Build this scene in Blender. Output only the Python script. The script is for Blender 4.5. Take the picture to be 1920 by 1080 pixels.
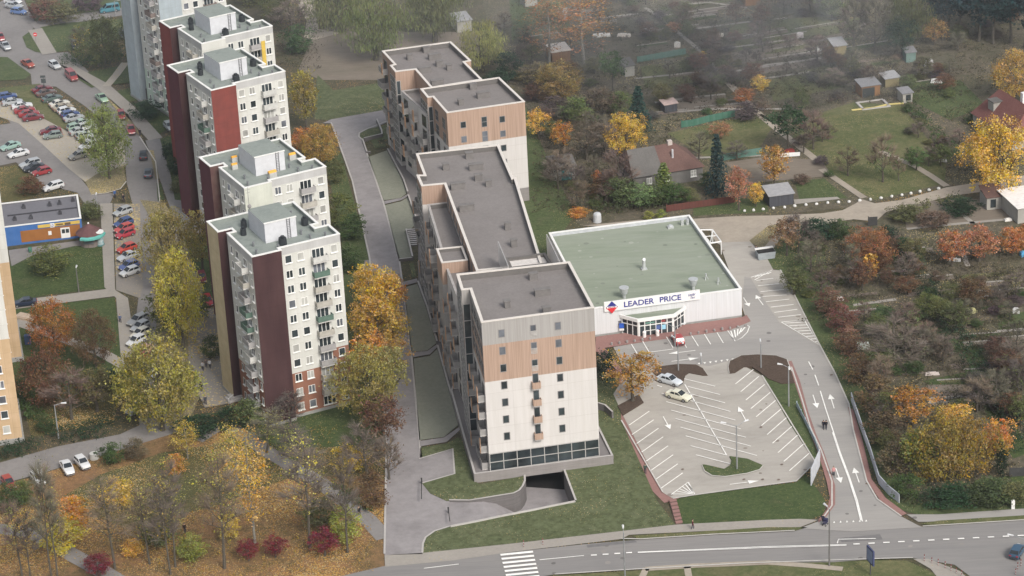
import bpy, math, random
from mathutils import Vector, Matrix
from mathutils.geometry import tessellate_polygon
R_ = math.radians
random.seed(7)
for o in list(bpy.data.objects): bpy.data.objects.remove(o)
scene = bpy.context.scene
col = scene.collection
# ------------------------------------------------------------------ camera
CAMZ = 210.0; FPX = 5281.2; TH = 0.43389; RO = -0.05111
_f = Vector((0, math.cos(TH), -math.sin(TH))); _r = Vector((1, 0, 0)); _u = _r.cross(_f)
CR = _r*math.cos(RO) + _u*math.sin(RO); CU = -_r*math.sin(RO) + _u*math.cos(RO)
cd = bpy.data.cameras.new('camera'); cam = bpy.data.objects.new('camera', cd); col.objects.link(cam)
cam.matrix_world = Matrix(((CR.x, CU.x, -_f.x, 0), (CR.y, CU.y, -_f.y, 0), (CR.z, CU.z, -_f.z, CAMZ), (0, 0, 0, 1)))
cd.sensor_width = 36; cd.lens = FPX/1920*36; cd.clip_start = 5; cd.clip_end = 9000
scene.camera = cam
# ------------------------------------------------------------------ sky and sun (bright overcast autumn day)
w = bpy.data.worlds.new('World'); scene.world = w; w.use_nodes = True
wn = w.node_tree.nodes; wl = w.node_tree.links
sky = wn.new('ShaderNodeTexSky'); sky.sky_type = 'NISHITA'; sky.sun_disc = False
SUN_EL, SUN_AZ = R_(42), R_(150)      # azimuth: clockwise from +Y
sky.sun_elevation = SUN_EL; sky.sun_rotation = SUN_AZ; sky.dust_density = 4; sky.air_density = 1.3
hs = wn.new('ShaderNodeHueSaturation'); hs.inputs['Saturation'].default_value = 0.36
wl.new(sky.outputs[0], hs.inputs['Color']); wl.new(hs.outputs[0], wn['Background'].inputs[0])
wn['Background'].inputs[1].default_value = 0.115
sl = bpy.data.lights.new('sun', 'SUN'); sl.energy = 1.75; sl.angle = R_(18); sl.color = (1, .94, .86)
so = bpy.data.objects.new('sun', sl); col.objects.link(so); so.location = (0, 0, 400)
sd = Vector((math.sin(SUN_AZ)*math.cos(SUN_EL), math.cos(SUN_AZ)*math.cos(SUN_EL), math.sin(SUN_EL)))
so.rotation_euler = sd.to_track_quat('Z', 'Y').to_euler()
scene.view_settings.view_transform = 'Standard'; scene.view_settings.look = 'None'
scene.view_settings.exposure = 0.5; scene.view_settings.gamma = 1
scene.cycles.max_bounces = 5; scene.cycles.transparent_max_bounces = 6; scene.cycles.volume_bounces = 0
scene.cycles.use_denoising = True
# ------------------------------------------------------------------ picture <-> place
def G(px, py, z=0.0):
    d = _f*FPX + CR*(px-960) - CU*(py-540); t = (z-CAMZ)/d.z
    return Vector((d.x*t, d.y*t, z))
def PX(p):
    q = Vector(p) - Vector((0, 0, CAMZ)); ww = q.dot(_f)
    return 960+FPX*q.dot(CR)/ww, 540-FPX*q.dot(CU)/ww
def height(xb, yb, yt):
    b = G(xb, yb); lo, hi = 0., 90.
    for _ in range(30):
        m = (lo+hi)/2
        if PX((b.x, b.y, m))[1] > yt: lo = m
        else: hi = m
    return lo
def ppm(px, py): return FPX/((G(px, py)-Vector((0, 0, CAMZ))).length)   # pixels per metre there
# ------------------------------------------------------------------ materials
MC = {}
def _new(name):
    m = bpy.data.materials.new(name); m.use_nodes = True; nt = m.node_tree
    return m, nt.nodes, nt.links, nt.nodes['Principled BSDF']
def ramp(n, cols, lo=.3, hi=.7):
    r = n.new('ShaderNodeValToRGB'); e = r.color_ramp.elements
    if len(cols) == 1: cols = list(cols)*2
    while len(e) < len(cols): e.new(.5)
    for i, c in enumerate(cols):
        e[i].position = lo+(hi-lo)*i/max(1, len(cols)-1); e[i].color = (*c, 1)
    return r
def plain(name, c, rough=.8, metal=0., var=.12, scale=1.5, spec=.3):
    if name in MC: return MC[name]
    m, n, l, b = _new(name)
    g = n.new('ShaderNodeNewGeometry'); t = n.new('ShaderNodeTexNoise'); t.inputs['Scale'].default_value = scale; t.inputs['Detail'].default_value = 5
    l.new(g.outputs['Position'], t.inputs['Vector'])
    a = tuple(x*(1-var) for x in c); d = tuple(min(1, x*(1+var)) for x in c)
    r = ramp(n, [a, d]); l.new(t.outputs[0], r.inputs[0]); l.new(r.outputs[0], b.inputs['Base Color'])
    b.inputs['Roughness'].default_value = rough; b.inputs['Metallic'].default_value = metal; b.inputs['Specular IOR Level'].default_value = spec
    MC[name] = m; return m
def ground_mat(name, big, small, bs=.06, ss=1.2, mixf=.5, speck=None, sp_scale=2.2, sp_thr=.32, sp_mod=.05, bump=.3, stretch=None):
    """two layers of noise colours, optionally speckled with fallen leaves whose density drifts"""
    m, n, l, b = _new(name)
    g = n.new('ShaderNodeNewGeometry'); src = g.outputs['Position']
    if stretch:
        mp = n.new('ShaderNodeMapping'); mp.inputs['Rotation'].default_value = (0, 0, stretch[0]); mp.inputs['Scale'].default_value = (stretch[1], stretch[2], 1)
        l.new(src, mp.inputs[0]); src = mp.outputs[0]
    t1 = n.new('ShaderNodeTexNoise'); t1.inputs['Scale'].default_value = bs; t1.inputs['Detail'].default_value = 6; t1.inputs['Roughness'].default_value = .65
    t2 = n.new('ShaderNodeTexNoise'); t2.inputs['Scale'].default_value = ss; t2.inputs['Detail'].default_value = 8; t2.inputs['Roughness'].default_value = .75
    l.new(src, t1.inputs['Vector']); l.new(src, t2.inputs['Vector'])
    r1 = ramp(n, big, .33, .67); r2 = ramp(n, small, .33, .67)
    l.new(t1.outputs[0], r1.inputs[0]); l.new(t2.outputs[0], r2.inputs[0])
    mx = n.new('ShaderNodeMix'); mx.data_type = 'RGBA'; mx.inputs[0].default_value = mixf
    l.new(r1.outputs[0], mx.inputs[6]); l.new(r2.outputs[0], mx.inputs[7]); out = mx.outputs[2]
    if speck:
        v = n.new('ShaderNodeTexVoronoi'); v.inputs['Scale'].default_value = sp_scale; l.new(g.outputs['Position'], v.inputs['Vector'])
        t3 = n.new('ShaderNodeTexNoise'); t3.inputs['Scale'].default_value = sp_mod; t3.inputs['Detail'].default_value = 5; l.new(g.outputs['Position'], t3.inputs['Vector'])
        r3 = ramp(n, speck, .1, .9); l.new(v.outputs['Color'], r3.inputs[0])
        mr = n.new('ShaderNodeMapRange'); mr.inputs[1].default_value = .35; mr.inputs[2].default_value = .65; mr.inputs[3].default_value = sp_thr*.3; mr.inputs[4].default_value = min(.62, sp_thr*1.5)
        l.new(t3.outputs[0], mr.inputs[0])
        lt = n.new('ShaderNodeMath'); lt.operation = 'LESS_THAN'; l.new(v.outputs['Distance'], lt.inputs[0]); l.new(mr.outputs[0], lt.inputs[1])
        m2 = n.new('ShaderNodeMix'); m2.data_type = 'RGBA'; l.new(lt.outputs[0], m2.inputs[0]); l.new(out, m2.inputs[6]); l.new(r3.outputs[0], m2.inputs[7]); out = m2.outputs[2]
    l.new(out, b.inputs['Base Color']); b.inputs['Roughness'].default_value = .9; b.inputs['Specular IOR Level'].default_value = .15
    if bump:
        bp = n.new('ShaderNodeBump'); bp.inputs['Strength'].default_value = bump; bp.inputs['Distance'].default_value = .2
        l.new(t2.outputs[0], bp.inputs['Height']); l.new(bp.outputs[0], b.inputs['Normal'])
    MC[name] = m; return m
def wall_mat(name, c, c2=None, su=.5, sv=.5, lo=.35, hi=.65, rough=.85, streak=.12, joints=None):
    """painted or clad wall in wall coordinates (u along, v up, metres) with faint weathering"""
    if name in MC: return MC[name]
    m, n, l, b = _new(name); uv = n.new('ShaderNodeUVMap'); mp = n.new('ShaderNodeMapping'); mp.inputs['Scale'].default_value = (su, sv, 1)
    l.new(uv.outputs[0], mp.inputs[0]); t = n.new('ShaderNodeTexNoise'); t.inputs['Scale'].default_value = 1; t.inputs['Detail'].default_value = 6; l.new(mp.outputs[0], t.inputs['Vector'])
    c2 = c2 or tuple(x*(1-streak) for x in c); r = ramp(n, [c, c2], lo, hi); l.new(t.outputs[0], r.inputs[0]); out = r.outputs[0]
    # rain streaks and soiling running down the wall
    m2 = n.new('ShaderNodeMapping'); m2.inputs['Scale'].default_value = (1.3, .07, 1); l.new(uv.outputs[0], m2.inputs[0]); t2 = n.new('ShaderNodeTexNoise'); t2.inputs['Detail'].default_value = 8; t2.inputs['Roughness'].default_value = .7; t2.inputs['Scale'].default_value = 1
    l.new(m2.outputs[0], t2.inputs['Vector']); r2 = ramp(n, [(.92, .915, .9), (1, 1, 1)], .36, .6); l.new(t2.outputs[0], r2.inputs[0])
    mx = n.new('ShaderNodeMix'); mx.data_type = 'RGBA'; mx.blend_type = 'MULTIPLY'; mx.inputs[0].default_value = 1; l.new(out, mx.inputs[6]); l.new(r2.outputs[0], mx.inputs[7]); out = mx.outputs[2]
    if joints:
        bk = n.new('ShaderNodeTexBrick'); bk.offset = 0; bk.inputs['Scale'].default_value = 1; bk.inputs['Brick Width'].default_value = joints[0]; bk.inputs['Row Height'].default_value = joints[1]; bk.inputs['Mortar Size'].default_value = .035; bk.inputs['Mortar Smooth'].default_value = .3
        bk.inputs['Color1'].default_value = (1, 1, 1, 1); bk.inputs['Color2'].default_value = (.97, .97, .97, 1); bk.inputs['Mortar'].default_value = (.84, .83, .82, 1); l.new(uv.outputs[0], bk.inputs['Vector'])
        m3 = n.new('ShaderNodeMix'); m3.data_type = 'RGBA'; m3.blend_type = 'MULTIPLY'; m3.inputs[0].default_value = 1; l.new(out, m3.inputs[6]); l.new(bk.outputs['Color'], m3.inputs[7]); out = m3.outputs[2]
    l.new(out, b.inputs['Base Color'])
    b.inputs['Roughness'].default_value = rough; b.inputs['Specular IOR Level'].default_value = .2
    MC[name] = m; return m
def obj_mat(name, rough, metal, spec, var=.5, attr=False, trans=0, coat=0):
    """takes its colour from the object's own colour"""
    m, n, l, b = _new(name); oi = n.new('ShaderNodeObjectInfo'); out = oi.outputs['Color']
    if attr:
        a = n.new('ShaderNodeAttribute'); a.attribute_name = 'tint'; hsv = n.new('ShaderNodeHueSaturation')
        sx = n.new('ShaderNodeSeparateColor'); l.new(a.outputs['Color'], sx.inputs[0])
        for k, (idx, lo, hi) in enumerate((('Hue', .478, .522), ('Saturation', .7, 1.15), ('Value', 1-var, 1+var))):
            mr = n.new('ShaderNodeMapRange'); mr.inputs[3].default_value = lo; mr.inputs[4].default_value = hi; l.new(sx.outputs[k], mr.inputs[0]); l.new(mr.outputs[0], hsv.inputs[idx])
        l.new(out, hsv.inputs['Color']); out = hsv.outputs[0]
    l.new(out, b.inputs['Base Color']); b.inputs['Roughness'].default_value = rough; b.inputs['Metallic'].default_value = metal; b.inputs['Specular IOR Level'].default_value = spec
    if coat: b.inputs['Coat Weight'].default_value = coat; b.inputs['Coat Roughness'].default_value = .08
    if trans:
        tl = n.new('ShaderNodeBsdfTranslucent'); ms = n.new('ShaderNodeMixShader'); ms.inputs[0].default_value = trans
        l.new(out, tl.inputs[0]); l.new(b.outputs[0], ms.inputs[1]); l.new(tl.outputs[0], ms.inputs[2]); l.new(ms.outputs[0], n['Material Output'].inputs[0])
    MC[name] = m; return m
# ------------------------------------------------------------------ object helpers
def link(o, parent=None):
    col.objects.link(o)
    if parent is not None: o.parent = parent
    return o
class MB:
    def __init__(s): s.v = []; s.f = []; s.m = []; s.uv = []; s.t = []
    def face(s, pts, m=0, uv=None, t=None):
        i = len(s.v); s.v += [tuple(p) for p in pts]; s.f.append(tuple(range(i, i+len(pts)))); s.m.append(m)
        s.uv += (uv or [(p[0], p[1]) for p in pts]); s.t += [t or (.5, .5, .5, 1)]*len(pts)
    def box(s, x0, y0, z0, x1, y1, z1, m=0, mt=None, sx=1., sy=1.):
        cx, cy = (x0+x1)/2, (y0+y1)/2
        T = lambda x, y: (cx+(x-cx)*sx, cy+(y-cy)*sy)
        b = [(x0, y0, z0), (x1, y0, z0), (x1, y1, z0), (x0, y1, z0)]; t = [(*T(x, y), z1) for x, y, z in b]
        s.face(b[::-1], m); s.face(t, m if mt is None else mt)
        for i in range(4):
            j = (i+1) % 4; L = math.dist(b[i], b[j]); s.face([b[i], b[j], t[j], t[i]], m, [(0, z0), (L, z0), (L, z1), (0, z1)])
        return s
    def tube(s, a, b, ra, rb, n=6, m=0, cap=True):
        a = Vector(a); b = Vector(b); d = (b-a).normalized(); q = d.to_track_quat('Z', 'Y')
        A = [a+q@Vector((ra*math.cos(k*2*math.pi/n), ra*math.sin(k*2*math.pi/n), 0)) for k in range(n)]
        B = [b+q@Vector((rb*math.cos(k*2*math.pi/n), rb*math.sin(k*2*math.pi/n), 0)) for k in range(n)]
        for k in range(n): s.face([A[k], A[(k+1) % n], B[(k+1) % n], B[k]], m)
        if cap: s.face(B, m); s.face(A[::-1], m)
        return s
    def ball(s, c, r, n=8, k=5, m=0, sz=1.):
        P = lambda i, j: (c[0]+r*math.sin(math.pi*i/k)*math.cos(2*math.pi*j/n), c[1]+r*math.sin(math.pi*i/k)*math.sin(2*math.pi*j/n), c[2]+r*sz*math.cos(math.pi*i/k))
        for i in range(k):
            for j in range(n): s.face([P(i+1, j), P(i+1, j+1), P(i, j+1), P(i, j)] if 0 < i < k-1 else ([P(1, j), P(1, j+1), P(0, 0)] if i == 0 else [P(k, 0), P(i, j+1), P(i, j)]), m)
        return s
    def prism(s, pts, z0, z1, m=0, mt=None, bottom=False):
        """pts: world/local xy, counter-clockwise; uv in metres along the wall"""
        n = len(pts); u = 0
        for i in range(n):
            a, b = pts[i], pts[(i+1) % n]; L = math.dist(a[:2], b[:2])
            s.face([(a[0], a[1], z0), (b[0], b[1], z0), (b[0], b[1], z1), (a[0], a[1], z1)], m, [(u, z0), (u+L, z0), (u+L, z1), (u, z1)]); u += L
        for t in tessellate_polygon([[Vector((p[0], p[1], 0)) for p in pts]]):
            tri = [pts[k] for k in t]
            if (tri[1][0]-tri[0][0])*(tri[2][1]-tri[0][1])-(tri[1][1]-tri[0][1])*(tri[2][0]-tri[0][0]) < 0: tri = tri[::-1]
            s.face([(p[0], p[1], z1) for p in tri], m if mt is None else mt)
        return s
    def mesh(s, name, mats, smooth=False, tint=False):
        me = bpy.data.meshes.new(name); me.from_pydata(s.v, [], s.f)
        for q in mats: me.materials.append(q)
        me.polygons.foreach_set('material_index', s.m)
        uv = me.uv_layers.new(name='uv'); uv.data.foreach_set('uv', [c for p in s.uv for c in p])
        if tint:
            ca = me.color_attributes.new('tint', 'FLOAT_COLOR', 'CORNER'); ca.data.foreach_set('color', [c for p in s.t for c in p])
        if smooth: me.polygons.foreach_set('use_smooth', [True]*len(s.f))
        me.update(); return me
    def build(s, name, mats, parent=None, loc=(0, 0, 0), rz=0., **k):
        if not isinstance(mats, (list, tuple)): mats = [mats]
        o = bpy.data.objects.new(name, s.mesh(name, mats, **k)); o.location = loc; o.rotation_euler = (0, 0, rz)
        return link(o, parent)
def put(me, name, parent=None, loc=(0, 0, 0), rz=0., scale=None, color=None):
    o = bpy.data.objects.new(name, me); o.location = loc; o.rotation_euler = (0, 0, rz)
    if scale: o.scale = scale
    if color: o.color = (*color, 1)
    return link(o, parent)
ALL = []
def tag(o, label, cat, group=None, px=None):
    o['label'] = label; o['category'] = cat
    if group: o['group'] = group
    if px is None: px = PX(o.matrix_world.translation if o.type != 'EMPTY' else o.location)
    ALL.append((o, px)); return o
def thing(name, label, cat, loc=(0, 0, 0), rz=0., group=None):
    o = bpy.data.objects.new(name, None); o.empty_display_size = .5; o.location = loc; o.rotation_euler = (0, 0, rz); link(o)
    return tag(o, label, cat, group, PX(loc))
def ccw(p):
    a = sum(p[i][0]*p[(i+1) % len(p)][1]-p[(i+1) % len(p)][0]*p[i][1] for i in range(len(p)))
    return p if a > 0 else p[::-1]
LV = .025
def sheet(name, pix, m, lv, z=0., kind='structure', holes=None, thick=0.):
    """a flat piece of ground whose outline is given by picture points lying on the ground"""
    pts = ccw([G(x, y, z) for x, y in pix]); b = MB(); zz = z+lv*LV
    if thick: b.prism([(p.x, p.y) for p in pts], z-.02, zz+thick, 0)
    else:
        for t in tessellate_polygon([[Vector((p.x, p.y, 0)) for p in pts]]):
            tri = [pts[k] for k in t]
            if (tri[1]-tri[0]).cross(tri[2]-tri[0]).z < 0: tri = tri[::-1]
            b.face([(p.x, p.y, zz) for p in tri], 0)
    o = b.build(name, m); o['kind'] = kind; return o
def strip_pts(pts, w):
    P = [Vector((p[0], p[1])) for p in pts]; L = []; Rr = []
    for i, p in enumerate(P):
        d = (P[min(i+1, len(P)-1)]-P[max(i-1, 0)]).normalized(); nrm = Vector((-d.y, d.x))*w/2
        L.append(p+nrm); Rr.append(p-nrm)
    return L, Rr
def path(name, pix, wdt, m, lv, b=None, kind='structure'):
    L, Rr = strip_pts([G(x, y) for x, y in pix], wdt); own = b is None; b = b or MB()
    for i in range(len(L)-1): b.face([(*Rr[i], lv*LV), (*Rr[i+1], lv*LV), (*L[i+1], lv*LV), (*L[i], lv*LV)], 0)
    if own:
        o = b.build(name, m); o['kind'] = kind; return o
# ------------------------------------------------------------------ ground materials
OR = [(.42, .2, .05), (.5, .32, .08), (.3, .13, .04), (.46, .36, .2), (.36, .22, .06)]
PALE = [(.5, .42, .28), (.42, .34, .16), (.36, .3, .22), (.5, .38, .1), (.3, .2, .1)]
m_base = ground_mat('rough_ground', [(.035, .042, .02), (.085, .07, .05), (.045, .055, .022), (.1, .08, .06)], [(.03, .035, .018), (.09, .08, .05), (.15, .12, .09)], .035, .9, .55, OR, 3, .22, .03)
m_allot = ground_mat('allotment_soil', [(.06, .06, .035), (.135, .112, .09), (.075, .078, .042), (.17, .142, .12)], [(.03, .03, .02), (.1, .09, .06), (.17, .14, .11)], .09, 1.0, .6, PALE, 2.6, .2, .06)
m_grass = ground_mat('grass', [(.05, .075, .028), (.09, .11, .048), (.055, .08, .03), (.1, .1, .055)], [(.025, .045, .018), (.12, .145, .065)], .14, 1.6, .5, PALE, 3, .16, .06)
m_grassdark = ground_mat('lush_grass', [(.035, .06, .02), (.07, .095, .035), (.045, .07, .024), (.1, .1, .05)], [(.015, .035, .012), (.1, .125, .05)], .16, 1.6, .5, PALE, 3, .12, .06)
m_lawn = ground_mat('sown_lawn', [(.055, .07, .03), (.125, .145, .075), (.065, .08, .035), (.14, .155, .085), (.075, .085, .04)], [(.03, .04, .018), (.145, .165, .085)], .2, 1.3, .5, PALE+[(.1, .08, .04)], 2.6, .16, .1)
m_terrlawn = ground_mat('dull_lawn', [(.2, .208, .168), (.255, .26, .215)], [(.165, .175, .135), (.275, .278, .228)], .14, 1.8, .5)
m_dryg = ground_mat('dry_grass', [(.08, .1, .035), (.16, .15, .075), (.075, .1, .035), (.13, .12, .06)], [(.04, .055, .02), (.17, .165, .085)], .09, 1.1, .5, PALE, 3, .14, .05)
m_litter = ground_mat('leaf_litter', [(.18, .1, .045), (.25, .14, .07), (.065, .07, .028), (.22, .14, .07), (.08, .08, .035)], [(.06, .045, .025), (.3, .17, .09)], .09, 1.6, .55, OR, 4.5, .42, .06)
m_litterg = ground_mat('littered_grass', [(.045, .07, .022), (.12, .1, .045), (.05, .075, .025)], [(.025, .04, .015), (.14, .12, .06)], .1, 1.6, .5, OR+PALE[:2], 4.2, .36, .07)
m_litterp = ground_mat('littered_verge', [(.22, .18, .11), (.16, .15, .09), (.27, .22, .14)], [(.13, .12, .07), (.3, .25, .16)], .1, 2.0, .5, PALE, 4, .45, .08)
m_asph = ground_mat('asphalt', [(.19, .178, .174), (.25, .236, .23), (.17, .16, .157)], [(.16, .152, .15), (.25, .24, .235)], .06, 1.2, .4, PALE, 3, .1, .06, bump=.05)
m_asphleaf = ground_mat('leafy_asphalt', [(.22, .205, .195), (.26, .235, .2)], [(.2, .19, .18), (.28, .25, .21)], .08, 1.5, .4, PALE, 2.0, .38, .09, bump=.05)
m_road = ground_mat('road_asphalt', [(.3, .285, .27), (.34, .325, .305), (.27, .26, .25)], [(.25, .24, .23), (.34, .325, .31)], .05, 1.0, .4, [(.17, .16, .155)], .3, .09, .2, stretch=(-.13, .25, 2.2), bump=.05)
m_roaddark = ground_mat('main_road_asphalt', [(.175, .17, .17), (.22, .212, .208), (.26, .247, .235)], [(.17, .165, .165), (.27, .26, .25)], .05, 1.0, .4, [(.13, .125, .12), (.3, .28, .26)], .3, .1, .2, stretch=(-.13, .12, 2.2), bump=.05)
m_lot = ground_mat('car_park_concrete', [(.315, .295, .265), (.41, .385, .35), (.285, .268, .243)], [(.29, .272, .25), (.41, .385, .35)], .07, 1.0, .4, [(.2, .17, .15), (.28, .25, .22)], .3, .1, .2, stretch=(-.5, .5, 1.2), bump=.04)
m_pave = ground_mat('pale_paving', [(.28, .26, .235), (.35, .325, .29)], [(.24, .22, .2), (.36, .335, .3)], .1, 2, .4, PALE, 1.6, .1, .1, bump=.05)
m_beige = ground_mat('sandy_paving', [(.34, .31, .265), (.41, .375, .32)], [(.29, .26, .22), (.42, .385, .33)], .1, 2, .45, PALE, 2, .25, .1, bump=.05)
m_brick = ground_mat('red_brick_paving', [(.25, .14, .13), (.3, .17, .15)], [(.2, .11, .1), (.32, .19, .17)], .2, 3, .5, bump=.05)
m_street = ground_mat('smooth_street', [(.22, .205, .208), (.3, .282, .286), (.2, .187, .19)], [(.2, .188, .19), (.31, .292, .296)], .14, .8, .45, bump=.03)
m_walk = ground_mat('dark_paving', [(.175, .162, .16), (.22, .204, .202)], [(.165, .153, .15), (.22, .206, .204)], .15, 1.5, .4, bump=.03)
m_dirt = ground_mat('dirt_track', [(.32, .28, .23), (.4, .35, .29), (.27, .235, .2)], [(.25, .22, .18), (.38, .335, .28)], .1, 1.2, .5, bump=.1)
m_mulch = ground_mat('bark_mulch', [(.06, .042, .032), (.1, .075, .055)], [(.03, .022, .018), (.14, .1, .08)], .3, 3, .5, bump=.4)
m_soil = ground_mat('dug_soil', [(.13, .105, .09), (.2, .165, .14)], [(.08, .065, .055), (.23, .19, .165)], .3, 2.2, .5, PALE, 3, .2, .1)
m_field = ground_mat('bare_field', [(.17, .145, .12), (.22, .185, .15), (.13, .12, .085)], [(.13, .11, .085), (.22, .19, .16)], .06, 1.0, .5, stretch=(.2, .35, 1.6))
m_paint = plain('white_paint', (.8, .79, .76), .8, var=.1, scale=1.2)
m_paintworn = plain('worn_paint', (.55, .54, .52), .8, var=.15)
m_conc = plain('concrete_edge', (.42, .4, .385), .8, var=.08)
m_concwall = wall_mat('board_marked_concrete', (.17, .158, .157), (.13, .122, .12), .3, 4)
# ------------------------------------------------------------------ base ground with the garage ramp cut out of it
RAMP = [(842, 941), (880, 941.5), (964, 928), (975, 922.5), (982, 914), (986, 904), (985, 880), (968, 800), (1034, 795), (1057, 885), (1078, 941), (844, 988)]
ring = [Vector((x, y, 0)) for x, y in ((-2500, 150), (2500, 150), (2500, 6000), (-2500, 6000))]
hole = ccw([G(x, y) for x, y in RAMP])[::-1]
b = MB(); allp = ring+hole
for t in tessellate_polygon([ring, hole]):
    tri = [allp[k] for k in t]
    if (tri[1]-tri[0]).cross(tri[2]-tri[0]).z < 0: tri = tri[::-1]
    b.face(tri, 0)
g = b.build('ground', m_base); g['kind'] = 'structure'
# ramp: floor falls away to the right, walls around it
gs = G(843, 965); ge = G(1000, 930); ax = Vector((ge.x-gs.x, ge.y-gs.y, 0)); Lx = ax.length; ax.normalize()
def rz_(p):
    t = max(0, min(1, ((p-gs).dot(ax)-1)/(Lx-4))); return -3.1*t**4-.02
b = MB()
top = [(842, 941), (880, 941.5), (905, 937.6), (930, 933.5), (964, 928), (975, 922.5), (982, 914), (986, 904), (985, 880)]
bot = [(844, 988), (880, 981), (905, 976), (930, 970.5), (964, 964), (1000, 957), (1035, 949.5), (1078, 941), (1057, 885)]
for i in range(len(top)-1):
    q = [G(*bot[i]), G(*bot[i+1]), G(*top[i+1]), G(*top[i])]
    for j in range(8):
        e = [q[0].lerp(q[3], j/8), q[1].lerp(q[2], j/8), q[1].lerp(q[2], (j+1)/8), q[0].lerp(q[3], (j+1)/8)]
        b.face([(p.x, p.y, rz_(p)) for p in e], 0)
q = [G(1057, 885), G(1034, 795), G(968, 800), G(985, 880)]; b.face([(p.x, p.y, -3.12) for p in q], 1)  # garage interior painted near black to stand in for its shade
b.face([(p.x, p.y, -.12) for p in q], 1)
o = b.build('ramp_floor', [m_street, plain('garage_painted_shade', (.012, .011, .011))]); o['kind'] = 'structure'
b = MB()
fine = ccw([G(x, y) for x, y in top[:]+[(968, 800), (1034, 795), (1057, 885), (1078, 941)]+bot[:7][::-1]])
for i in range(len(fine)):
    a, c = fine[i], fine[(i+1) % len(fine)]
    if abs(PX(a)[0]-843) < 3 and abs(PX(c)[0]-843) < 3: continue
    wm_ = 2 if min(PX(a)[1], PX(c)[1]) < 860 else 0  # inner garage walls get the same painted shade
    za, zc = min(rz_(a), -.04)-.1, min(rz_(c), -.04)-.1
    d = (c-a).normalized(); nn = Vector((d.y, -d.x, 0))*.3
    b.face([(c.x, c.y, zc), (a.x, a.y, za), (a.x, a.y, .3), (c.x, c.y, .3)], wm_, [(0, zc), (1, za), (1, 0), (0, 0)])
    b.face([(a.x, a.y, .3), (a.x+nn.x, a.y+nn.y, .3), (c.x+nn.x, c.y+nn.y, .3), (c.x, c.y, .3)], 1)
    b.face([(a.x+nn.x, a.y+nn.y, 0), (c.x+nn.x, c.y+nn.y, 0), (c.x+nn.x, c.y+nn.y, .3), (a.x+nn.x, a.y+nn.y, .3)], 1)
o = b.build('ramp_retaining_wall', [m_concwall, m_conc, plain('garage_painted_shade', (.012, .011, .011))]); tag(o, 'concrete retaining wall round the sunken garage ramp', 'retaining wall', px=(1030, 930))
# ------------------------------------------------------------------ ground sheets, left half
S = sheet
S('leaf_strewn_ground', [(-60, 1200), (-60, 925), (60, 895), (215, 845), (300, 800), (430, 770), (560, 800), (700, 830), (722, 850), (722, 1040), (850, 1052), (600, 1090), (500, 1200)], m_litter, 1)
S('park_grass', [(120, 930), (190, 890), (300, 850), (420, 830), (540, 800), (640, 760), (724, 770), (722, 900), (560, 890), (400, 950), (240, 990), (150, 960)], m_litterg, 2)
S('tower_lawn', [(420, 830), (470, 780), (650, 700), (724, 690), (722, 830), (600, 840)], m_grassdark, 3)
S('verge_lawn', [(600, 240), (640, 290), (692, 482), (724, 690), (655, 700), (640, 440), (610, 300), (560, 260)], m_grass, 2)
S('meadow', [(595, 140), (625, 170), (716, 155), (730, 210), (621, 226), (590, 224)], m_lawn, 3)
S('bare_field', [(560, 130), (590, 60), (650, 40), (760, 60), (900, 60), (900, 130), (730, 150), (600, 150)], m_field, 1)
S('dirt_lane', [(545, -20), (590, -20), (592, 30), (598, 55), (640, 62), (590, 75), (570, 70), (575, 40)], m_dirt, 2)
S('park_leaves', [(20, 690), (200, 600), (260, 640), (230, 700), (215, 790), (60, 820)], m_litterg, 1)
S('lawn_left', [(-30, 480), (20, 497), (55, 463), (140, 458), (200, 455), (210, 541), (95, 552), (22, 566), (-30, 575)], m_grassdark, 2)
S('lawn_middle', [(28, 578), (215, 558), (228, 655), (226, 700), (60, 745), (20, 800)], m_grassdark, 2)
S('estate_road', [(-20, 15), (45, -20), (45, 0), (67, 45), (60, 57), (100, 100), (127, 98), (150, 118), (190, 160), (235, 205), (262, 255), (290, 300), (300, 384), (250, 388), (238, 345), (232, 262), (160, 200), (105, 163), (60, 160), (58, 140), (15, 108), (-20, 108)], m_asph, 3)
S('estate_road', [(246, 386), (300, 382), (300, 420), (292, 640), (320, 802), (262, 800), (250, 640), (262, 540)], m_asph, 2)
S('estate_road', [(225, 815), (262, 798), (430, 798), (380, 830), (330, 812), (220, 846), (60, 893), (-60, 925), (-60, 885), (107, 838)], m_asph, 3)
S('court_asphalt', [(-40, 240), (20, 232), (0, 205), (78, 262), (130, 310), (172, 360), (215, 364), (205, 385), (160, 385), (145, 362), (75, 345), (72, 337), (30, 305), (-40, 320)], m_asph, 4)
S('sandy_parking', [(-20, 188), (32, 200), (85, 225), (132, 250), (178, 300), (232, 262), (236, 310), (182, 332), (160, 342), (130, 318), (78, 270), (35, 232), (-20, 214)], m_beige, 5)
S('tree_island', [(160, 342), (182, 327), (232, 312), (237, 342), (226, 356), (200, 364), (172, 367)], m_litterp, 6)
S('upper_lot_grass', [(0, 166), (75, 158), (88, 168), (160, 218), (180, 262), (136, 252), (85, 225), (30, 178), (0, 175)], m_dryg, 6)
S('roadside_parking', [(213, 383), (262, 383), (268, 540), (262, 560), (218, 545)], m_asphleaf, 5)
S('pale_footway', [(188, 383), (211, 382), (216, 545), (240, 560), (246, 600), (262, 690), (300, 800), (285, 800), (228, 690), (218, 560), (196, 540)], m_pave, 6)
S('shop_forecourt', [(22, 500), (16, 470), (190, 446), (210, 470), (200, 462), (140, 462), (60, 480)], m_asph, 4)
S('cross_path', [(20, 566), (216, 541), (218, 556), (70, 575), (20, 582)], m_pave, 5)
path('footpath', [(28, 603), (70, 618), (130, 640), (190, 662), (240, 690)], 2.4, m_pave, 5)
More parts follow.
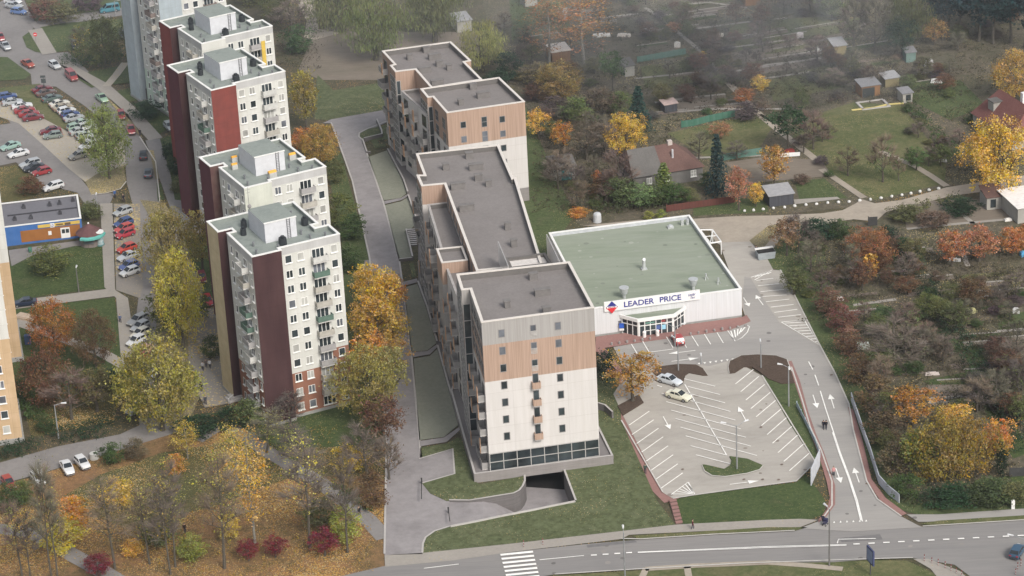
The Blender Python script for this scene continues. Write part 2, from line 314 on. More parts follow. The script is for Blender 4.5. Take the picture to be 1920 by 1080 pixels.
S('island_lawn', [(-10, 108), (14, 108), (58, 140), (46, 150), (-10, 153)], m_grass, 6)
S('island_grass', [(42, 70), (60, 57), (84, 101), (66, 98), (50, 90)], m_grass, 6)
S('front_lawn', [(76, 52), (122, 44), (232, 36), (238, 70), (160, 92), (105, 99)], m_grass, 6)
S('kerb_garden', [(60, -10), (232, -10), (230, 14), (70, 45), (45, -5)], m_grass, 4)
path('service_road', [(60, 50), (110, 40), (232, 22)], 5.5, m_asph, 5)
path('diagonal_footway', [(66, 56), (93, 102)], 3.2, m_pave, 7)
path('long_footway', [(114, 116), (140, 134), (192, 162), (240, 205), (272, 240), (292, 262)], 3.0, m_pave, 7)
path('tower_footway', [(292, 262), (318, 330), (340, 390), (352, 430)], 4.2, m_asph, 6)
path('tower_footway', [(352, 430), (380, 560), (385, 700), (415, 760)], 5.5, m_asphleaf, 5)
S('triangle_lawn', [(164, 137), (222, 125), (200, 160)], m_grass, 6)
S('corner_lawn', [(226, 124), (250, 118), (256, 155), (206, 160)], m_grass, 6)
S('side_lawn', [(217, 172), (252, 164), (270, 188), (240, 192)], m_grass, 6)
S('entrance_lawn', [(250, 196), (310, 190), (330, 235), (292, 256), (272, 222)], m_grassdark, 6)
S('kerb_strip', [(110, 121), (128, 128), (178, 164), (172, 166), (150, 152)], m_grass, 7)
S('kerb_strip', [(195, 178), (210, 190), (240, 216), (268, 260), (262, 256), (230, 222)], m_litterp, 7)
S('kerb_strip', [(280, 283), (288, 283), (299, 336), (292, 338)], m_litterp, 7)
S('kerb_strip', [(294, 345), (303, 345), (308, 375), (296, 378)], m_grass, 7)
S('bush_bed', [(300, 262), (322, 255), (340, 330), (345, 378), (328, 376), (320, 330)], m_grass, 7)
S('leafy_verge', [(262, 375), (300, 380), (308, 380), (345, 440), (345, 560), (372, 640), (376, 740), (360, 780), (318, 800), (300, 700), (290, 560), (288, 420)], m_litterp, 4)
S('lawn_between_towers', [(345, 450), (400, 430), (410, 560), (385, 560)], m_grassdark, 6)
S('corner_grass', [(-20, 318), (30, 310), (66, 340), (68, 365), (50, 378), (-20, 382)], m_litterg, 5)
path('worn_path', [(200, 163), (218, 142), (235, 119)], 1.8, m_beige, 8)
path('park_path', [(430, 800), (505, 850), (600, 905), (690, 975), (722, 1010)], 2.8, m_asph, 4)
path('park_path', [(-20, 990), (60, 1000), (170, 1060), (240, 1100)], 3.0, m_asph, 4)
path('back_footway', [(700, 488), (690, 560), (735, 700)], 3.2, m_asph, 4)
# ------------------------------------------------------------------ new street, lawns and terraces beside the new buildings
S('new_street', [(605, 232), (621, 224.7), (726.7, 206), (745, 222), (680, 250), (672.7, 256), (680, 264), (705, 340), (719, 381), (749, 491), (756, 540), (771, 660), (785, 810), (790, 905), (791, 907), (807, 927), (837, 941), (843, 941), (844, 988), (815, 997), (798, 1009), (793, 1021), (792, 1040), (721, 1042), (724.5, 850), (715, 640), (692.5, 482), (661, 341), (642, 287), (621, 232)], m_street, 5)
S('parking_pad', [(786, 862), (849, 843), (852.5, 890), (790, 908)], m_street, 6)
path('street_kerb', [(745, 221), (690, 242), (674, 250), (673, 257), (680, 264), (705, 340), (719, 381), (749, 491), (756, 540), (771, 660), (785, 810), (790, 860)], .3, m_conc, 7)
path('street_kerb', [(621, 231), (642, 287), (661, 341), (692.5, 482), (715, 640), (724.5, 850), (721, 1040)], .3, m_conc, 7)
path('street_kerb', [(792, 1038), (793, 1021), (798, 1009), (815, 997), (844, 988)], .3, m_conc, 7)
path('street_kerb', [(786, 862), (849, 843), (852.5, 890), (790, 908)], .3, m_conc, 8)
S('terrace_paving', [(735, 222), (745, 240), (728, 285), (765, 365), (785, 425), (784, 532), (801, 580), (821, 650), (862, 800), (864, 812), (920, 812), (880, 560), (830, 430), (760, 250)], m_walk, 5)
for nm, p in (('street_lawn', [(674, 252), (690, 243), (728, 235), (735, 262), (683, 266), (676, 258)]),
              ('terraced_lawn', [(690, 296), (727, 283), (757, 341), (765, 362), (751, 372.5), (720, 377)]),
              ('terraced_lawn', [(722, 386), (752, 379), (766, 371), (780, 420), (762, 442), (774, 487), (748, 491)]),
              ('terraced_lawn', [(757, 541), (784, 533), (801, 580), (818, 645), (801, 659), (771, 661)]),
              ('terraced_lawn', [(776, 674), (806, 669), (821, 655), (840, 722), (860, 798), (832.5, 821), (786, 827)])):
    S(nm, p, m_terrlawn if nm != 'street_lawn' else m_lawn, 7)
S('planting_strip', [(768, 495.5), (775.5, 495), (781, 520), (773, 522)], m_lawn, 8)
S('planting_bed', [(696, 264), (707, 262), (711, 272), (724, 271), (723, 277), (702, 280)], m_lawn, 8)
S('island_lawn', [(788, 841), (837.5, 833), (858, 822), (866, 826), (889, 903), (900, 910), (985, 893.5), (986, 904), (982, 914), (975, 922.5), (964, 928), (880, 941.5), (837, 941), (807, 927), (791, 907.5), (852.5, 890.5), (849, 842), (788, 861)], m_lawn, 7)
for i, p in enumerate(([(720, 379), (752, 373), (766, 365), (766, 369.5), (753, 377), (722, 384.5)], [(772, 662), (801, 660.5), (820, 647), (821, 652), (806, 666.5), (775, 672)],
          [(787, 829), (832.5, 822.5), (862, 802), (863, 808), (837.5, 831), (788, 839)], [(757, 538), (784, 531), (782, 524), (755, 531)])):
    S('garden_ramp', p, m_street, 9)
# low kerb walls along the terrace edge
def lowwall(name, pix, h, t, label, z=0., mats=None, cat='wall', group=None):
    L, Rr = strip_pts([G(x, y, z) for x, y in pix], t); b = MB(); poly = Rr+L[::-1]
    b.prism([(p.x, p.y) for p in ccw([Vector((q.x, q.y, 0)) for q in poly])], z-.1, z+h, 0, 1)
    o = b.build(name, mats or [m_concwall, m_conc]); tag(o, label, cat, group, px=pix[len(pix)//2]); return o
GW = 'low concrete walls edging the terraced lawns'
lowwall('garden_wall', [(727, 284), (757, 341), (765, 365)], .7, .3, 'low concrete wall between the uppermost terraced lawn and the dark terrace', group=GW)
lowwall('garden_wall', [(766, 371), (780, 412), (786, 425)], .7, .3, 'low concrete wall beside the second terraced lawn, above the garden stairs', group=GW)
lowwall('garden_wall', [(762, 436), (768, 462), (774, 488)], .8, .3, 'low concrete wall on the left side of the garden stairs', group=GW)
lowwall('garden_wall', [(784, 533), (801, 580), (820, 646)], .7, .3, 'low concrete wall along the right edge of the third terraced lawn', group=GW)
lowwall('garden_wall', [(821, 654), (840, 722), (861, 799)], .7, .3, 'long low concrete wall along the right edge of the lowest grey-green lawn', group=GW)
lowwall('garden_wall', [(680, 264), (688, 288), (695, 288)], .5, .3, 'short low concrete wall at the corner of the street by the small planting bed', group=GW)
lowwall('garden_wall', [(707, 230), (716, 251), (717, 258), (683, 266)], .9, .3, 'angled concrete wall around the rounded upper street lawn', group=GW)
lowwall('garden_wall', [(748, 491), (774, 488)], .6, .25, 'short cross wall at the lower end of the second terraced lawn', group=GW)
# garden stairs
t = thing('garden_stairs', 'narrow flight of concrete garden stairs with side walls beside the terraced lawn', 'stairs', G(773, 452))
a, c, d, e = G(764, 441), G(779, 440), G(783, 462), G(769, 463); o0 = G(773, 452); b = MB()
for i in range(9):
    f0, f1 = i/9, (i+.7)/9; q = [a.lerp(e, f0), c.lerp(d, f0), c.lerp(d, f1), a.lerp(e, f1)]
    pp = ccw([p-o0 for p in q]); b.prism([(p.x, p.y) for p in pp], 0, .3+.12*(8-i), 0, 1)
b.build('step', [m_concwall, m_conc], t)
# ------------------------------------------------------------------ lower lawn and right half
S('slope_lawn', [(844, 988.5), (1078, 941.5), (1057, 885), (1000, 870), (1120, 790), (1117, 700), (1160, 700), (1165, 790), (1232, 940), (1267, 985), (1169, 996), (960, 1020), (792, 1038), (793, 1021), (798, 1009), (815, 997)], m_lawn, 4)
S('back_lawn', [(955, 220), (985, 200), (1040, 330), (1080, 400), (1060, 430), (1020, 500), (960, 430)], m_grass, 3)
S('beige_footway', [(721, 1042), (792, 1038), (960, 1020.5), (1169, 996.5), (1267, 985), (1300, 983), (1440, 976), (1500, 974), (1535, 976), (1500, 990), (1380, 994), (1180, 1004), (1165, 1012), (960, 1036), (850, 1052), (722, 1064)], m_pave, 5)
S('verge_grass', [(1185, 1006), (1380, 994), (1440, 990), (1515, 990), (1490, 997), (1340, 1004), (1200, 1013)], m_dryg, 6)
S('main_road', [(560, 1100), (722, 1062), (850, 1050), (960, 1036), (1100, 1021), (1200, 1013), (1340, 1004), (1490, 997), (1530, 980), (1690, 975), (1730, 989), (1920, 976), (2100, 960), (2100, 1200), (1880, 1120), (1830, 1090), (1790, 1060), (1712, 1047), (1640, 1049), (1565, 1055), (1400, 1057), (1200, 1068), (1040, 1078), (900, 1100), (700, 1150)], m_roaddark, 4)
S('near_verge', [(880, 1110), (1040, 1080), (1200, 1070), (1400, 1059), (1640, 1051), (1700, 1052), (1750, 1075), (1780, 1120)], m_dryg, 3)
S('near_footway', [(1712, 1049), (1740, 1049), (1800, 1072), (1830, 1100), (1770, 1100), (1745, 1068)], m_pave, 5)
path('worn_path', [(1210, 1068), (1300, 1062), (1440, 1056), (1520, 1062), (1580, 1068)], 1.2, m_dirt, 5)
path('worn_path', [(1201, 1090), (1212, 1066)], 1.0, m_dirt, 5)
path('worn_path', [(1292, 1085), (1288, 1062)], 1.0, m_dirt, 5)
S('right_verge', [(1440, 450), (1475, 430), (1540, 430), (1560, 560), (1600, 700), (1660, 780), (1700, 940), (1920, 950), (1920, 962), (1720, 966), (1670, 950), (1610, 830), (1590, 750), (1530, 640), (1463, 520), (1455, 505), (1410, 500)], m_grass, 3)
S('corner_slope', [(1267, 937), (1303, 930), (1494, 905), (1510, 890), (1530, 915), (1548, 940), (1545, 965), (1520, 975), (1280, 984)], m_grassdark, 4)
S('car_park', [(1150, 652), (1220, 640), (1365, 621), (1380, 612), (1398, 596), (1380, 545), (1350, 460), (1342, 456), (1405, 454), (1430, 470), (1450, 507), (1463, 508), (1477, 530), (1535, 645), (1565, 700), (1592, 760), (1600, 810), (1625, 905), (1645, 938), (1690, 970), (1728, 990), (1600, 998), (1500, 992), (1540, 977), (1560, 950), (1560, 905), (1540, 847), (1520, 805), (1502, 745), (1480, 690), (1470, 672), (1440, 668), (1400, 670), (1370, 682), (1368, 690), (1400, 690), (1429, 706), (1529, 869), (1493.5, 904), (1303.7, 930), (1262, 936), (1243, 925), (1169, 782), (1150, 740), (1175, 700)], m_lot, 5)
S('access_road', [(1166, 688), (1153, 652), (1220, 641), (1365, 622), (1380, 612), (1399, 598), (1392, 560), (1396, 520), (1408, 523), (1430, 560), (1462, 607), (1535, 650), (1565, 702), (1590, 755), (1600, 810), (1625, 905), (1645, 938), (1690, 970), (1728, 990), (1600, 998), (1500, 992), (1540, 977), (1560, 950), (1560, 905), (1540, 847), (1520, 805), (1502, 745), (1485, 690), (1476, 675), (1455, 668), (1420, 666), (1390, 668), (1366, 678), (1330, 688), (1305, 685), (1272, 684), (1240, 688), (1180, 697)], m_road, 6)
S('brick_footway', [(1117, 633), (1392, 596), (1400, 592), (1408, 604), (1365, 622), (1220, 641), (1134, 654), (1165, 692), (1158, 697), (1117, 660)], m_brick, 7)
path('brick_path', [(1150, 690), (1168, 790), (1205, 860), (1235, 915), (1260, 940)], 2.6, m_brick, 3)
S('brick_kerb_path', [(1477, 680), (1484, 678), (1500, 716), (1516, 775), (1530, 815), (1545, 850), (1566, 912), (1566, 948), (1550, 970), (1535, 982), (1534, 977), (1550, 958), (1556, 935), (1550, 905), (1535, 855), (1518, 812), (1500, 750), (1485, 705)], m_brick, 8)
S('brick_kerb_path', [(1590, 765), (1600, 770), (1618, 830), (1634, 900), (1660, 935), (1700, 965), (1690, 969), (1650, 940), (1625, 902), (1607, 840)], m_brick, 8)
S('right_footway', [(1700, 966), (1760, 966), (1920, 955), (2100, 945), (2100, 960), (1920, 968), (1740, 980), (1722, 980)], m_road, 6)
S('verge_grass', [(1725, 984), (1760, 978), (1920, 968), (2100, 955), (2100, 968), (1920, 977), (1745, 986)], m_dryg, 7)
S('mulch_island', [(1222, 698), (1240, 689), (1272, 685), (1305, 686), (1318, 693), (1327, 706), (1318, 706), (1292, 701), (1285, 706), (1280, 722), (1265, 712), (1230, 706)], m_mulch, 7, thick=.1)
S('mulch_island', [(1366, 690), (1369, 679), (1390, 669), (1420, 667), (1455, 669), (1475, 676), (1484, 700), (1490, 720), (1466, 722), (1440, 712), (1425, 700), (1410, 690), (1395, 690), (1378, 701), (1368, 702)], m_mulch, 7, thick=.1)
S('tree_bed', [(1158, 763), (1198, 742), (1207, 757), (1168, 781)], m_mulch, 7, thick=.08)
S('grass_island', [(1317, 874), (1322, 874), (1358, 882), (1369, 875), (1372, 866), (1368, 858), (1402, 863), (1430, 875), (1424, 882), (1400, 889), (1360, 895), (1335, 893), (1322, 885)], m_grass, 7, thick=.12)
S('side_grass', [(1430, 708), (1484, 700), (1496, 725), (1512, 780), (1530, 840), (1545, 880), (1528, 868), (1480, 795)], m_grass, 6)
S('dirt_road', [(1092, 424), (1200, 413), (1300, 411), (1382, 406), (1440, 405), (1540, 401), (1580, 395), (1605, 382), (1615, 374), (1640, 382), (1690, 376), (1775, 352), (1920, 330), (1990, 320), (1990, 345), (1920, 350), (1785, 368), (1720, 384), (1662, 398), (1642, 416), (1600, 412), (1565, 417), (1500, 432), (1462, 450), (1448, 470), (1430, 470), (1405, 455), (1342, 456), (1330, 430)], m_dirt, 4)
S('rubble_patch', [(1405, 452), (1440, 425), (1475, 417), (1460, 432), (1430, 468), (1420, 468)], m_litterp, 5)
for i, p in enumerate(([(1620, 372), (1580, 345), (1540, 318)], [(1775, 350), (1745, 330), (1715, 312), (1650, 285)])): path('garden_path', p, 1.4, m_dirt, 5)
S('pale_slab', [(1488, 375), (1570, 370), (1575, 374), (1490, 384)], m_pave, 5)
# allotment gardens
S('allotments', [(900, -30), (2000, -30), (2000, 330), (1775, 350), (1600, 388), (1440, 404), (1300, 409), (1090, 425), (1050, 380), (990, 220), (930, 130)], m_allot, 1)
S('allotments', [(1470, 440), (1560, 418), (1642, 416), (1662, 398), (1785, 368), (2000, 345), (2000, 940), (1700, 940), (1640, 830), (1600, 700), (1540, 560)], m_allot, 1)
DG = [('long_meadow', [(1545, 210), (1600, 192), (1690, 198), (1720, 235), (1775, 310), (1770, 345), (1640, 375), (1590, 350), (1480, 260)], m_dryg),
      ('garden_grass', [(1250, 250), (1420, 215), (1450, 235), (1420, 285), (1330, 300), (1290, 275)], m_dryg), ('garden_grass', [(1360, 45), (1560, 30), (1590, 90), (1400, 120)], m_dryg),
      ('garden_grass', [(1200, 125), (1310, 110), (1340, 150), (1210, 165)], m_dryg), ('garden_grass', [(1440, 150), (1560, 120), (1600, 160), (1450, 190)], m_dryg),
      ('garden_grass', [(1700, 160), (1800, 150), (1850, 200), (1780, 225), (1710, 190)], m_grass), ('garden_grass', [(955, 0), (1060, -10), (1070, 60), (960, 75)], m_grass),
      ('garden_grass', [(1730, 715), (1825, 695), (1830, 720), (1742, 722)], m_grassdark), ('garden_grass', [(1870, 590), (1960, 580), (1970, 620), (1872, 622)], m_grass),
      ('garden_grass', [(1490, 340), (1545, 335), (1590, 372), (1500, 378)], m_grass), ('garden_grass', [(1830, 900), (1960, 885), (1960, 950), (1780, 955)], m_grassdark),
      ('garden_grass', [(1545, 560), (1600, 555), (1680, 580), (1560, 600)], m_grass), ('grass_track', [(1800, 640), (1830, 640), (1880, 740), (1930, 850), (1900, 860), (1850, 780)], m_grassdark),
      ('garden_grass', [(1300, 385), (1380, 372), (1440, 375), (1440, 398), (1300, 405)], m_grass), ('soil_bed', [(1360, 305), (1430, 295), (1540, 300), (1560, 330), (1400, 345)], m_field),
      ('soil_bed', [(1260, 185), (1360, 178), (1365, 200), (1265, 210)], m_field), ('soil_bed', [(1370, 100), (1580, 62), (1590, 80), (1375, 125)], m_field), ('soil_bed', [(1690, 380), (1900, 370), (1900, 410), (1700, 430)], m_field),
      ('soil_bed', [(1740, 722), (1840, 722), (1850, 760), (1742, 762)], m_field), ('soil_bed', [(1390, 130), (1550, 105), (1555, 118), (1395, 145)], m_field)]
for nm, p, mm in DG: S(nm, p, mm, 2 if nm != 'soil_bed' else 3)
for p in ([(1228, 193), (1300, 183), (1360, 177)], [(1270, 210), (1340, 205), (1480, 205)], [(1300, 55), (1400, 42), (1475, 34)], [(1345, 93), (1430, 82), (1500, 72)], [(1375, 135), (1440, 122), (1540, 110)], [(1430, 148), (1490, 140), (1520, 135)],
          [(1700, 430), (1800, 420), (1890, 412)], [(1825, 420), (1790, 390)], [(1600, 573), (1680, 562)], [(1830, 548), (1920, 540)], [(1870, 622), (1920, 618)], [(1235, 300), (1320, 296), (1440, 292)], [(1115, 35), (1200, 26)], [(1060, 15), (1060, 40)], [(1740, 748), (1840, 743)], [(1742, 755), (1840, 752)], [(1400, 15), (1330, 5), (1260, 10)], [(1190, 148), (1250, 142), (1320, 134)], [(1210, 15), (1240, 35), (1300, 85), (1370, 155)], [(1425, 215), (1450, 230)], [(1815, 500), (1790, 440)]):
    path('garden_path', p, .9, m_pave, 4)
path('dirt_path', [(1365, 155), (1420, 212), (1460, 245), (1530, 300)], 1.6, m_dirt, 4)
# ------------------------------------------------------------------ painted markings
def lines(name, segs, wd=.16, lv=9, m=None):
    b = MB()
    for s in segs: path(name, s, wd, None, lv, b)
    o = b.build(name, m or m_paint); o['kind'] = 'structure'
Z = lambda L: [(1130+x/4.319, 680+y/4.319) for x, y in L]
lines('bay_lines', [Z([(215, 515), (378, 402)]), Z([(238, 592), (414, 472)]), Z([(275, 665), (452, 541)]), Z([(315, 735), (490, 610)]), Z([(352, 808), (530, 683)]), Z([(392, 882), (570, 756)]), Z([(430, 955), (608, 829)]), Z([(468, 1030), (648, 903)]), Z([(555, 1078), (688, 980), (745, 1072)]),
  Z([(650, 137), (912, 200)]), Z([(690, 202), (952, 268)]), Z([(478, 262), (992, 335)][:0] or [(640, 243), (992, 335)]), Z([(475, 258), (540, 275)]), Z([(515, 325), (1075, 475)]), Z([(690, 310), (1035, 405)]), Z([(555, 394), (1118, 545)]), Z([(590, 462), (1160, 614)]), Z([(630, 532), (1202, 686)]), Z([(672, 602), (1250, 762)]), Z([(712, 682), (1000, 757)]), Z([(755, 756), (1040, 830)]), Z([(440, 192), (480, 205)]),
  Z([(665, 185), (1005, 760)]),
  Z([(1075, 182), (1220, 65)]), Z([(1118, 245), (1265, 120)]), Z([(1160, 312), (1312, 185)]), Z([(1200, 382), (1357, 250)]), Z([(1243, 448), (1400, 315)]), Z([(1285, 520), (1445, 385)]), Z([(1332, 592), (1488, 455)]), Z([(1375, 662), (1532, 525)]), Z([(1420, 738), (1578, 597)]), Z([(1467, 810), (1625, 670)]), Z([(1512, 885), (1670, 745)])], .17)
lines('hatch_lines', [Z([(575+k*24, 1068-k*18), (700+k*7, 1072-k*1)]) for k in range(1, 6)]+[Z([(560, 1074), (745, 1074)])], .16)
Y = lambda L: [(1120+x/6.75, 530+y/6.75) for x, y in L]
lines('store_bay_lines', [Y([(430, 790), (510, 920)]), Y([(575, 758), (655, 892)]), Y([(660, 895), (960, 855)]), Y([(875, 700), (960, 840)]), Y([(1195, 685), (1280, 818)]), Y([(1355, 665), (1435, 795)]), Y([(1515, 645), (1595, 778)]), Y([(1110, 800), (1130, 838)]), Y([(1650, 620), (1745, 755), (1830, 710), (1900, 640), (1925, 570), (1900, 555)])], .15)
lines('hatch_lines', [Y([(1690+k*45, 625-k*12), (1728+k*22, 728-k*22 if k else 735)]) for k in range(5)], .22)
lines('store_bay_lines', [[(1418, 528), (1450, 524)], [(1421, 538), (1461, 534)], [(1426, 549), (1470, 545)], [(1430, 558), (1475, 555)], [(1436, 568), (1480, 563)], [(1445, 578), (1488, 573)], [(1452, 588), (1495, 582)], [(1459, 597), (1502, 592)], [(1465, 606), (1508, 602), (1535, 648), (1465, 606)], [(1408, 522), (1448, 508), (1415, 527)]], .2)
lines('hatch_lines', [[(1472+k*8, 608+k*5), (1510+k*3.5, 606+k*5.2)] for k in range(8)]+[[(1415+k*6, 522-k*1.5), (1422+k*6, 518-k*1.5)] for k in range(5)], .22)
lines('centre_line', [[(1562, 810), (1575, 850), (1592, 895), (1607, 940), (1617, 980)], [(1561, 813), (1574, 853), (1591, 898), (1605, 942), (1614, 978)], [(1528, 705), (1535, 725)], [(1538, 735), (1548, 768), (1562, 810)], [(1516, 680), (1524, 695)]], .18)
lines('centre_line', [[(1196+k, 1036.6-k*.0) for k in (0, 20)][:0] or [(1196, 1037.5), (1440, 1027), (1587, 1023.5)], [(1196, 1038.5), (1440, 1029), (1587, 1025)], [(1570, 1021), (1572, 1013.5), (1642, 1012)], [(1012, 1052), (1095, 1044)], [(795, 1068), (860, 1060), (940, 1061)][:2]], .16)
lines('centre_line', [[(1600+k*28, 1022.5-k*1.45), (1612+k*28, 1022-k*1.45)] for k in range(12)]+[[(1108+k*22, 1043.3-k*1.5), (1119+k*22, 1042.8-k*1.5)] for k in range(4)], .3)
def poly_lines(name, polys, lv=9, m=None):
    b = MB()
    for pp in polys:
        pts = ccw([G(x, y) for x, y in pp])
        for t in tessellate_polygon([[Vector((p.x, p.y, 0)) for p in pts]]):
            tri = [pts[k] for k in t]
            if (tri[1]-tri[0]).cross(tri[2]-tri[0]).z < 0: tri = tri[::-1]
            b.face([(p.x, p.y, lv*LV) for p in tri], 0)
    o = b.build(name, m or m_paint); o['kind'] = 'structure'
poly_lines('crossing_stripes', [[(938+k*2.0, 1041+k*7.6), (999+k*2.0, 1035+k*7.6), (1000+k*2, 1038.5+k*7.6), (939+k*2, 1044.5+k*7.6)] for k in range(9)])
def arrow(tail, tip, hw=.55, sw=.16, hl=.36):
    a, c = G(*tail), G(*tip); d = (c-a); L = d.length; d.normalize(); n = Vector((-d.y, d.x, 0)); q = c-d*L*hl
    return [PX(p)[:2] for p in (a+n*sw/2, a-n*sw/2, q-n*sw/2, q-n*hw, c, q+n*hw, q+n*sw/2)]
poly_lines('road_arrows', [arrow(Z([(490, 445)])[0], Z([(548, 550)])[0]), arrow(Z([(1160, 478)])[0], Z([(1098, 365)])[0]), arrow(Z([(1030, 995)])[0], Z([(1265, 966)])[0]), arrow(Z([(1703, 270)])[0], Z([(1738, 378)])[0]), arrow(Y([(940, 1010)])[0], Y([(1285, 966)])[0]), arrow(Y([(1240, 872)])[0], Y([(900, 914)])[0]),
  arrow((1564, 768), (1556, 741)), arrow((1567, 880), (1577, 908)), arrow((1611, 907), (1601, 879)), arrow((1394, 560), (1405, 577)), arrow((1431, 574), (1417, 555))])
poly_lines('give_way_teeth', [[(x, y), (x+5, y-.7), (x+3, y+3.2)] for x, y in [(1308+k*10.6, 683-k*1.35) for k in range(7)]]+[[(1562+k*12, 723+260-k*.5), (1566+k*12, 982.5-k*.5), (1564+k*12, 979-k*.5)] for k in range(6)], m=m_paint)
poly_lines('manhole_covers', [[(x-3, y), (x-1, y-1.4), (x+2, y-1.3), (x+3, y), (x+1, y+1.3), (x-2, y+1.3)] for x, y in ((1280, 882), (1395, 901), (1430, 901), (1460, 901.5), (1427, 803), (1466, 873), (1625, 909), (1559, 705))], m=plain('cast_iron', (.16, .12, .1)))
poly_lines('asphalt_patches', [[(1575, 1010), (1650, 1003), (1655, 1013), (1578, 1018)], [(1100, 1023), (1190, 1014), (1195, 1018), (1102, 1028)]], 5, plain('dark_asphalt', (.16, .155, .155)))

m_kerb = plain('kerb_stone', (.5, .48, .45), .8, var=.1)
for kp in ([(1463, 508), (1477, 530), (1535, 645), (1565, 700), (1592, 760), (1600, 808), (1625, 904), (1645, 938), (1690, 970)], [(1484, 690), (1502, 745), (1520, 805), (1540, 847), (1560, 905), (1560, 950), (1542, 975)], [(1429, 706), (1529, 869), (1493.5, 904), (1303.7, 930), (1262, 937)], [(1165, 790), (1243, 925)],
           [(1317, 874), (1322, 886), (1335, 894), (1360, 896), (1400, 890), (1424, 883), (1430, 875)], [(1222, 699), (1240, 690), (1272, 686), (1305, 687), (1318, 694), (1327, 706)], [(1368, 702), (1366, 690), (1369, 679), (1390, 669), (1420, 667), (1455, 669), (1475, 676), (1484, 698)],
           [(1165, 1012), (1200, 1013), (1340, 1004), (1490, 997)], [(1730, 989), (1920, 977)], [(1040, 1079), (1200, 1069), (1400, 1058), (1640, 1050), (1712, 1048)], [(262, 258), (292, 305), (300, 380)], [(172, 367), (200, 364), (226, 356), (237, 342)]):
    path('kerb', kp, .22, m_kerb, 10)
for kp in ([(1580, 700), (1600, 800)],): pass

# long narrow beds of the garden plots, side by side
br = random.Random(12)
def beds(x0, y0, x1, y1, n, slope, wmin, wmax):
    for i in range(n):
        x, y = br.uniform(x0, x1), br.uniform(y0, y1); w_ = br.uniform(wmin, wmax); h_ = br.uniform(3, 9)*(.6+.6*y/1080); sk = h_*.45
        sheet('garden_bed', [(x, y), (x+w_, y+slope*w_), (x+w_+sk, y+slope*w_+h_), (x+sk, y+h_)], br.choice((m_soil, m_soil, m_field, m_dryg, m_grassdark)), 3.2+.1*(i % 7))
        if br.random() < .5: path('garden_path', [(x-2, y-1), (x+w_, y+slope*w_-1)], .5, m_pave, 4.4+.02*i)
beds(1360, 40, 1560, 145, 20, -.16, 40, 130); beds(1190, 0, 1330, 180, 16, -.14, 30, 90); beds(960, 20, 1160, 100, 8, -.14, 30, 70); beds(1230, 180, 1370, 215, 5, -.1, 40, 90); beds(1560, 460, 1760, 620, 16, -.1, 30, 90); beds(1760, 510, 1900, 760, 16, -.08, 40, 90); beds(1690, 640, 1820, 760, 8, -.06, 40, 80); beds(1570, 100, 1720, 160, 6, -.15, 30, 80)
# ------------------------------------------------------------------ building helpers
def offset(pts, d):
    """offset a ccw polygon inwards by d (negative: outwards), mitred"""
    n = len(pts); out = []
    for i in range(n):
        p0, p1, p2 = (Vector(pts[(i-1) % n][:2]), Vector(pts[i][:2]), Vector(pts[(i+1) % n][:2]))
        d1 = (p1-p0).normalized(); d2 = (p2-p1).normalized(); n1 = Vector((-d1.y, d1.x)); n2 = Vector((-d2.y, d2.x))
        k = 1+n1.dot(n2); out.append(tuple(p1+(n1+n2)*(d/max(k, .2))))
    return out
def ring(b, outer, inner, z0, z1, m=0, mi=None, mtop=None):
    n = len(outer); mi = m if mi is None else mi; mtop = m if mtop is None else mtop
    for i in range(n):
        j = (i+1) % n; o0, o1, i0, i1 = outer[i], outer[j], inner[i], inner[j]; L = math.dist(o0, o1)
        b.face([(*o0, z0), (*o1, z0), (*o1, z1), (*o0, z1)], m, [(0, z0), (L, z0), (L, z1), (0, z1)])
        b.face([(*i1, z0), (*i0, z0), (*i0, z1), (*i1, z1)], mi, [(L, z0), (0, z0), (0, z1), (L, z1)])
        b.face([(*o0, z1), (*o1, z1), (*i1, z1), (*i0, z1)], mtop)
def flatroof(name, pts, zr, ztop, parent, mroof, mcap, t=.3, over=.06, mside=None, capw=None):
    """roof deck, parapet inside face and a pale coping"""
    b = MB()
    for tt in tessellate_polygon([[Vector((p[0], p[1], 0)) for p in pts]]):
        tri = ccw([pts[k] for k in tt]); b.face([(p[0], p[1], zr) for p in tri], 0)
    inn = offset(pts, t); out = offset(pts, -over)
    b2 = MB(); ring(b2, offset(pts, .03), inn, zr-.1, ztop-.12, 0, 0, 0)
    r = b.build(name, [mroof], parent); b2.build('parapet', [mside or mroof], parent)
    b3 = MB(); ring(b3, out, offset(pts, capw or t+.05), ztop-.14, ztop, 0); b3.build('coping', [mcap], parent)
    return r
glass_d = plain('dark_glass', (.035, .045, .05), .12, var=.6, scale=.35, spec=.6)
glass_m = plain('grey_glass', (.12, .13, .15), .15, var=.5, scale=.35, spec=.6)
wframe = plain('white_frame', (.75, .75, .73), .6, var=.04)
gframe = plain('grey_frame', (.24, .23, .23), .6, var=.04)
WM = {}
CURT = {}; curt = random.Random(4)
def curtain_copy(p):
    if p.name in CURT: return CURT[p.name]
    q = p.copy(); q.materials.clear(); q.materials.append(plain('curtained_glass', (.34, .34, .32), .3, var=.35, scale=.4)); return q
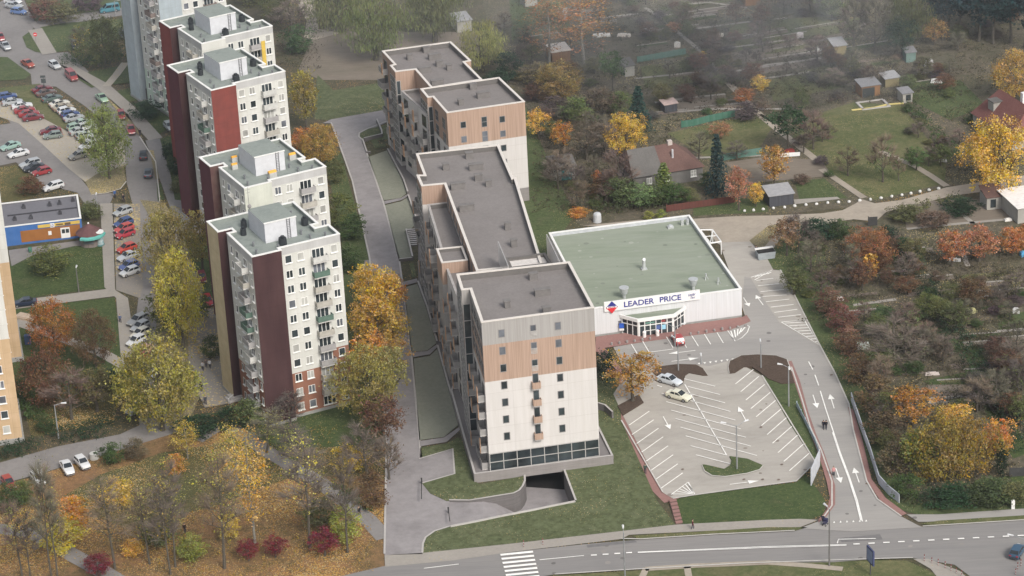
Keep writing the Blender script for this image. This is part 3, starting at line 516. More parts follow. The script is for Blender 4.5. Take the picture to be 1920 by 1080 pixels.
def win_mesh(w_, h_, mull=1, mat='w', sill=True, trans=False, glass=0):
    k = (w_, h_, mull, mat, sill, trans, glass)
    if k in WM: return WM[k]
    fr = {'w': wframe, 'g': gframe}[mat]; b = MB(); f = .07 if mat == 'w' else .09; d = .05
    b.box(-w_/2, -d, -h_/2, -w_/2+f, 0, h_/2); b.box(w_/2-f, -d, -h_/2, w_/2, 0, h_/2)
    b.box(-w_/2+f, -d, h_/2-f, w_/2-f, 0, h_/2); b.box(-w_/2+f, -d, -h_/2, w_/2-f, 0, -h_/2+f)
    for i in range(1, mull+1):
        x = -w_/2+w_*i/(mull+1); b.box(x-f*.7, -d+.002, -h_/2+f, x+f*.7, 0, h_/2-f)
    if trans: b.box(-w_/2+f, -d+.001, -.05, w_/2-f, 0, .03)
    if sill: b.box(-w_/2-.1, -.2, -h_/2-.12, w_/2+.1, 0, -h_/2-.003)
    p = MB(); p.box(-w_/2+.02, -.02, -h_/2+.02, w_/2-.02, .0, h_/2-.02)
    WM[k] = (b.mesh('window', [fr]), p.mesh('pane', [glass_m if glass else glass_d])); return WM[k]
def window(parent, x, y, z, rz, w_, h_, **k):
    a, p = win_mesh(w_, h_, **k); o = put(a, 'window', parent, (x, y, z), rz); put(p, 'pane', o) if (curt.random() > .22 or k.get('mat') == 'g') else put(CURT.setdefault(p.name, curtain_copy(p)), 'pane', o); return o
m_rail = [plain('railing_'+n, c, .7) for n, c in (('beige', (.4, .38, .34)), ('grey', (.33, .32, .32)), ('green', (.1, .16, .13)), ('brown', (.2, .16, .145)), ('pale', (.5, .5, .48)))]
BM = {}
def balcony(parent, x, y, z, rz, w_, d_, mi, rail_h=.95, slab=None):
    k = (w_, d_, rail_h)
    if k not in BM:
        b = MB(); b.box(-w_/2, -d_, -.15, w_/2, 0, 0); s = b.mesh('balcony', [slab or plain('balcony_slab', (.5, .49, .47))])
        b = MB(); h = rail_h
        b.box(-w_/2+.02, -d_+.02, .06, w_/2-.02, -d_+.07, h); b.box(-w_/2+.02, -d_+.072, .06, -w_/2+.07, 0, h); b.box(w_/2-.07, -d_+.072, .06, w_/2-.02, 0, h)
        b.box(-w_/2, -d_, h, w_/2, -d_+.1, h+.06)
        BM[k] = (s, b)
    s, rb = BM[k]; o = put(s, 'balcony', parent, (x, y, z), rz)
    kk = (k, mi)
    if kk not in BM: BM[kk] = rb.mesh('railing', [m_rail[mi]])
    put(BM[kk], 'railing', o); return o
# ------------------------------------------------------------------ eleven storey point blocks
m_roofT = ground_mat('grey_roof_felt', [(.2, .23, .215), (.26, .29, .27), (.17, .2, .19)], [(.19, .215, .2), (.27, .295, .275)], .35, 2, .4, bump=0)
m_cap = plain('white_coping', (.72, .72, .7), .6, var=.05)
m_ph = plain('lift_house_render', (.55, .56, .59), .8, var=.06)
wcl = dict(white=wall_mat('white_render', (.64, .64, .615), (.56, .565, .53), .12, .1, joints=(5.2, 2.62)), grey=wall_mat('pale_grey_render', (.48, .48, .48)), maroon=wall_mat('maroon_cladding', (.052, .026, .028), (.075, .039, .04), .3, .1, joints=(2.6, 2.62)),
  brick=wall_mat('terracotta_render', (.29, .145, .1), (.25, .115, .08)), yellow=wall_mat('yellow_render', (.58, .49, .32), (.5, .42, .27), joints=(5.2, 2.62)), red=wall_mat('red_cladding', (.22, .062, .052), (.18, .055, .048), joints=(2.6, 2.62)),
  redd=wall_mat('deep_red_cladding', (.23, .06, .055)), brown=wall_mat('brown_render', (.1, .05, .05), (.14, .09, .08)), pale=wall_mat('pale_blue_render', (.4, .46, .5), joints=(2.6, 2.62)), mint=wall_mat('pale_green_render', (.5, .6, .52)), blue=wall_mat('grey_blue_render', (.33, .38, .42)),
  cream=wall_mat('cream_render', (.6, .62, .55)), plum=wall_mat('plum_cladding', (.12, .045, .058)), sand=wall_mat('sand_render', (.55, .4, .26), (.5, .36, .22), joints=(5.2, 2.68)))
OUT = [(0, 0), (5, 0), (5, .85), (15.4, .85), (15.4, 5.3), (13.0, 5.3), (13.0, 6.6), (14.15, 6.6), (14.15, 17.2), (-1.1, 17.2), (-1.1, 12.15), (1.25, 12.15), (1.25, 11), (0, 11)]
RT = 30.4
def quad(b, p, q, z0, z1, m):
    L = math.dist(p, q); b.face([(*p, z0), (*q, z0), (*q, z1), (*p, z1)], m, [(0, z0), (L, z0), (L, z1), (0, z1)])
def tower(pix, z, yaw, label, panel, arm, armf, lower, upper='white', seed=1, sideup=None, band='grey', vents='black', low_h=(8, 10.7), aerial=False, yellowbal=False, hh=RT):
    rnd = random.Random(seed); o = G(*pix, z); t = thing('apartment_tower', label, 'apartment tower', (o.x, o.y, 0), yaw, 'white concrete point blocks beside the car parks')
    names = sorted(set([panel, arm, armf, lower, upper, sideup or upper, band, 'grey'])); idx = {n: i for i, n in enumerate(names)}; mats = [wcl[n] for n in names]
    b = MB(); E = OUT; su = sideup or upper; zt = hh-.14
    # front
    quad(b, E[0], E[1], 0, zt, idx[panel]); quad(b, E[1], E[2], 0, zt, idx[panel])
    xm = 12.6
    quad(b, (5, .85), (xm, .85), 0, low_h[0], idx[lower]); quad(b, (xm, .85), (15.4, .85), 0, low_h[1], idx[lower])
    quad(b, (5, .85), (xm, .85), low_h[0], 29, idx[upper]); quad(b, (xm, .85), (15.4, .85), low_h[1], 29, idx[upper]); quad(b, (5, .85), (15.4, .85), 29, zt, idx[band])
    for i in range(3, 9): quad(b, E[i], E[i+1], 0, zt, idx[su])
    quad(b, E[9], E[10], 0, zt, idx[arm]); quad(b, E[10], E[11], 0, zt, idx[armf]); quad(b, E[11], E[12], 0, zt, idx[armf]); quad(b, E[12], E[13], 0, zt, idx[su])
    quad(b, E[13], E[0], 0, low_h[0], idx[lower]); quad(b, E[13], E[0], low_h[0], 29, idx[su]); quad(b, E[13], E[0], 29, zt, idx[band])
    b.build('wall', mats, t)
    p = MB(); p.prism(offset(OUT, -.08), 0, .6, 0); p.build('plinth', [plain('plinth_grey', (.3, .3, .29))], t)
    flatroof('roof', OUT, hh-.75, hh, t, m_roofT, m_cap)
    ph = MB(); ph.box(4.4, 5.2, hh-.75, 9.8, 12.3, hh+2.6, 0, 1); q = ph.build('lift_house', [m_ph, m_roofT], t)
    c = MB(); c.box(4.3, 5.1, hh+2.602, 9.9, 5.35, hh+2.75); c.build('coping', [m_cap], q)
    c = MB(); c.tube((8.2, 5.1, hh-.7), (8.2, 5.1, hh+2.7), .05, .05, 5); c.tube((8.7, 5.1, hh-.7), (8.7, 5.1, hh+2.7), .05, .05, 5)
    for i in range(11): c.tube((8.2, 5.1, hh-.5+i*.3), (8.7, 5.1, hh-.5+i*.3), .03, .03, 4)
    c.build('ladder', [plain('dark_steel', (.12, .12, .13), .5)], q)
    vm = plain('black_vent', (.03, .035, .04), .6); om = plain('orange_cap', (.7, .36, .06), .7); gm = plain('vent_grey', (.45, .45, .43))
    for (x, y, r, h) in ((2.6, 10.3, .5, 1.1), (6.6, 3.4, .68, 1.15), (12.6, 8.7, .6, 1.2), (3.8, 13.2, .5, 1.2)):
        v = MB()
        if vents == 'black': v.tube((x, y, hh-.75), (x, y, hh-.75+h), r, r*.95, 12); v.tube((x, y, hh-.75+h), (x, y, hh-.45+h), r*.4, r*.55, 8)
        else: v.box(x-r, y-r*.7, hh-.75, x+r, y+r*.7, hh-.75+h*.75, 0); v.tube((x-r, y, hh-.75+h*.8), (x+r, y, hh-.75+h*.8), r*.5, r*.5, 8, 1)
        v.build('roof_vent', [vm] if vents == 'black' else [gm, om], t)
    for (x, y) in ((1.6, 2.2), (2.3, 5.2), (1.3, 12.9), (11.2, 3.1), (13.6, 2.6), (10.6, 5.4), (12.2, 13.6), (5.3, 2.2)):
        v = MB(); v.tube((x, y, hh-.75), (x, y, hh-.1), .16, .16, 8); v.tube((x, y, hh-.1), (x, y, hh+.05), .26, .2, 8); v.build('roof_pipe', [plain('pipe_grey', (.16, .17, .18))], t)
    if aerial:
        v = MB(); v.tube((4.6, 12.1, hh+2.6), (4.6, 12.1, hh+6.5), .05, .03, 5); v.tube((4.2, 12.1, hh+6), (5, 12.1, hh+6), .03, .03, 4); v.tube((4.3, 12.1, hh+5.5), (4.9, 12.1, hh+5.5), .03, .03, 4); v.ball((4.6, 11.9, hh+3.2), .35, 10, 5); v.build('aerial', [gframe], t)
    nw = 0
    for k in range(11):
        zc = 28.1-2.62*k
        for x in (6.35, 8.45):
            ms = rnd.choice((0, 1, 1)); window(t, x, .85, zc, 0, 1.15, 1.35, mull=ms, glass=rnd.random() < .3); nw += 1
        window(t, 11.4, .85, zc-.1, 0, 2.1, 1.6, mull=2, glass=rnd.random() < .3)
        window(t, 14.2, .85, zc, 0, 1.1, 1.35, mull=rnd.choice((0, 1)), glass=rnd.random() < .3)
        for y, w_ in ((.9, .8), (3.3, 1.5), (6.8, 1.3), (9.2, .8)): window(t, 0, y, zc, -math.pi/2, w_, 1.3, mull=1 if w_ > 1 else 0, glass=rnd.random() < .4)
        if k < 10:
            balcony(t, 11.5, .848, zc-1.35, 0, 2.7, 1.1, rnd.choice((0, 0, 0, 1, 1, 1, 4, 4, 0, 2, 3)))
            balcony(t, -.002, 3.7, zc-1.35, -math.pi/2, 3.0, 1.15, rnd.choice((0, 0, 0, 1, 1, 1, 1, 4, 4, 2, 3)))
    d = MB(); d.box(.2, 12.02, .6, 1.1, 12.15, 2.9); d.build('door', [plain('door_dark', (.08, .07, .07))], t)
    if yellowbal:
        d = MB(); d.box(12.2, -.35, 23.2, 13.0, -.27, 28.2); d.build('sun_screen', [plain('yellow_screen', (.6, .42, .08))], t)
    return t
tower((472.1, 481.2), RT, .4389, 'nearest white tower, with a maroon front panel and yellow side wing', 'maroon', 'yellow', 'maroon', 'brick', seed=3, aerial=True)
tower((457.4, 352.5), RT, .4678, 'white tower with a blank cream front panel and orange roof vents', 'cream', 'plum', 'brown', 'white', seed=5, vents='orange')
tower((395.2, 169.2), RT, .5045, 'white tower with a bright red front panel and dark red side wing', 'red', 'plum', 'maroon', 'white', seed=8, sideup='white')
tower((377.4, 81.8), RT, .5097, 'white tower with a red side wing standing in front of the grey-blue one', 'white', 'redd', 'maroon', 'white', seed=11, yellowbal=True)
tower((320, 222), 0, .53, 'farthest pale grey-blue tower, cut off by the top edge', 'pale', 'pale', 'blue', 'mint', seed=14, sideup='white', band='pale')
def tower2(pix, yaw, label, seed):
    """the two blocks cut by the left edge: only their right ends show"""
    rnd = random.Random(seed); o = G(*pix, 0); t = thing('apartment_tower', label, 'apartment tower', (o.x, o.y, 0), yaw, 'sand and white blocks cut off by the left edge')
    W = -22; b = MB(); mats = [wcl['sand'], wcl['white']]
    P = [(W, 0), (0, 0), (0, 14), (W, 14)]
    for i in range(4):
        quad(b, P[i], P[(i+1) % 4], 0, 18.5, 0); quad(b, P[i], P[(i+1) % 4], 18.5, 33, 1)
    b.build('wall', mats, t); flatroof('roof', P, 32.5, 33.2, t, m_roofT, m_cap)
    p = MB(); p.prism(offset(P, -.3), 0, .8, 0); p.build('plinth', [plain('plinth_grey', (.3, .3, .29))], t)
    for k in range(12):
        for i in range(3):
            x = -2.3-i*5.2; z = 2.6+k*2.68; window(t, x, 0, z, 0, 1.15, 1.35, mull=rnd.choice((0, 1)), glass=rnd.random() < .3)
        window(t, -5.2, 0, 2.6+k*2.68, 0, 1.5, 1.5, mull=1); balcony(t, -5.2, -.002, 1.2+k*2.68, 0, 2.2, .9, rnd.choice((0, 1, 3, 4)))
tower2((43, 828), .2, 'sand and white tower at the left edge with a hedge at its foot', 21)
tower2((42, 676), .2, 'narrow strip of sand tower set back behind the nearer one', 22)
# ------------------------------------------------------------------ new buildings
m_nroof = ground_mat('grey_gravel_roof', [(.18, .165, .16), (.235, .218, .212)], [(.165, .152, .148), (.245, .227, .22)], .2, 2.2, .5, bump=.05)
m_nside = plain('parapet_inside', (.14, .132, .126), .9, var=.08)
m_ncap = plain('cream_coping', (.62, .58, .54), .7, var=.04)
m_wood = wall_mat('vertical_larch_boards', (.46, .33, .26), (.335, .235, .182), 8, .05, .4, .6)
m_ngrey = wall_mat('ribbed_grey_cladding', (.38, .366, .356), (.33, .316, .307), 7, .05, .4, .6)
m_nwhite = wall_mat('bright_white_render', (.62, .597, .585), (.58, .558, .545), .25, .08, joints=(4.3, 2.93))
m_nplinth = wall_mat('stone_plinth', (.27, .25, .245), (.23, .215, .21), .3, 6)
m_cage = plain('dark_balcony_metal', (.3, .29, .283), .6); m_screen = plain('wood_screen', (.5, .31, .2), .8)
def wpoly(pix, z): return ccw([tuple(G(x, y, z)[:2]) for x, y in pix])
def bandwalls(pts, bands, parent, name='wall', z0=0.):
    b = MB(); mats = [m for _, m in bands]; n = len(pts)
    for i in range(n):
        p, q = pts[i], pts[(i+1) % n]; z = z0; L = math.dist(p, q)
        for k, (zt, m) in enumerate(bands): b.face([(*p, z), (*q, z), (*q, zt), (*p, zt)], k, [(0, z), (L, z), (L, zt), (0, zt)]); z = zt
    return b.build(name, mats, parent)
def roofbox(parent, pix, z, w_, d_, h, rz, name='roof_vent', m=None):
    p = G(*pix, z) - parent.location; b = MB(); b.box(-w_/2, -d_/2, 0, w_/2, d_/2, h, 0)
    b.box(-w_/2-.08, -d_/2-.08, h+.002, w_/2+.08, d_/2+.08, h+.12, 0)
    return b.build(name, [m or plain('vent_box', (.17, .16, .155), .8)], parent, (p.x, p.y, z), rz)
def rel(pts, o): return [(p[0]-o.x, p[1]-o.y) for p in pts]
CL = {}
def cl_mesh(kind, w_, d_=1.5):
    k = (kind, w_, d_)
    if k in CL: return CL[k]
    b = MB()
    if kind == 'balcony': b.box(-w_/2, -d_, -.18, w_/2, 0, 0); m = [plain('new_balcony_slab', (.42, .4, .39))]
    elif kind == 'cage':
        b.box(-w_/2, -d_, 0, w_/2, -d_+.06, 1.05); b.box(-w_/2, -d_+.062, 0, -w_/2+.06, 0, 1.05); b.box(w_/2-.06, -d_+.062, 0, w_/2, 0, 1.05); m = [m_cage]
    elif kind == 'screen': b.box(w_/2-.75, -d_-.1, -.1, w_/2+.05, -d_-.03, 2.3); m = [m_screen]
    elif kind == 'door': b.box(-w_/2, -.05, 0, w_/2, 0, 2.35, 0); b.box(-w_/2+.08, -.07, .08, -.04, -.051, 2.27, 1); b.box(.04, -.07, .08, w_/2-.08, -.051, 2.27, 1); m = [gframe, glass_d]
    CL[k] = b.mesh(kind, m); return CL[k]
def clutter(parent, a, c, floors, zs, seed, prob=.62, bay=3.7, protr=1.5, fl=2.93):
    """balconied facade from a to c (local xy); outward is to the right of a->c"""
    rnd = random.Random(seed); a = Vector(a); c = Vector(c); d = c-a; L = d.length; d.normalize(); rz = math.atan2(d.y, d.x)
    n = max(1, int(L/bay)); nb = 0
    for f in range(floors):
        z = zs+f*fl
        for i in range(n):
            p = a+d*((i+.5)*L/n); w_ = rnd.choice((1.3, 1.9, 1.9, 2.3))
            if rnd.random() < .78: put(cl_mesh('door', w_), 'balcony_door', parent, (p.x, p.y, z), rz)
            if rnd.random() < prob and nb < 98:
                dep = rnd.choice((.8, 1.1, 1.1, 1.5)); o = put(cl_mesh('balcony', 3.0, dep), 'balcony', parent, (p.x, p.y, z), rz); nb += 1
                put(cl_mesh('cage', 3.0, dep), 'railing', o)
                if rnd.random() < .6: put(cl_mesh('screen', 3.0, dep), 'screen', o)
def glazed(parent, a, c, z0, z1, nx, nz, parts='glazing', m=None):
    a = Vector(a); c = Vector(c); L = (c-a).length; rz = math.atan2((c-a).y, (c-a).x); b = MB()
    b.box(.1, -.05, z0+.05, L-.1, -.01, z1-.05, 1); t = .06
    for i in range(nx+1): x = .1+(L-.2)*i/nx; b.box(x-t, -.12, z0, x+t, -.052, z1, 0)
    for i in range(nz+1): z = z0+(z1-z0)*i/nz; b.box(.16, -.11, z-t, L-.16, -.053, z+t, 0)
    return b.build(parts, [m or plain('mullion_grey', (.38, .37, .36)), glass_d], parent, (a.x, a.y, 0), rz)
# --- tower A
ZA = 26.9; A_o = G(919, 882, 1.3); A_o.z = 0
tA = thing('apartment_building', 'nearest new block, with grey, timber and white bands over glazing', 'apartment building', tuple(A_o), 0, 'new grey roofed apartment buildings in a row')
rp = [(902.5, 604), (1114, 576), (1068, 490), (856, 513.5), (865, 543), (881, 541.5)]
PA = rel([tuple(G(x, y, ZA)[:2]) for x, y in rp], A_o); PA = ccw(PA)
i0 = min(range(len(PA)), key=lambda i: math.dist(PA[i], (0, 0))); PA = PA[i0:]+PA[:i0]
bandwalls(PA, [(4.35, m_ngrey), (16.7, m_nwhite), (22.9, m_wood), (ZA-.14, m_ngrey)], tA)
flatroof('roof', PA, ZA-1.1, ZA, tA, m_nroof, m_ncap, .35, mside=m_nside)
f0, f1 = Vector(PA[0]), Vector(PA[1]); fd = (f1-f0).normalized(); frz = math.atan2(fd.y, fd.x)
glazed(tA, f0, f1, 1.35, 4.3, 8, 2, 'shopfront')
def onA(s): p = f0+fd*s; return p.x, p.y
WB = {}
for k in range(7):
    z = 7.0+2.93*k
    for s in (3.0, 11.75): window(tA, *onA(s), z, frz, 1.0, 1.35, mull=0, mat='g', sill=False, glass=1 if k > 4 else 0)
    s = 7.9
    window(tA, *onA(s), z+.15, frz, .95, 2.3 if k < 4 else 1.2, mull=0, mat='g', sill=False, glass=1 if k > 4 else 0)
    if k < 4:
        b = MB(); b.box(-.65, -.75, -1.15, .65, -.0, -1.0); q = b.build('balcony', [plain('new_balcony_slab', (.42, .4, .39))], tA, (*onA(s), z), frz)
        b = MB(); b.box(-.65, -.8, -1.0, .65, -.7, .05); b.box(-.65, -.699, -1.0, -.57, 0, .05); b.box(.57, -.699, -1.0, .65, 0, .05); b.build('railing', [m_wood], q)
    else:
        b = MB()
        for j in range(5): b.box(-.5, -.1, -1.15+j*.2, .5, -.06, -1.07+j*.2)
        b.build('grille', [plain('pale_grille', (.5, .48, .46))], tA, (*onA(s), z), frz)
for p, w_, d_, h in (((1000, 524), 1.3, .8, 1.1), ((1017, 553), 2.4, .9, 1.0), ((951, 576), .9, .9, 1.1), ((1025, 587), 1.2, .8, 1.0)): roofbox(tA, p, ZA-1.1, w_, d_, h, frz)
# left side of A: upper timber with tall windows, balconies below, glazed stair bump
la, lb, lc, ld = [Vector(PA[i]) for i in (5, 4, 3, 0)]
ld = Vector(PA[0]); ls = Vector(PA[-1])
# order of PA: front-left, front-right, back-right, back-left, bump, step
def side(a, c, name, zs, hh_, w_, seed, n):
    d = (c-a); L = d.length; d.normalize(); rz = math.atan2(d.y, d.x)
    for z in zs:
        for i in range(n):
            p = a+d*(L*(i+.5)/n); window(tA, p.x, p.y, z, rz, w_, hh_, mull=1, mat='g', sill=False, trans=True)
side(Vector(PA[5]), Vector(PA[0]), 'x', (18.6, 21.6, 24.5), 2.0, 2.3, 1, 4)
clutter(tA, PA[5], PA[0], 5, 1.5, 4, .75, 3.8)
glazed(tA, PA[3], PA[4], 1.4, ZA-1.3, 4, 16)
glazed(tA, PA[4], PA[5], 1.4, ZA-2.5, 1, 8, m=plain('pale_spandrel', (.42, .4, .39)))
# terrace plinth under A
TP = [(889, 892), (1150, 857), (1122, 800), (1095, 740), (860, 700), (845, 735), (863, 800)]
tp = ccw([tuple(G(x, y, 1.3)[:2]) for x, y in TP]); b = MB(); b.prism(tp, -.05, 1.3, 0, 1)
o = b.build('terrace', [m_nplinth, m_walk]); tag(o, 'raised dark paved terrace with a board-marked concrete edge around the nearest new tower', 'terrace', px=(900, 895))
b = MB(); ring(b, offset(tp, -.02), offset(tp, .3), 1.0, 1.62, 0, 0, 1); q = b.build('parapet', [m_nplinth, m_conc], o)
b = MB(); pa = G(986.8, 888), G(1056.8, 882)
dA = (pa[1]-pa[0]).normalized(); nA = Vector((dA.y, -dA.x, 0))*.12
# --- link building M (tapering slab)
ZM = 23.0; M_o = G(900, 560, 0)
tM = thing('apartment_building', 'long tapering middle building with a big grey roof and a recessed timber top storey', 'apartment building', (M_o.x, M_o.y, 0), 0, 'new grey roofed apartment buildings in a row')
pm = [(780, 287.5), (935, 271), (962, 333), (967, 332), (1017, 495), (893, 508), (833, 344), (833, 344)]
mp = [(893, 507), (1017, 494.5), (967, 332), (962, 333), (935, 271), (780, 287.5), (795, 327.5), (781, 327.5), (790, 348), (833, 344)]
PM = rel([tuple(G(x, y, ZM)[:2]) for x, y in mp], M_o); PM = ccw(PM)
bandwalls(PM, [(19.4, m_nwhite), (ZM-.14, m_wood)], tM)
flatroof('roof', PM, ZM-1.0, ZM, tM, m_nroof, m_ncap, .35, mside=m_nside)
for p, w_, d_, h in (((836, 318), 1.1, .8, 1.1), ((880, 297), 1.3, .8, 1.1), ((893, 318), 2.5, .9, 1.1), ((897, 338), 1.3, .9, 1.1), ((916, 349), 1.0, .8, 1.1), ((859, 354), 2.5, .9, 1.1), ((875, 395), 2.5, .9, 1.1), ((952, 430), 1.0, .8, 1.2), ((964, 462), 1.0, .8, 1.2)): roofbox(tM, p, ZM-1.0, w_, d_, h, .16)
# lower body in front (left) of the recessed storey, its roof is a terrace
ZL = 20.4
lo = [(888, 522), (880, 487), (868, 462), (838, 374), (833, 363), (805, 385), (822, 452), (834, 487), (846, 520), (851, 540)]
lo = [(905, 556), (884, 490), (868, 454), (841, 378), (802, 383), (822, 450), (836, 500), (857, 556)]
PLm = ccw(rel([tuple(G(x, y, ZL)[:2]) for x, y in lo], M_o))
bandwalls(PLm, [(ZL-.14, m_nwhite)], tM, 'lower_wall'); flatroof('terrace_roof', PLm, ZL-.9, ZL, tM, m_nroof, plain('grey_coping', (.36, .34, .33)), .3, mside=m_nside)
bu = [(818, 466), (867, 461), (877, 487), (828, 492)]
PB = ccw(rel([tuple(G(x, y, 21.6)[:2]) for x, y in bu], M_o)); bandwalls(PB, [(17.6, m_ngrey), (21.46, m_wood)], tM, 'bay_wall'); flatroof('bay_roof', PB, 20.9, 21.6, tM, m_nroof, m_ncap, .25, mside=m_nside)
W2 = lambda x, y, z: tuple((G(x, y, z)-M_o)[:2])
clutter(tM, W2(802, 383, ZL), W2(822, 450, ZL), 6, 1.6, 9, .62); clutter(tM, W2(828, 474, ZL), W2(857, 556, ZL), 6, 1.6, 10, .62)
clutter(tM, PM[[i for i in range(len(PM)) if abs(PX((PM[i][0]+M_o.x, PM[i][1]+M_o.y, ZM))[0]-780) < 2][0]], W2(795, 327.5, ZM), 6, 1.6, 12, .6)
glazed(tM, W2(781, 327.5, ZM), W2(790, 348, ZM), 1.4, 21.5, 3, 14)
a_, c_ = Vector(W2(833, 344, ZM)), Vector(W2(893, 508, ZM)); d_ = (c_-a_); L_ = d_.length; d_.normalize()
for i in range(9):
    p = a_+d_*(4+i*(L_-6)/9); window(tM, p.x, p.y, 20.9, math.atan2(d_.y, d_.x), 1.5, 2.2, mull=1, mat='g', sill=False)
# lower white roofed link and frosted screens beside it
b = MB(); ln = ccw([tuple(G(x, y, 23.1)[:2]) for x, y in ((948, 484), (1022, 475), (1034, 494), (957, 503))]); b.prism(ln, 0, 22.6, 0)
o = b.build('link_block', [m_nwhite]); tag(o, 'stair block with a white flat roof beside the nearest new block', 'stair block', px=(990, 490))
flatroof('roof', ln, 22.62, 23.2, o, plain('white_membrane', (.6, .57, .55)), m_nside, .3, mside=m_nside)
mg, ng, lg, bg = _new('frosted_screen'); bg.inputs['Base Color'].default_value = (.55, .54, .54, 1); bg.inputs['Alpha'].default_value = .5; bg.inputs['Roughness'].default_value = .3
t = thing('glass_screen', 'translucent frosted glass screens standing around the lower white roof', 'glass screen', tuple(G(990, 470, 22)))
q0 = G(990, 470, 22)
for i, (u, v) in enumerate((((934, 452), (953, 498)), ((1025, 439), (1049, 489)))):
    p, q = G(*u, 26)-q0, G(*v, 26)-q0; b = MB(); n_ = (q-p).normalized(); n_ = Vector((n_.y, -n_.x, 0))*.08
    b.prism(ccw([tuple((p+n_)[:2]), tuple((q+n_)[:2]), tuple((q-n_)[:2]), tuple((p-n_)[:2])]), .05, 4.0, 0); b.build('screen', [mg], t)
# --- building F
ZF = 20.2
F_o = G(860, 330, 0); tF = thing('apartment_building', 'farthest new building with a stepped grey roof and timber clad upper storeys', 'apartment building', (F_o.x, F_o.y, 0), 0, 'new grey roofed apartment buildings in a row')
fb = [(837.5, 211), (984, 190), (936, 144.5), (788, 166), (801, 182), (811, 181)]
PF = ccw(rel([tuple(G(x, y, ZF)[:2]) for x, y in fb], F_o))
i0 = min(range(len(PF)), key=lambda i: abs(PX((PF[i][0]+F_o.x, PF[i][1]+F_o.y, ZF))[0]-837.5)); PF = PF[i0:]+PF[:i0]
bandwalls(PF, [(2.8, m_nplinth), (13.3, m_nwhite), (ZF-.14, m_wood)], tF); flatroof('roof', PF, ZF-1.1, ZF, tF, m_nroof, m_ncap, .35, mside=m_nside)
fk = [(904, 148.5), (871, 115.5), (883, 113), (845, 77.5), (716, 95), (739, 120), (731, 122), (741, 134), (778, 129.5), (808, 164)]
ZK = 19.9; PK = ccw(rel([tuple(G(x, y, ZK)[:2]) for x, y in fk], F_o)); bandwalls(PK, [(13.0, m_nwhite), (ZK-.14, m_wood)], tF, 'rear_wall'); flatroof('rear_roof', PK, ZK-1.1, ZK, tF, m_nroof, m_ncap, .35, mside=m_nside)
ft = [(778, 163), (800, 160), (776, 138), (750, 142), (745, 147), (800, 190), (812, 186)]
W3 = lambda x, y, z: tuple((G(x, y, z)-F_o)[:2])
PT = ccw(rel([tuple(G(x, y, 16.6)[:2]) for x, y in ((752, 170), (803, 215), (838, 210), (800, 165), (786, 165))], F_o))
bandwalls(PT, [(16.5, m_nwhite)], tF, 'lower_wall'); flatroof('terrace_roof', PT, 15.9, 16.6, tF, m_nroof, plain('grey_coping', (.36, .34, .33)), .3, mside=m_nside)
for p, w_, d_, h in (((887, 167), 1.3, .8, 1.1), ((906, 183), 2.4, .9, 1.1), ((864, 196), 1.0, .8, 1.1)): roofbox(tF, p, ZF-1.1, w_, d_, h, .28)
for p, w_, d_, h in (((768, 112), 1.0, .8, 1.1), ((800, 98), 1.4, .8, 1.1), ((815, 111), 2.4, .9, 1.1), ((824, 124), 1.3, .8, 1.1), ((842, 131), 1.0, .8, 1.1), ((796, 136), 2.4, .9, 1.1), ((820, 160), 2.4, .9, 1.1)): roofbox(tF, p, ZK-1.1, w_, d_, h, .28)
f0, f1 = Vector(PF[0]), Vector(PF[1]); fL = (f1-f0).length; fd = (f1-f0).normalized(); frz = math.atan2(fd.y, fd.x)
for k, z in enumerate((17.3, 14.4, 11.5, 8.6, 5.7)):
    for s, w_, h in ((.2, 1.1, 1.3), (.47, 1.1, 2.1), (.7, 1.1, 1.3)): p = f0+fd*s*fL; window(tF, p.x, p.y, z, frz, w_, h, mull=0, mat='g', sill=False, trans=h > 2, glass=k % 2)
def fside(a, c, zs, n, w_=1.9, h=2.2):
    a = Vector(a); c = Vector(c); d = c-a; L = d.length; d.normalize()
    for z in zs:
        for i in range(n): p = a+d*(L*(i+.5)/n); window(tF, p.x, p.y, z, math.atan2(d.y, d.x), w_, h, mull=2, mat='g', sill=False, trans=True)
fside(W3(811, 181, ZF), W3(837.5, 211, ZF), (17.2, 14.3, 11.3, 8.4, 5.5), 2)
glazed(tF, W3(788, 166, ZF), W3(801, 182, ZF), 1, ZF-1.6, 4, 14); glazed(tF, W3(801, 182, ZF), W3(811, 181, ZF), 1, ZF-2, 1, 6, m=plain('pale_spandrel', (.42, .4, .39)))
clutter(tF, W3(716, 95, ZK), W3(739, 120, ZK), 6, 1.6, 31, .6); glazed(tF, W3(731, 122, ZK), W3(741, 134, ZK), 1, ZK-1.6, 4, 14); glazed(tF, W3(741, 134, ZK), W3(750, 133, ZK), 1, ZK-2, 1, 6)
clutter(tF, W3(752, 170, 16.6), W3(803, 215, 16.6), 5, 1.6, 33, .7)
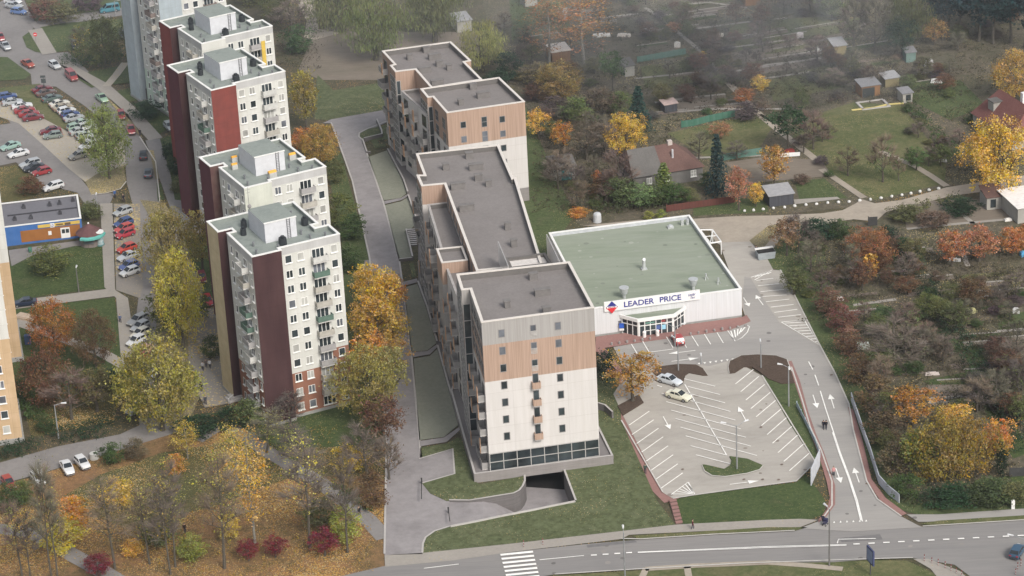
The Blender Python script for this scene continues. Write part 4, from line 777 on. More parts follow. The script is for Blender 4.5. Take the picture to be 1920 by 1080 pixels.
# ------------------------------------------------------------------ supermarket
ZS = 5.4
sp = [(1103, 579.1), (1390.5, 541), (1292.5, 402.5), (1029, 436)]
P0 = G(1103, 579.1, ZS); S_o = Vector((P0.x, P0.y, 0)); P1 = G(1390.5, 541, ZS); syaw = math.atan2(P1.y-P0.y, P1.x-P0.x)
tS = thing('supermarket', 'white single storey supermarket with a flat green roof and a glazed entrance porch', 'supermarket', tuple(S_o), syaw)
def SL(x, y, z=0.):
    d = G(x, y, z)-S_o; c, s = math.cos(-syaw), math.sin(-syaw); return (d.x*c-d.y*s, d.x*s+d.y*c)
SP = [SL(x, y, ZS) for x, y in sp]
m_sw = wall_mat('white_steel_cladding', (.63, .64, .66), (.58, .59, .61), 6, .03, .45, .55); m_sroof = ground_mat('green_roof_membrane', [(.185, .22, .17), (.25, .285, .225), (.285, .31, .26), (.2, .235, .18)], [(.185, .22, .17), (.28, .31, .25)], .09, .9, .45, [(.15, .17, .14), (.33, .35, .3)], .4, .16, .12, stretch=(.19, .25, 1.5), bump=0)
wht = plain('white_trim', (.74, .74, .73), .5, var=.04); blue = plain('sign_navy', (.03, .035, .22), .6, var=.05); redp = plain('sign_red', (.6, .03, .04), .6, var=.05)
bandwalls(SP, [(.35, plain('plinth_grey', (.3, .3, .29))), (ZS-.14, m_sw)], tS)
flatroof('roof', SP, ZS-.75, ZS, tS, m_sroof, wht, .3, mside=plain('pale_parapet', (.45, .47, .5)))
# sign board with lettering
xs0, _ = SL(1133, 585, 4.5); xs1, _ = SL(1312, 561, 4.5); zs0, zs1 = 4.55, 6.35
b = MB(); b.box(xs0, -.32, zs0, xs1, -.1, zs1); sg = b.build('sign_board', [wht], tS)
def text(body, x, z, size, mt, parent, y=-.34, sx=1., shear=0., name='lettering', bold=0.):
    c = bpy.data.curves.new('t', 'FONT'); c.body = body; c.size = size; c.extrude = .02; c.align_x = 'LEFT'; c.shear = shear; c.offset = bold
    o = bpy.data.objects.new('t', c); col.objects.link(o); bpy.context.view_layer.update()
    me = bpy.data.meshes.new_from_object(o.evaluated_get(bpy.context.evaluated_depsgraph_get())); bpy.data.objects.remove(o)
    me.materials.clear(); me.materials.append(mt); q = bpy.data.objects.new(name, me); q.location = (x, y, z); q.rotation_euler = (math.pi/2, 0, 0); q.scale = (sx, 1, 1); return link(q, parent), me
def fit(body, x0, x1, z0, h, mt, parent, y=-.34, **k):
    q, me = text(body, x0, z0, 1, mt, parent, y, **k); xs = [v.co.x for v in me.vertices]; ys = [v.co.y for v in me.vertices]
    s = h/(max(ys)-min(ys)); q.scale = ((x1-x0)/(max(xs)-min(xs)), s, 1); q.location = (x0-min(xs)*q.scale[0], y, z0-min(ys)*s); return q
Wd = xs1-xs0
fit('LEADER', xs0+Wd*.205, xs0+Wd*.52, zs0+.42, 1.02, blue, sg, bold=.018); fit('PRICE', xs0+Wd*.578, xs0+Wd*.803, zs0+.42, 1.02, blue, sg, bold=.018)
fit('Leader', xs0+Wd*.875, xs0+Wd*.955, zs0+.9, .5, blue, sg, shear=.5); fit('Tani', xs0+Wd*.9, xs0+Wd*.95, zs0+.35, .42, blue, sg, shear=.5)
cx, cz = xs0+Wd*.078, zs0+.72
b = MB(); hw, hh_ = 1.05, 1.15
b.face([(cx-hw, -.36, cz), (cx+hw, -.36, cz), (cx+hw*.02, -.36, cz+hh_)], 0); b.face([(cx-hw, -.36, cz), (cx, -.36, cz-hh_), (cx+hw, -.36, cz)], 1)
b.face([(cx-hw*.82, -.365, cz-.13), (cx+hw*.82, -.365, cz-.13), (cx+hw*.82, -.365, cz+.2), (cx-hw*.82, -.365, cz+.2)], 2)
b.box(cx-hw*.5, -.355, cz-.4, cx+hw*.5, -.32, cz+.4, 0); em = b.build('emblem', [blue, redp, wht], sg)
fit('LEADER', cx-.62, cx+.62, cz+.04, .13, blue, sg, y=-.375); fit('PRICE', cx-.6, cx+.6, cz-.12, .13, redp, sg, y=-.375)
# porch
por = [SL(1163.5, 620.5), SL(1197.8, 632.2), SL(1263, 623.3), SL(1284, 609)]
por = [(por[0][0], 0.), por[1], por[2], (por[3][0], 0.)]
pc = por[:]; b = MB(); HP = 3.1
b.prism([(p[0], p[1]) for p in ccw([por[0], por[1], por[2], por[3]])], HP, HP+.02, 0)
porch = b.build('entrance_porch', [wht], tS)
op = [(por[0][0]-.35, -.02), (por[1][0]-.25, por[1][1]-.35), (por[2][0]+.25, por[2][1]-.35), (por[3][0]+.35, -.02)]
b = MB()
for i in range(3):
    p, q = op[i], op[i+1]; L = math.dist(p, q); b.face([(*p, HP-.15), (*q, HP-.15), (*q, HP+.45), (*p, HP+.45)], 0, [(0, 0), (L, 0), (L, 1), (0, 1)])
ip = [(op[0][0]+.3, -.02), (op[1][0]+.2, op[1][1]+.3), (op[2][0]-.2, op[2][1]+.3), (op[3][0]-.3, -.02)]
for i in range(3): b.face([(*op[i], HP+.45), (*op[i+1], HP+.45), (*ip[i+1], HP+.45), (*ip[i], HP+.45)], 0); b.face([(*ip[i+1], HP+.15), (*ip[i], HP+.15), (*ip[i], HP+.45), (*ip[i+1], HP+.45)], 0)
b.face([(*op[3], HP-.15), (*op[2], HP-.15), (*op[1], HP-.15), (*op[0], HP-.15)], 0)
b.build('fascia', [wht], porch)
b = MB(); b.face([(*p, HP+.2) for p in ip], 0); b.build('porch_roof', [m_sroof], porch)
for i, nx in ((0, 3), (1, 6), (2, 3)):
    a, c = Vector(por[i]), Vector(por[i+1]); L = (c-a).length; rz = math.atan2((c-a).y, (c-a).x); b = MB(); b.box(.05, .02, .15, L-.05, .06, HP-.02, 1)
    for j in range(nx+1): x = .12+(L-.24)*j/nx; t_ = .07 if 0 < j < nx else .12; b.box(x-t_, -.04, .0, x+t_, .019, HP-.01, 0)
    for z, h in ((.08, .08), (2.05, .08), (HP-.12, .1)): b.box(.25, -.03, z-h, L-.25, .018, z+h, 0)
    b.build('glazed_front', [wht, glass_d], porch, (a.x, a.y, 0), rz)
a, c = Vector(por[1]), Vector(por[2]); L = (c-a).length; rz = math.atan2((c-a).y, (c-a).x)
def onp(name, x0, z0, x1, z1, m, y=-.07):
    b = MB(); b.box(x0, y, z0, x1, y+.025, z1); b.build(name, [m], porch, (a.x, a.y, 0), rz)
b = MB(); xd = L*.33
for x in (xd-1.05, xd-.05, xd+.95): b.box(x, -.12, 0, x+.1, -.05, 2.1, 0)
for z in (0.05, 1.0, 2.0): b.box(xd-.94, -.11, z, xd-.06, -.06, z+.1, 0); b.box(xd+.06, -.11, z, xd+.94, -.06, z+.1, 0)
b.build('door', [wht], porch, (a.x, a.y, 0), rz)
onp('poster', L*.72-.35, .9, L*.72+.35, 1.75, plain('pale_blue_poster', (.3, .55, .7)))
onp('poster', L*.56-.4, 1.0, L*.56+.4, 1.8, plain('navy_poster', (.08, .12, .3))); onp('poster', L*.56-.3, .6, L*.56+.3, .8, redp); onp('poster', L*.72-.4, 2.3, L*.72+.3, 2.7, plain('dull_red_poster', (.3, .06, .06)))
onp('canopy_sign', L*.33-.8, 2.35, L*.33+.8, 2.6, plain('green_sign', (.15, .3, .25)))
x_, y_ = SL(1157.5, 612); b = MB(); b.box(x_-.45, -.06, 1.6, x_+.45, -.003, 2.4); b.build('vent_grille', [plain('dark_louvre', (.14, .14, .17))], tS)
# roof equipment
def roofthing(px, py, kind):
    p = SL(px, py, ZS-.75); b = MB(); z = ZS-.75; m = plain('galvanised', (.5, .52, .53), .4, .3)
    if kind == 'drum': b.tube((*p, z), (*p, z+.9), .28, .28, 10); b.tube((*p, z+.9), (*p, z+1.9), .55, .8, 14); b.tube((*p, z+1.9), (*p, z+2.05), .85, .85, 14)
    elif kind == 'gooseneck': b.box(p[0]-.5, p[1]-.4, z, p[0]+.5, p[1]+.4, z+.25); b.tube((*p, z+.25), (*p, z+1.9), .32, .3, 10); b.tube((*p, z+1.85), (p[0]-.1, p[1]-.7, z+2.2), .3, .3, 10)
    elif kind == 'dome': b.box(p[0]-.55, p[1]-.45, z, p[0]+.55, p[1]+.45, z+.3); b.ball((*p, z+.3), .5, 10, 5, sz=.6)
    elif kind == 'stack': b.box(p[0]-.25, p[1]-.2, z, p[0]+.25, p[1]+.2, z+.5); b.tube((*p, z+.5), (*p, z+1.1), .3, .3, 10)
    elif kind == 'tripod':
        for k in range(3): b.tube((p[0]+.4*math.cos(2.1*k), p[1]+.4*math.sin(2.1*k), z), (*p, z+.8), .06, .05, 5)
        b.tube((*p, z+.6), (*p, z+1.1), .16, .16, 8)
    b.build('roof_vent', [m], tS)
for x, y, k in ((1170.5, 559), (1300, 543)) and ((1170.5, 559, 'drum'), (1300, 543, 'drum'), (1207.5, 505, 'gooseneck'), (1257, 427, 'dome'), (1279, 422, 'stack'), (1289, 421, 'stack'), (1324, 524, 'tripod'), (1347, 532, 'tripod')): roofthing(x, y, k)
# loading bay frame on the back corner
t = thing('loading_frame', 'white steel frame standing beside the back right corner of the supermarket', 'steel frame', tuple(G(1333, 457)))
o0 = G(1333, 457); b = MB(); c4 = [G(1313, 431, 2.5), G(1336, 431, 2.5), G(1352, 453, 2.5), G(1332, 456, 2.5)]
for i in range(4): b.tube(c4[i]-o0, c4[(i+1) % 4]-o0, .14, .14, 6)
b.tube(c4[1]-o0, c4[3]-o0, .08, .08, 5); b.tube((c4[0]+c4[3])/2-o0, (c4[1]+c4[2])/2-o0, .08, .08, 5); b.build('frame', [wht], t)
b = MB()
for i in (1, 2, 3): p = c4[i]-o0; b.tube((p.x, p.y, 0), (p.x, p.y, 2.5), .09, .09, 6)
b.build('post', [wht], t)
# ------------------------------------------------------------------ blue and ochre shop on the left
ZB = 4.0
bq = [(-60, 437.5), (7, 425.5), (152, 408.3), (146, 364), (0, 380), (-60, 388)]
b0 = G(152, 408.3, ZB); b1 = G(7, 425.5, ZB); byaw = math.atan2(b0.y-b1.y, b0.x-b1.x); B_o = Vector((b1.x, b1.y, 0))
tB = thing('shop', 'low blue and ochre shop with a grey felt roof and a yellow sign strip', 'shop', tuple(B_o), byaw)
BL = (b0-b1).length; bk = G(146, 364, ZB)-b1; BD = -bk.x*math.sin(byaw)+bk.y*math.cos(byaw)
BP = [(-7, 0), (BL, 0), (BL, BD), (-7, BD)]
m_blue = wall_mat('blue_render', (.05, .14, .38), (.07, .17, .42)); m_och = wall_mat('ochre_render', (.33, .14, .045), (.28, .12, .04))
bandwalls(BP, [(ZB-.15, m_blue)], tB); flatroof('roof', BP, ZB-.4, ZB, tB, ground_mat('dark_felt_roof', [(.14, .14, .16), (.18, .18, .2)], [(.13, .13, .15), (.19, .185, .2)], .2, 2, .5, bump=0), m_cap, .25)
b = MB(); b.box(2.9, -.05, .45, BL-.4, -.003, 2.75); b.build('panel', [m_och], tB)
b = MB(); b.box(6.2, -.12, 2.95, BL-.35, -.01, 3.55); s_ = b.build('sign_board', [plain('yellow_sign', (.6, .42, .1), var=.06)], tB)
b = MB(); b.box(8.5, -.16, 2.8, 9.3, -.122, 3.65); b.build('logo_panel', [wht], s_)
fit('LD', 8.6, 9.15, 2.98, .5, blue, s_, y=-.18, name='lettering')
dk = plain('sign_dark', (.12, .08, .05))
fit('SKLEP', 9.6, 11.0, 3.08, .32, dk, s_, y=-.14, name='lettering') if False else None
b = MB(); b.box(9.6, -.15, 3.1, 10.9, -.122, 3.35, 0); b.box(11.2, -.15, 3.0, 12.3, -.122, 3.45, 0); b.build('dark_strip', [dk], s_)
b = MB(); b.box(10.3, -.1, .35, 12.0, -.052, 2.45, 0); d_ = b.build('door', [wht], tB)
b = MB(); b.box(10.5, -.13, 1.35, 11.1, -.102, 2.15, 0); b.box(11.25, -.13, 1.35, 11.85, -.102, 2.15, 0); b.build('pane', [glass_d], d_)
b = MB(); b.box(8.0, -.09, 1.3, 8.6, -.052, 2.1, 0); b.build('notice', [wht], tB)
b = MB(); b.box(BL-13.5, BD*.5-.1, ZB-.4, BL-.5, BD*.5+.1, ZB-.18); b.build('roof_joint', [plain('dark_bitumen', (.05, .05, .06))], tB)
for i, (fx, fy) in enumerate(((.28, .75), (.62, .72), (.75, .74), (.93, .8), (.15, .3), (.36, .28), (.74, .33))):
    x, y = BL*fx, BD*fy; v = MB(); v.box(x-.35, y-.3, ZB-.4, x+.35, y+.3, ZB+.1); v.tube((x, y, ZB+.1), (x, y, ZB+.5), .18, .22, 8); v.build('roof_vent', [plain('dark_vent', (.06, .06, .07))], tB)
# ------------------------------------------------------------------ houses and sheds
def house(name, label, cat, quad_, h, ridge_h, roofm, wallm, hip=0., hipl=None, over=.4, extra=None, group=None, roof2=None):
    """quad_: picture points of the ground corners front-left, front-right, (depth m)"""
    (p, q, dep) = quad_; a, c = G(*p), G(*q); L = (c-a).length; yaw = math.atan2((c-a).y, (c-a).x)
    t = thing(name, label, cat, tuple(a), yaw, group)
    P = [(0, 0), (L, 0), (L, dep), (0, dep)]; bandwalls(P, [(h, wallm)], t)
    b = MB(); e = over; z0 = h-.1; hipl = hip if hipl is None else hipl; xa, xb = hipl*dep/2, L-hip*dep/2; y = dep/2
    A, B, C, D = (-e, -e, z0), (L+e, -e, z0), (L+e, dep+e, z0), (-e, dep+e, z0); E_, F_ = (xa-e*(1-hipl), y, ridge_h), (xb+e*(1-hip), y, ridge_h)
    if roof2:
        xm = L*.42; b.face([A, (xm, -e, z0), (xm, y, ridge_h), E_], 1); b.face([(xm, -e, z0), B, F_, (xm, y, ridge_h)], 0)
    else: b.face([A, B, F_, E_], 0)
    b.face([C, D, E_, F_], 0)
    b.face([B, C, F_], 0 if hip else 2); b.face([D, A, E_], 0 if hipl > .1 else 2); b.face([D, C, B, A], 2)
    b.build('roof', [roofm, roof2 or roofm, wallm], t)
    if extra: extra(t, L, dep)
    return t
m_tile_br = ground_mat('brown_red_tiles', [(.11, .065, .057), (.15, .09, .078)], [(.08, .05, .045), (.17, .105, .09)], .4, 4, .5, bump=.2)
m_tile_gr = ground_mat('grey_slates', [(.105, .1, .095), (.145, .138, .13)], [(.08, .078, .075), (.16, .152, .145)], .4, 4, .5, bump=.2)
m_tile_rd = ground_mat('red_tiles', [(.15, .058, .05), (.21, .095, .085)], [(.11, .045, .04), (.24, .12, .105)], .4, 4, .5, bump=.2)
m_hw = wall_mat('grey_house_render', (.17, .165, .16), (.13, .125, .12)); m_hwl = wall_mat('pale_house_render', (.38, .37, .34), (.32, .31, .29))
def ex1(t, L, dep):
    b = MB(); b.box(L-5.4, dep/2-.4, 5, L-4.5, dep/2+.4, 7.2, 0); b.build('chimney', [plain('chimney_pale', (.45, .4, .37))], t)
    window(t, L-1.9, 0, 1.7, 0, 1.1, 1.3, mull=1, sill=True, trans=True); window(t, 3, 0, 1.6, 0, 1.1, 1.2); window(t, 6.5, 0, 1.6, 0, 1.1, 1.2)
    b = MB(); b.tube((L*.62, 2.2, 4), (L*.62, 2.2, 6.3), .2, .2, 8); b.build('flue', [plain('flue_pale', (.5, .5, .52))], t)
house('cottage', 'old cottage with a hipped roof, half grey and half brown-red', 'house', ((1190, 358), (1318, 337), 9.5), 2.9, 6.6, m_tile_br, m_hw, hip=.9, hipl=.12, extra=ex1, roof2=m_tile_gr)
def ex2(t, L, dep):
    b = MB(); b.box(L*.32, -.1, 0, L*.85, -.01, 2.3); b.build('garage_door', [plain('teal_door', (.04, .2, .2))], t)
house('garage', 'small grey garage with a teal door left of the old cottage', 'garage', ((1042, 340), (1078, 335), 6), 2.9, 3.9, m_tile_gr, m_hwl, extra=ex2)
def ex3(t, L, dep):
    b = MB(); b.box(3.3, 1.4, 4, 5.4, 3.4, 6.2, 0); b.build('dormer', [m_hwl], t); b = MB(); b.box(3.1, 1.2, 6.201, 5.6, 3.6, 6.4, 0); b.build('dormer_roof', [m_tile_gr], t)
    b = MB(); b.box(L*.62, dep*.55, 6, L*.62+.9, dep*.55+.9, 9.2); b.build('chimney', [wht], t)
house('red_roofed_house', 'steep red tiled house with a grey dormer at the right edge', 'house', ((1824, 234), (1898, 282), 9), 2.6, 7.6, m_tile_rd, m_hwl, hip=.55, extra=ex3)
m_felt = plain('grey_felt', (.2, .2, .21)); m_or = wall_mat('orange_board', (.26, .14, .06), (.2, .1, .045), 5, .1); m_gb = wall_mat('dark_board', (.08, .085, .1), (.06, .06, .07), 5, .1)
def shed(label, p, q, dep, h, wallm, roofm, rise=.35, door=None, cat='shed', name='shed'):
    a, c = G(*p), G(*q); L = (c-a).length; t = thing(name, label, cat, tuple(a), math.atan2((c-a).y, (c-a).x)); bandwalls([(0, 0), (L, 0), (L, dep), (0, dep)], [(h, wallm)], t)
    b = MB(); e = .25
    lo_ = [(-e, -e, h+.02), (L+e, -e, h+.02), (L+e, dep+e, h+rise), (-e, dep+e, h+rise)]; up = [(x, y, z+.12) for x, y, z in lo_]
    b.face(up, 0); b.face(lo_[::-1], 0)
    for i in range(4): j = (i+1) % 4; b.face([lo_[i], lo_[j], up[j], up[i]], 0)
    b.build('roof', [roofm], t)
    if door: b = MB(); b.box(L*door[0], -.06, 0 if not door[3:] else .5, L*door[1], -.01, h*.85); b.build('door' if not door[3:] else 'window', [door[2]], t)
    return t
dk_open = plain('opening_shade', (.03, .035, .035)); lm = plain('corrugated_light', (.3, .3, .31))  # dk_open: near-black door panel, painted shade of the shed's open front
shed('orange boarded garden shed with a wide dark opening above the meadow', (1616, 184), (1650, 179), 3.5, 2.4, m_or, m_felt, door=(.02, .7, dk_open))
shed('tiny white garden shed with a dark roof just right of the orange boarded shed', (1693, 194), (1711, 191), 2.6, 2.0, m_hwl, m_felt, door=(.3, .8, glass_d, 1))
shed('small yellowish garden shed behind the tiny white one', (1660, 165), (1686, 161), 3, 1.9, wall_mat('yellow_board', (.26, .22, .12)), lm)
shed('dark lean-to shed with a pale sheet metal roof beside the dirt road', (1443, 389), (1488, 383), 4, 2.2, m_gb, lm, .5)
shed('small garden house with a brown-red roof right of the dirt road', (1850, 395), (1884, 391), 4, 2.5, m_hwl, m_tile_br, .8, door=(.2, .5, glass_d, 1))
shed('pale garden hut with a white gable among shrubs in the upper gardens', (1172, 145), (1190, 142), 3, 2.3, m_hwl, m_tile_gr, .7)
shed('ochre hut with a rounded pale roof below the bonfire smoke', (1564, 106), (1587, 103), 3.5, 2.2, wall_mat('yellow_board', (.26, .22, .12)), lm, .6)
shed('low hut with a bright flat roof behind the two tall birches', (1036, 118), (1070, 113), 4.5, 2.3, m_or, plain('bright_roof', (.75, .68, .62)), .2)
shed('green garden hut almost hidden by shrubs at the upper right', (1699, 118), (1717, 116), 2.5, 2.2, wall_mat('green_board', (.16, .24, .22)), m_felt)
shed('long hut with a pale blue-grey roof at the top edge', (1398, 12), (1425, 9), 4, 2.4, m_or, plain('bluegrey_roof', (.35, .38, .45)), .3)
shed('low greenhouse-like shelter with a pale roof beside the orange boarded shed', (1247, 213), (1270, 209), 2.5, 1.8, m_gb, plain('pinkish_roof', (.5, .38, .35)), .2)
shed('white flat roofed outbuilding cut off by the right edge below the golden tree', (1908, 420), (1960, 412), 9, 3.0, m_hwl, plain('bright_roof2', (.72, .7, .68)), .1, cat='outbuilding', name='outbuilding')
shed('grey-white shed among willows behind the farthest new building', (858, 62), (885, 58), 5, 2.6, m_hwl, lm, .3)
shed('small blue-roofed hut near the top edge left of the tall brown trees', (985, 14), (1008, 10), 3, 2.4, m_hwl, plain('blue_roof', (.2, .35, .5)), .4)
# garden fences and low walls
def fence(label, pix, h, m, cat='fence', name='fence', posts=True, t_=.08, group=None):
    P = [G(*p) for p in pix]; t = thing(name, label, cat, tuple(P[0]), 0, group)
    for i in range(len(P)-1):
        a, c = P[i]-P[0], P[i+1]-P[0]; L = (c-a).length; b = MB(); b.box(0, -t_/2, .1, L, t_/2, h); b.build('panel', [m], t, (a.x, a.y, 0), math.atan2((c-a).y, (c-a).x))
        if posts:
            n = max(1, int(L/2.5))
            for k in range(n): p = a.lerp(c, k/n); b = MB(); b.box(-.07, -.07, 0, .07, .07, h+.15); b.build('post', [m], t, (p.x, p.y, 0), math.atan2((c-a).y, (c-a).x)+.001)
    return t
gf = wall_mat('green_fence_paint', (.045, .14, .095), (.09, .18, .14), 1.5, .2); tf = wall_mat('turquoise_fence_paint', (.08, .17, .14), (.12, .2, .17), 1.5, .2); rf = wall_mat('red_brown_fence', (.13, .05, .04), (.1, .042, .036), 6, .2)
fence('long green fence with whitish worn boards at its left end above the cottage', [(1278, 240), (1300, 237), (1330, 229), (1378, 219)], 1.5, gf)
fence('turquoise fence left of the orange and red tree, behind the dark spruce', [(1357, 302), (1390, 296), (1428, 290)], 1.5, tf)
fence('pale turquoise fence in the upper gardens below the reddish shrub', [(1195, 118), (1240, 110), (1286, 102)], 1.4, tf)
fence('red-brown board fence between the cottage garden and the dirt road', [(1250, 398), (1290, 392), (1330, 387), (1378, 380)], 1.4, rf)
wl_ = wall_mat('whitish_panel', (.5, .53, .58), (.4, .43, .48)); 
fence('bluish white concrete panel wall along the right side of the access road', [(1596, 752), (1615, 808), (1632, 856), (1648, 908), (1666, 928), (1686, 944)], 1.6, wl_, 'wall', 'panel_wall', False, .12)
fence('pale railing wall between the car park and the brick path', [(1494, 764), (1510, 795), (1528, 832), (1538, 860)], 1.0, plain('railing_blue', (.35, .42, .47)), 'railing', 'railing_wall', True, .06)
fence('white hoarding panel standing at the lower right corner of the car park', [(1521, 911), (1537, 874)], 3.0, plain('hoarding_white', (.52, .54, .58)), 'hoarding', 'hoarding', True, .1)
fence('short white fence end rising beside the dirt yard', [(1443, 297), (1500, 293)], .9, wht, posts=False)
fence('yellow plank edging lying across the long meadow in front of the orange shed', [(1597, 208), (1640, 203), (1665, 197), (1694, 195)], .25, plain('yellow_plank', (.6, .5, .2)), 'edging', 'plank_edging', False, .5)
fence('dark iron garden fence beside the cypress at the right edge', [(1893, 895), (1925, 893)], 1.6, plain('iron', (.05, .05, .05)), posts=True, t_=.03)
fence('dark garden gate fence beside the dirt road above the orange fruit tree', [(1628, 424), (1645, 423)], 1.8, plain('iron', (.05, .05, .05)), 'gate', 'garden_gate')
# retaining piece right of the new tower
lowwall('ramp_wall', [(1122, 768), (1135, 772), (1149, 785)], 1.3, .3, 'sloping concrete wing wall at the right side of the nearest new tower')
# ------------------------------------------------------------------ kiosk, poster column, small street things
o0 = G(170, 458); t = thing('round_kiosk', 'round kiosk with a dark red conical roof and turquoise awning', 'kiosk', tuple(o0))
b = MB(); b.tube((0, 0, 0), (0, 0, 2.6), 1.9, 1.9, 12, cap=False); b.build('wall', [plain('kiosk_wall', (.2, .17, .16))], t)
b = MB(); b.tube((0, 0, 2.5), (0, 0, 4.2), 2.6, .15, 12); b.ball((0, 0, 4.3), .2, 8, 4, 1); b.build('roof', [plain('dark_red_roof', (.12, .06, .06)), wht], t)
b = MB()
for k in range(6):
    a0, a1 = R_(-120+k*20), R_(-100+k*20); r0, r1 = 2.0, 3.0
    b.face([(r0*math.cos(a0), r0*math.sin(a0), 2.65), (r1*math.cos(a0), r1*math.sin(a0), 2.3), (r1*math.cos(a1), r1*math.sin(a1), 2.3), (r0*math.cos(a1), r0*math.sin(a1), 2.65)], 0)
    b.face([(r1*math.cos(a0), r1*math.sin(a0), 2.3), (r1*math.cos(a0), r1*math.sin(a0), 1.95), (r1*math.cos(a1), r1*math.sin(a1), 1.95), (r1*math.cos(a1), r1*math.sin(a1), 2.3)], 0)
b.build('awning', [plain('turquoise_awning', (.12, .4, .36))], t)
b = MB(); b.box(-.9, -2.0, .9, .9, -1.8, 1.9); b.build('counter_window', [glass_m], t)
o0 = G(189, 460); t = thing('poster_column', 'turquoise poster column with a white cap beside the kiosk', 'advertising column', tuple(o0))
b = MB(); b.tube((0, 0, 0), (0, 0, .3), .75, .75, 14); b.tube((0, 0, .3), (0, 0, 2.7), .62, .62, 14, 1); b.build('drum', [plain('column_base', (.1, .22, .22)), ground_mat('posters', [(.1, .3, .34), (.5, .55, .55), (.12, .3, .34)], [(.08, .25, .3), (.6, .6, .6)], 1.2, 2, .5, bump=0)], t)
b = MB(); b.tube((0, 0, 2.7), (0, 0, 2.95), .85, .8, 14); b.build('cap', [wht], t)
def simple(name, label, cat, px, build, mats, group=None, rz=0., part='body'):
    t = thing(name, label, cat, tuple(G(*px)), rz, group); b = MB(); build(b); b.build(part, mats, t); return t
simple('bin', 'green litter bin on the forecourt in front of the blue shop', 'litter bin', (57, 474), lambda b: (b.tube((0, 0, 0), (0, 0, .95), .3, .36, 10), b.tube((0, 0, .95), (0, 0, 1.1), .4, .3, 10)), [plain('bin_green', (.06, .18, .13))])
def _skip(b): b.box(-1.5, -.9, .15, 1.5, .9, 1.5, 0, None, 1.12, 1.1); b.box(-1.7, .6, 1.501, 1.7, 1.1, 1.75, 1); b.box(-1.6, -1.0, 1.502, 1.6, .59, 1.56, 2)
simple('waste_container', 'grey waste container with a dark open top on the pale yard', 'waste container', (1435, 484), _skip, [plain('container_grey', (.3, .33, .35)), wht, plain('black', (.02, .02, .02))], rz=.2)
def _capsule(b): b.tube((0, 0, 0), (0, 0, 1.5), .8, .75, 12); b.ball((0, 0, 1.5), .75, 12, 6, sz=.6)
simple('bell_container', 'pale bell-shaped container behind the back edge of the supermarket', 'recycling bell', (1120, 416), _capsule, [plain('pale_grey_plastic', (.5, .52, .54), .5)])
def _board(b): b.tube((0, 0, 0), (0, 0, 2.2), .09, .09, 6, 0); b.box(-.12, -1.1, 2.0, .12, 1.1, 4.4, 1); b.box(-.14, -.9, 2.2, -.121, .9, 4.2, 2)
simple('advert_board', 'tall dark advert board on a post on the grass by the main road', 'advert board', (1632, 1078), _board, [plain('dark_steel2', (.06, .06, .07)), plain('board_navy', (.05, .06, .13)), plain('board_blue', (.2, .24, .36))], rz=.3)
def _slab(b): b.box(-1.8, -1, 0, 1.8, 1, .5); b.box(-1.5, -.8, .501, 1.5, .8, .6)
simple('concrete_platform', 'low pale concrete platform on the lawn below the black car', 'platform', (48, 597), _slab, [plain('platform_pale', (.45, .36, .28))], rz=-.5)
simple('ventilation_well', 'pale round concrete well with a dark hole by the parked white cars', 'well', (177, 860), lambda b: (b.tube((0, 0, 0), (0, 0, 1.0), .75, .7, 12, 0), b.tube((.15, .1, 1.0), (.15, .1, 1.02), .3, .3, 8, 1)), [plain('well_pale', (.5, .5, .48)), plain('black', (.02, .02, .02))])
def _hutb(b): b.box(-.5, -.4, 0, .5, .4, 1.6); b.box(-.55, -.45, 1.601, .55, .45, 1.7)
simple('cabinet', 'blue utility cabinet on the lawn beside the orange tree', 'utility cabinet', (53, 645), _hutb, [plain('cabinet_blue', (.06, .1, .22))])
simple('concrete_kiosk', 'small white post on the verge at the right edge', 'post', (1899, 954), lambda b: b.box(-.25, -.25, 0, .25, .25, 1.4), [wht])
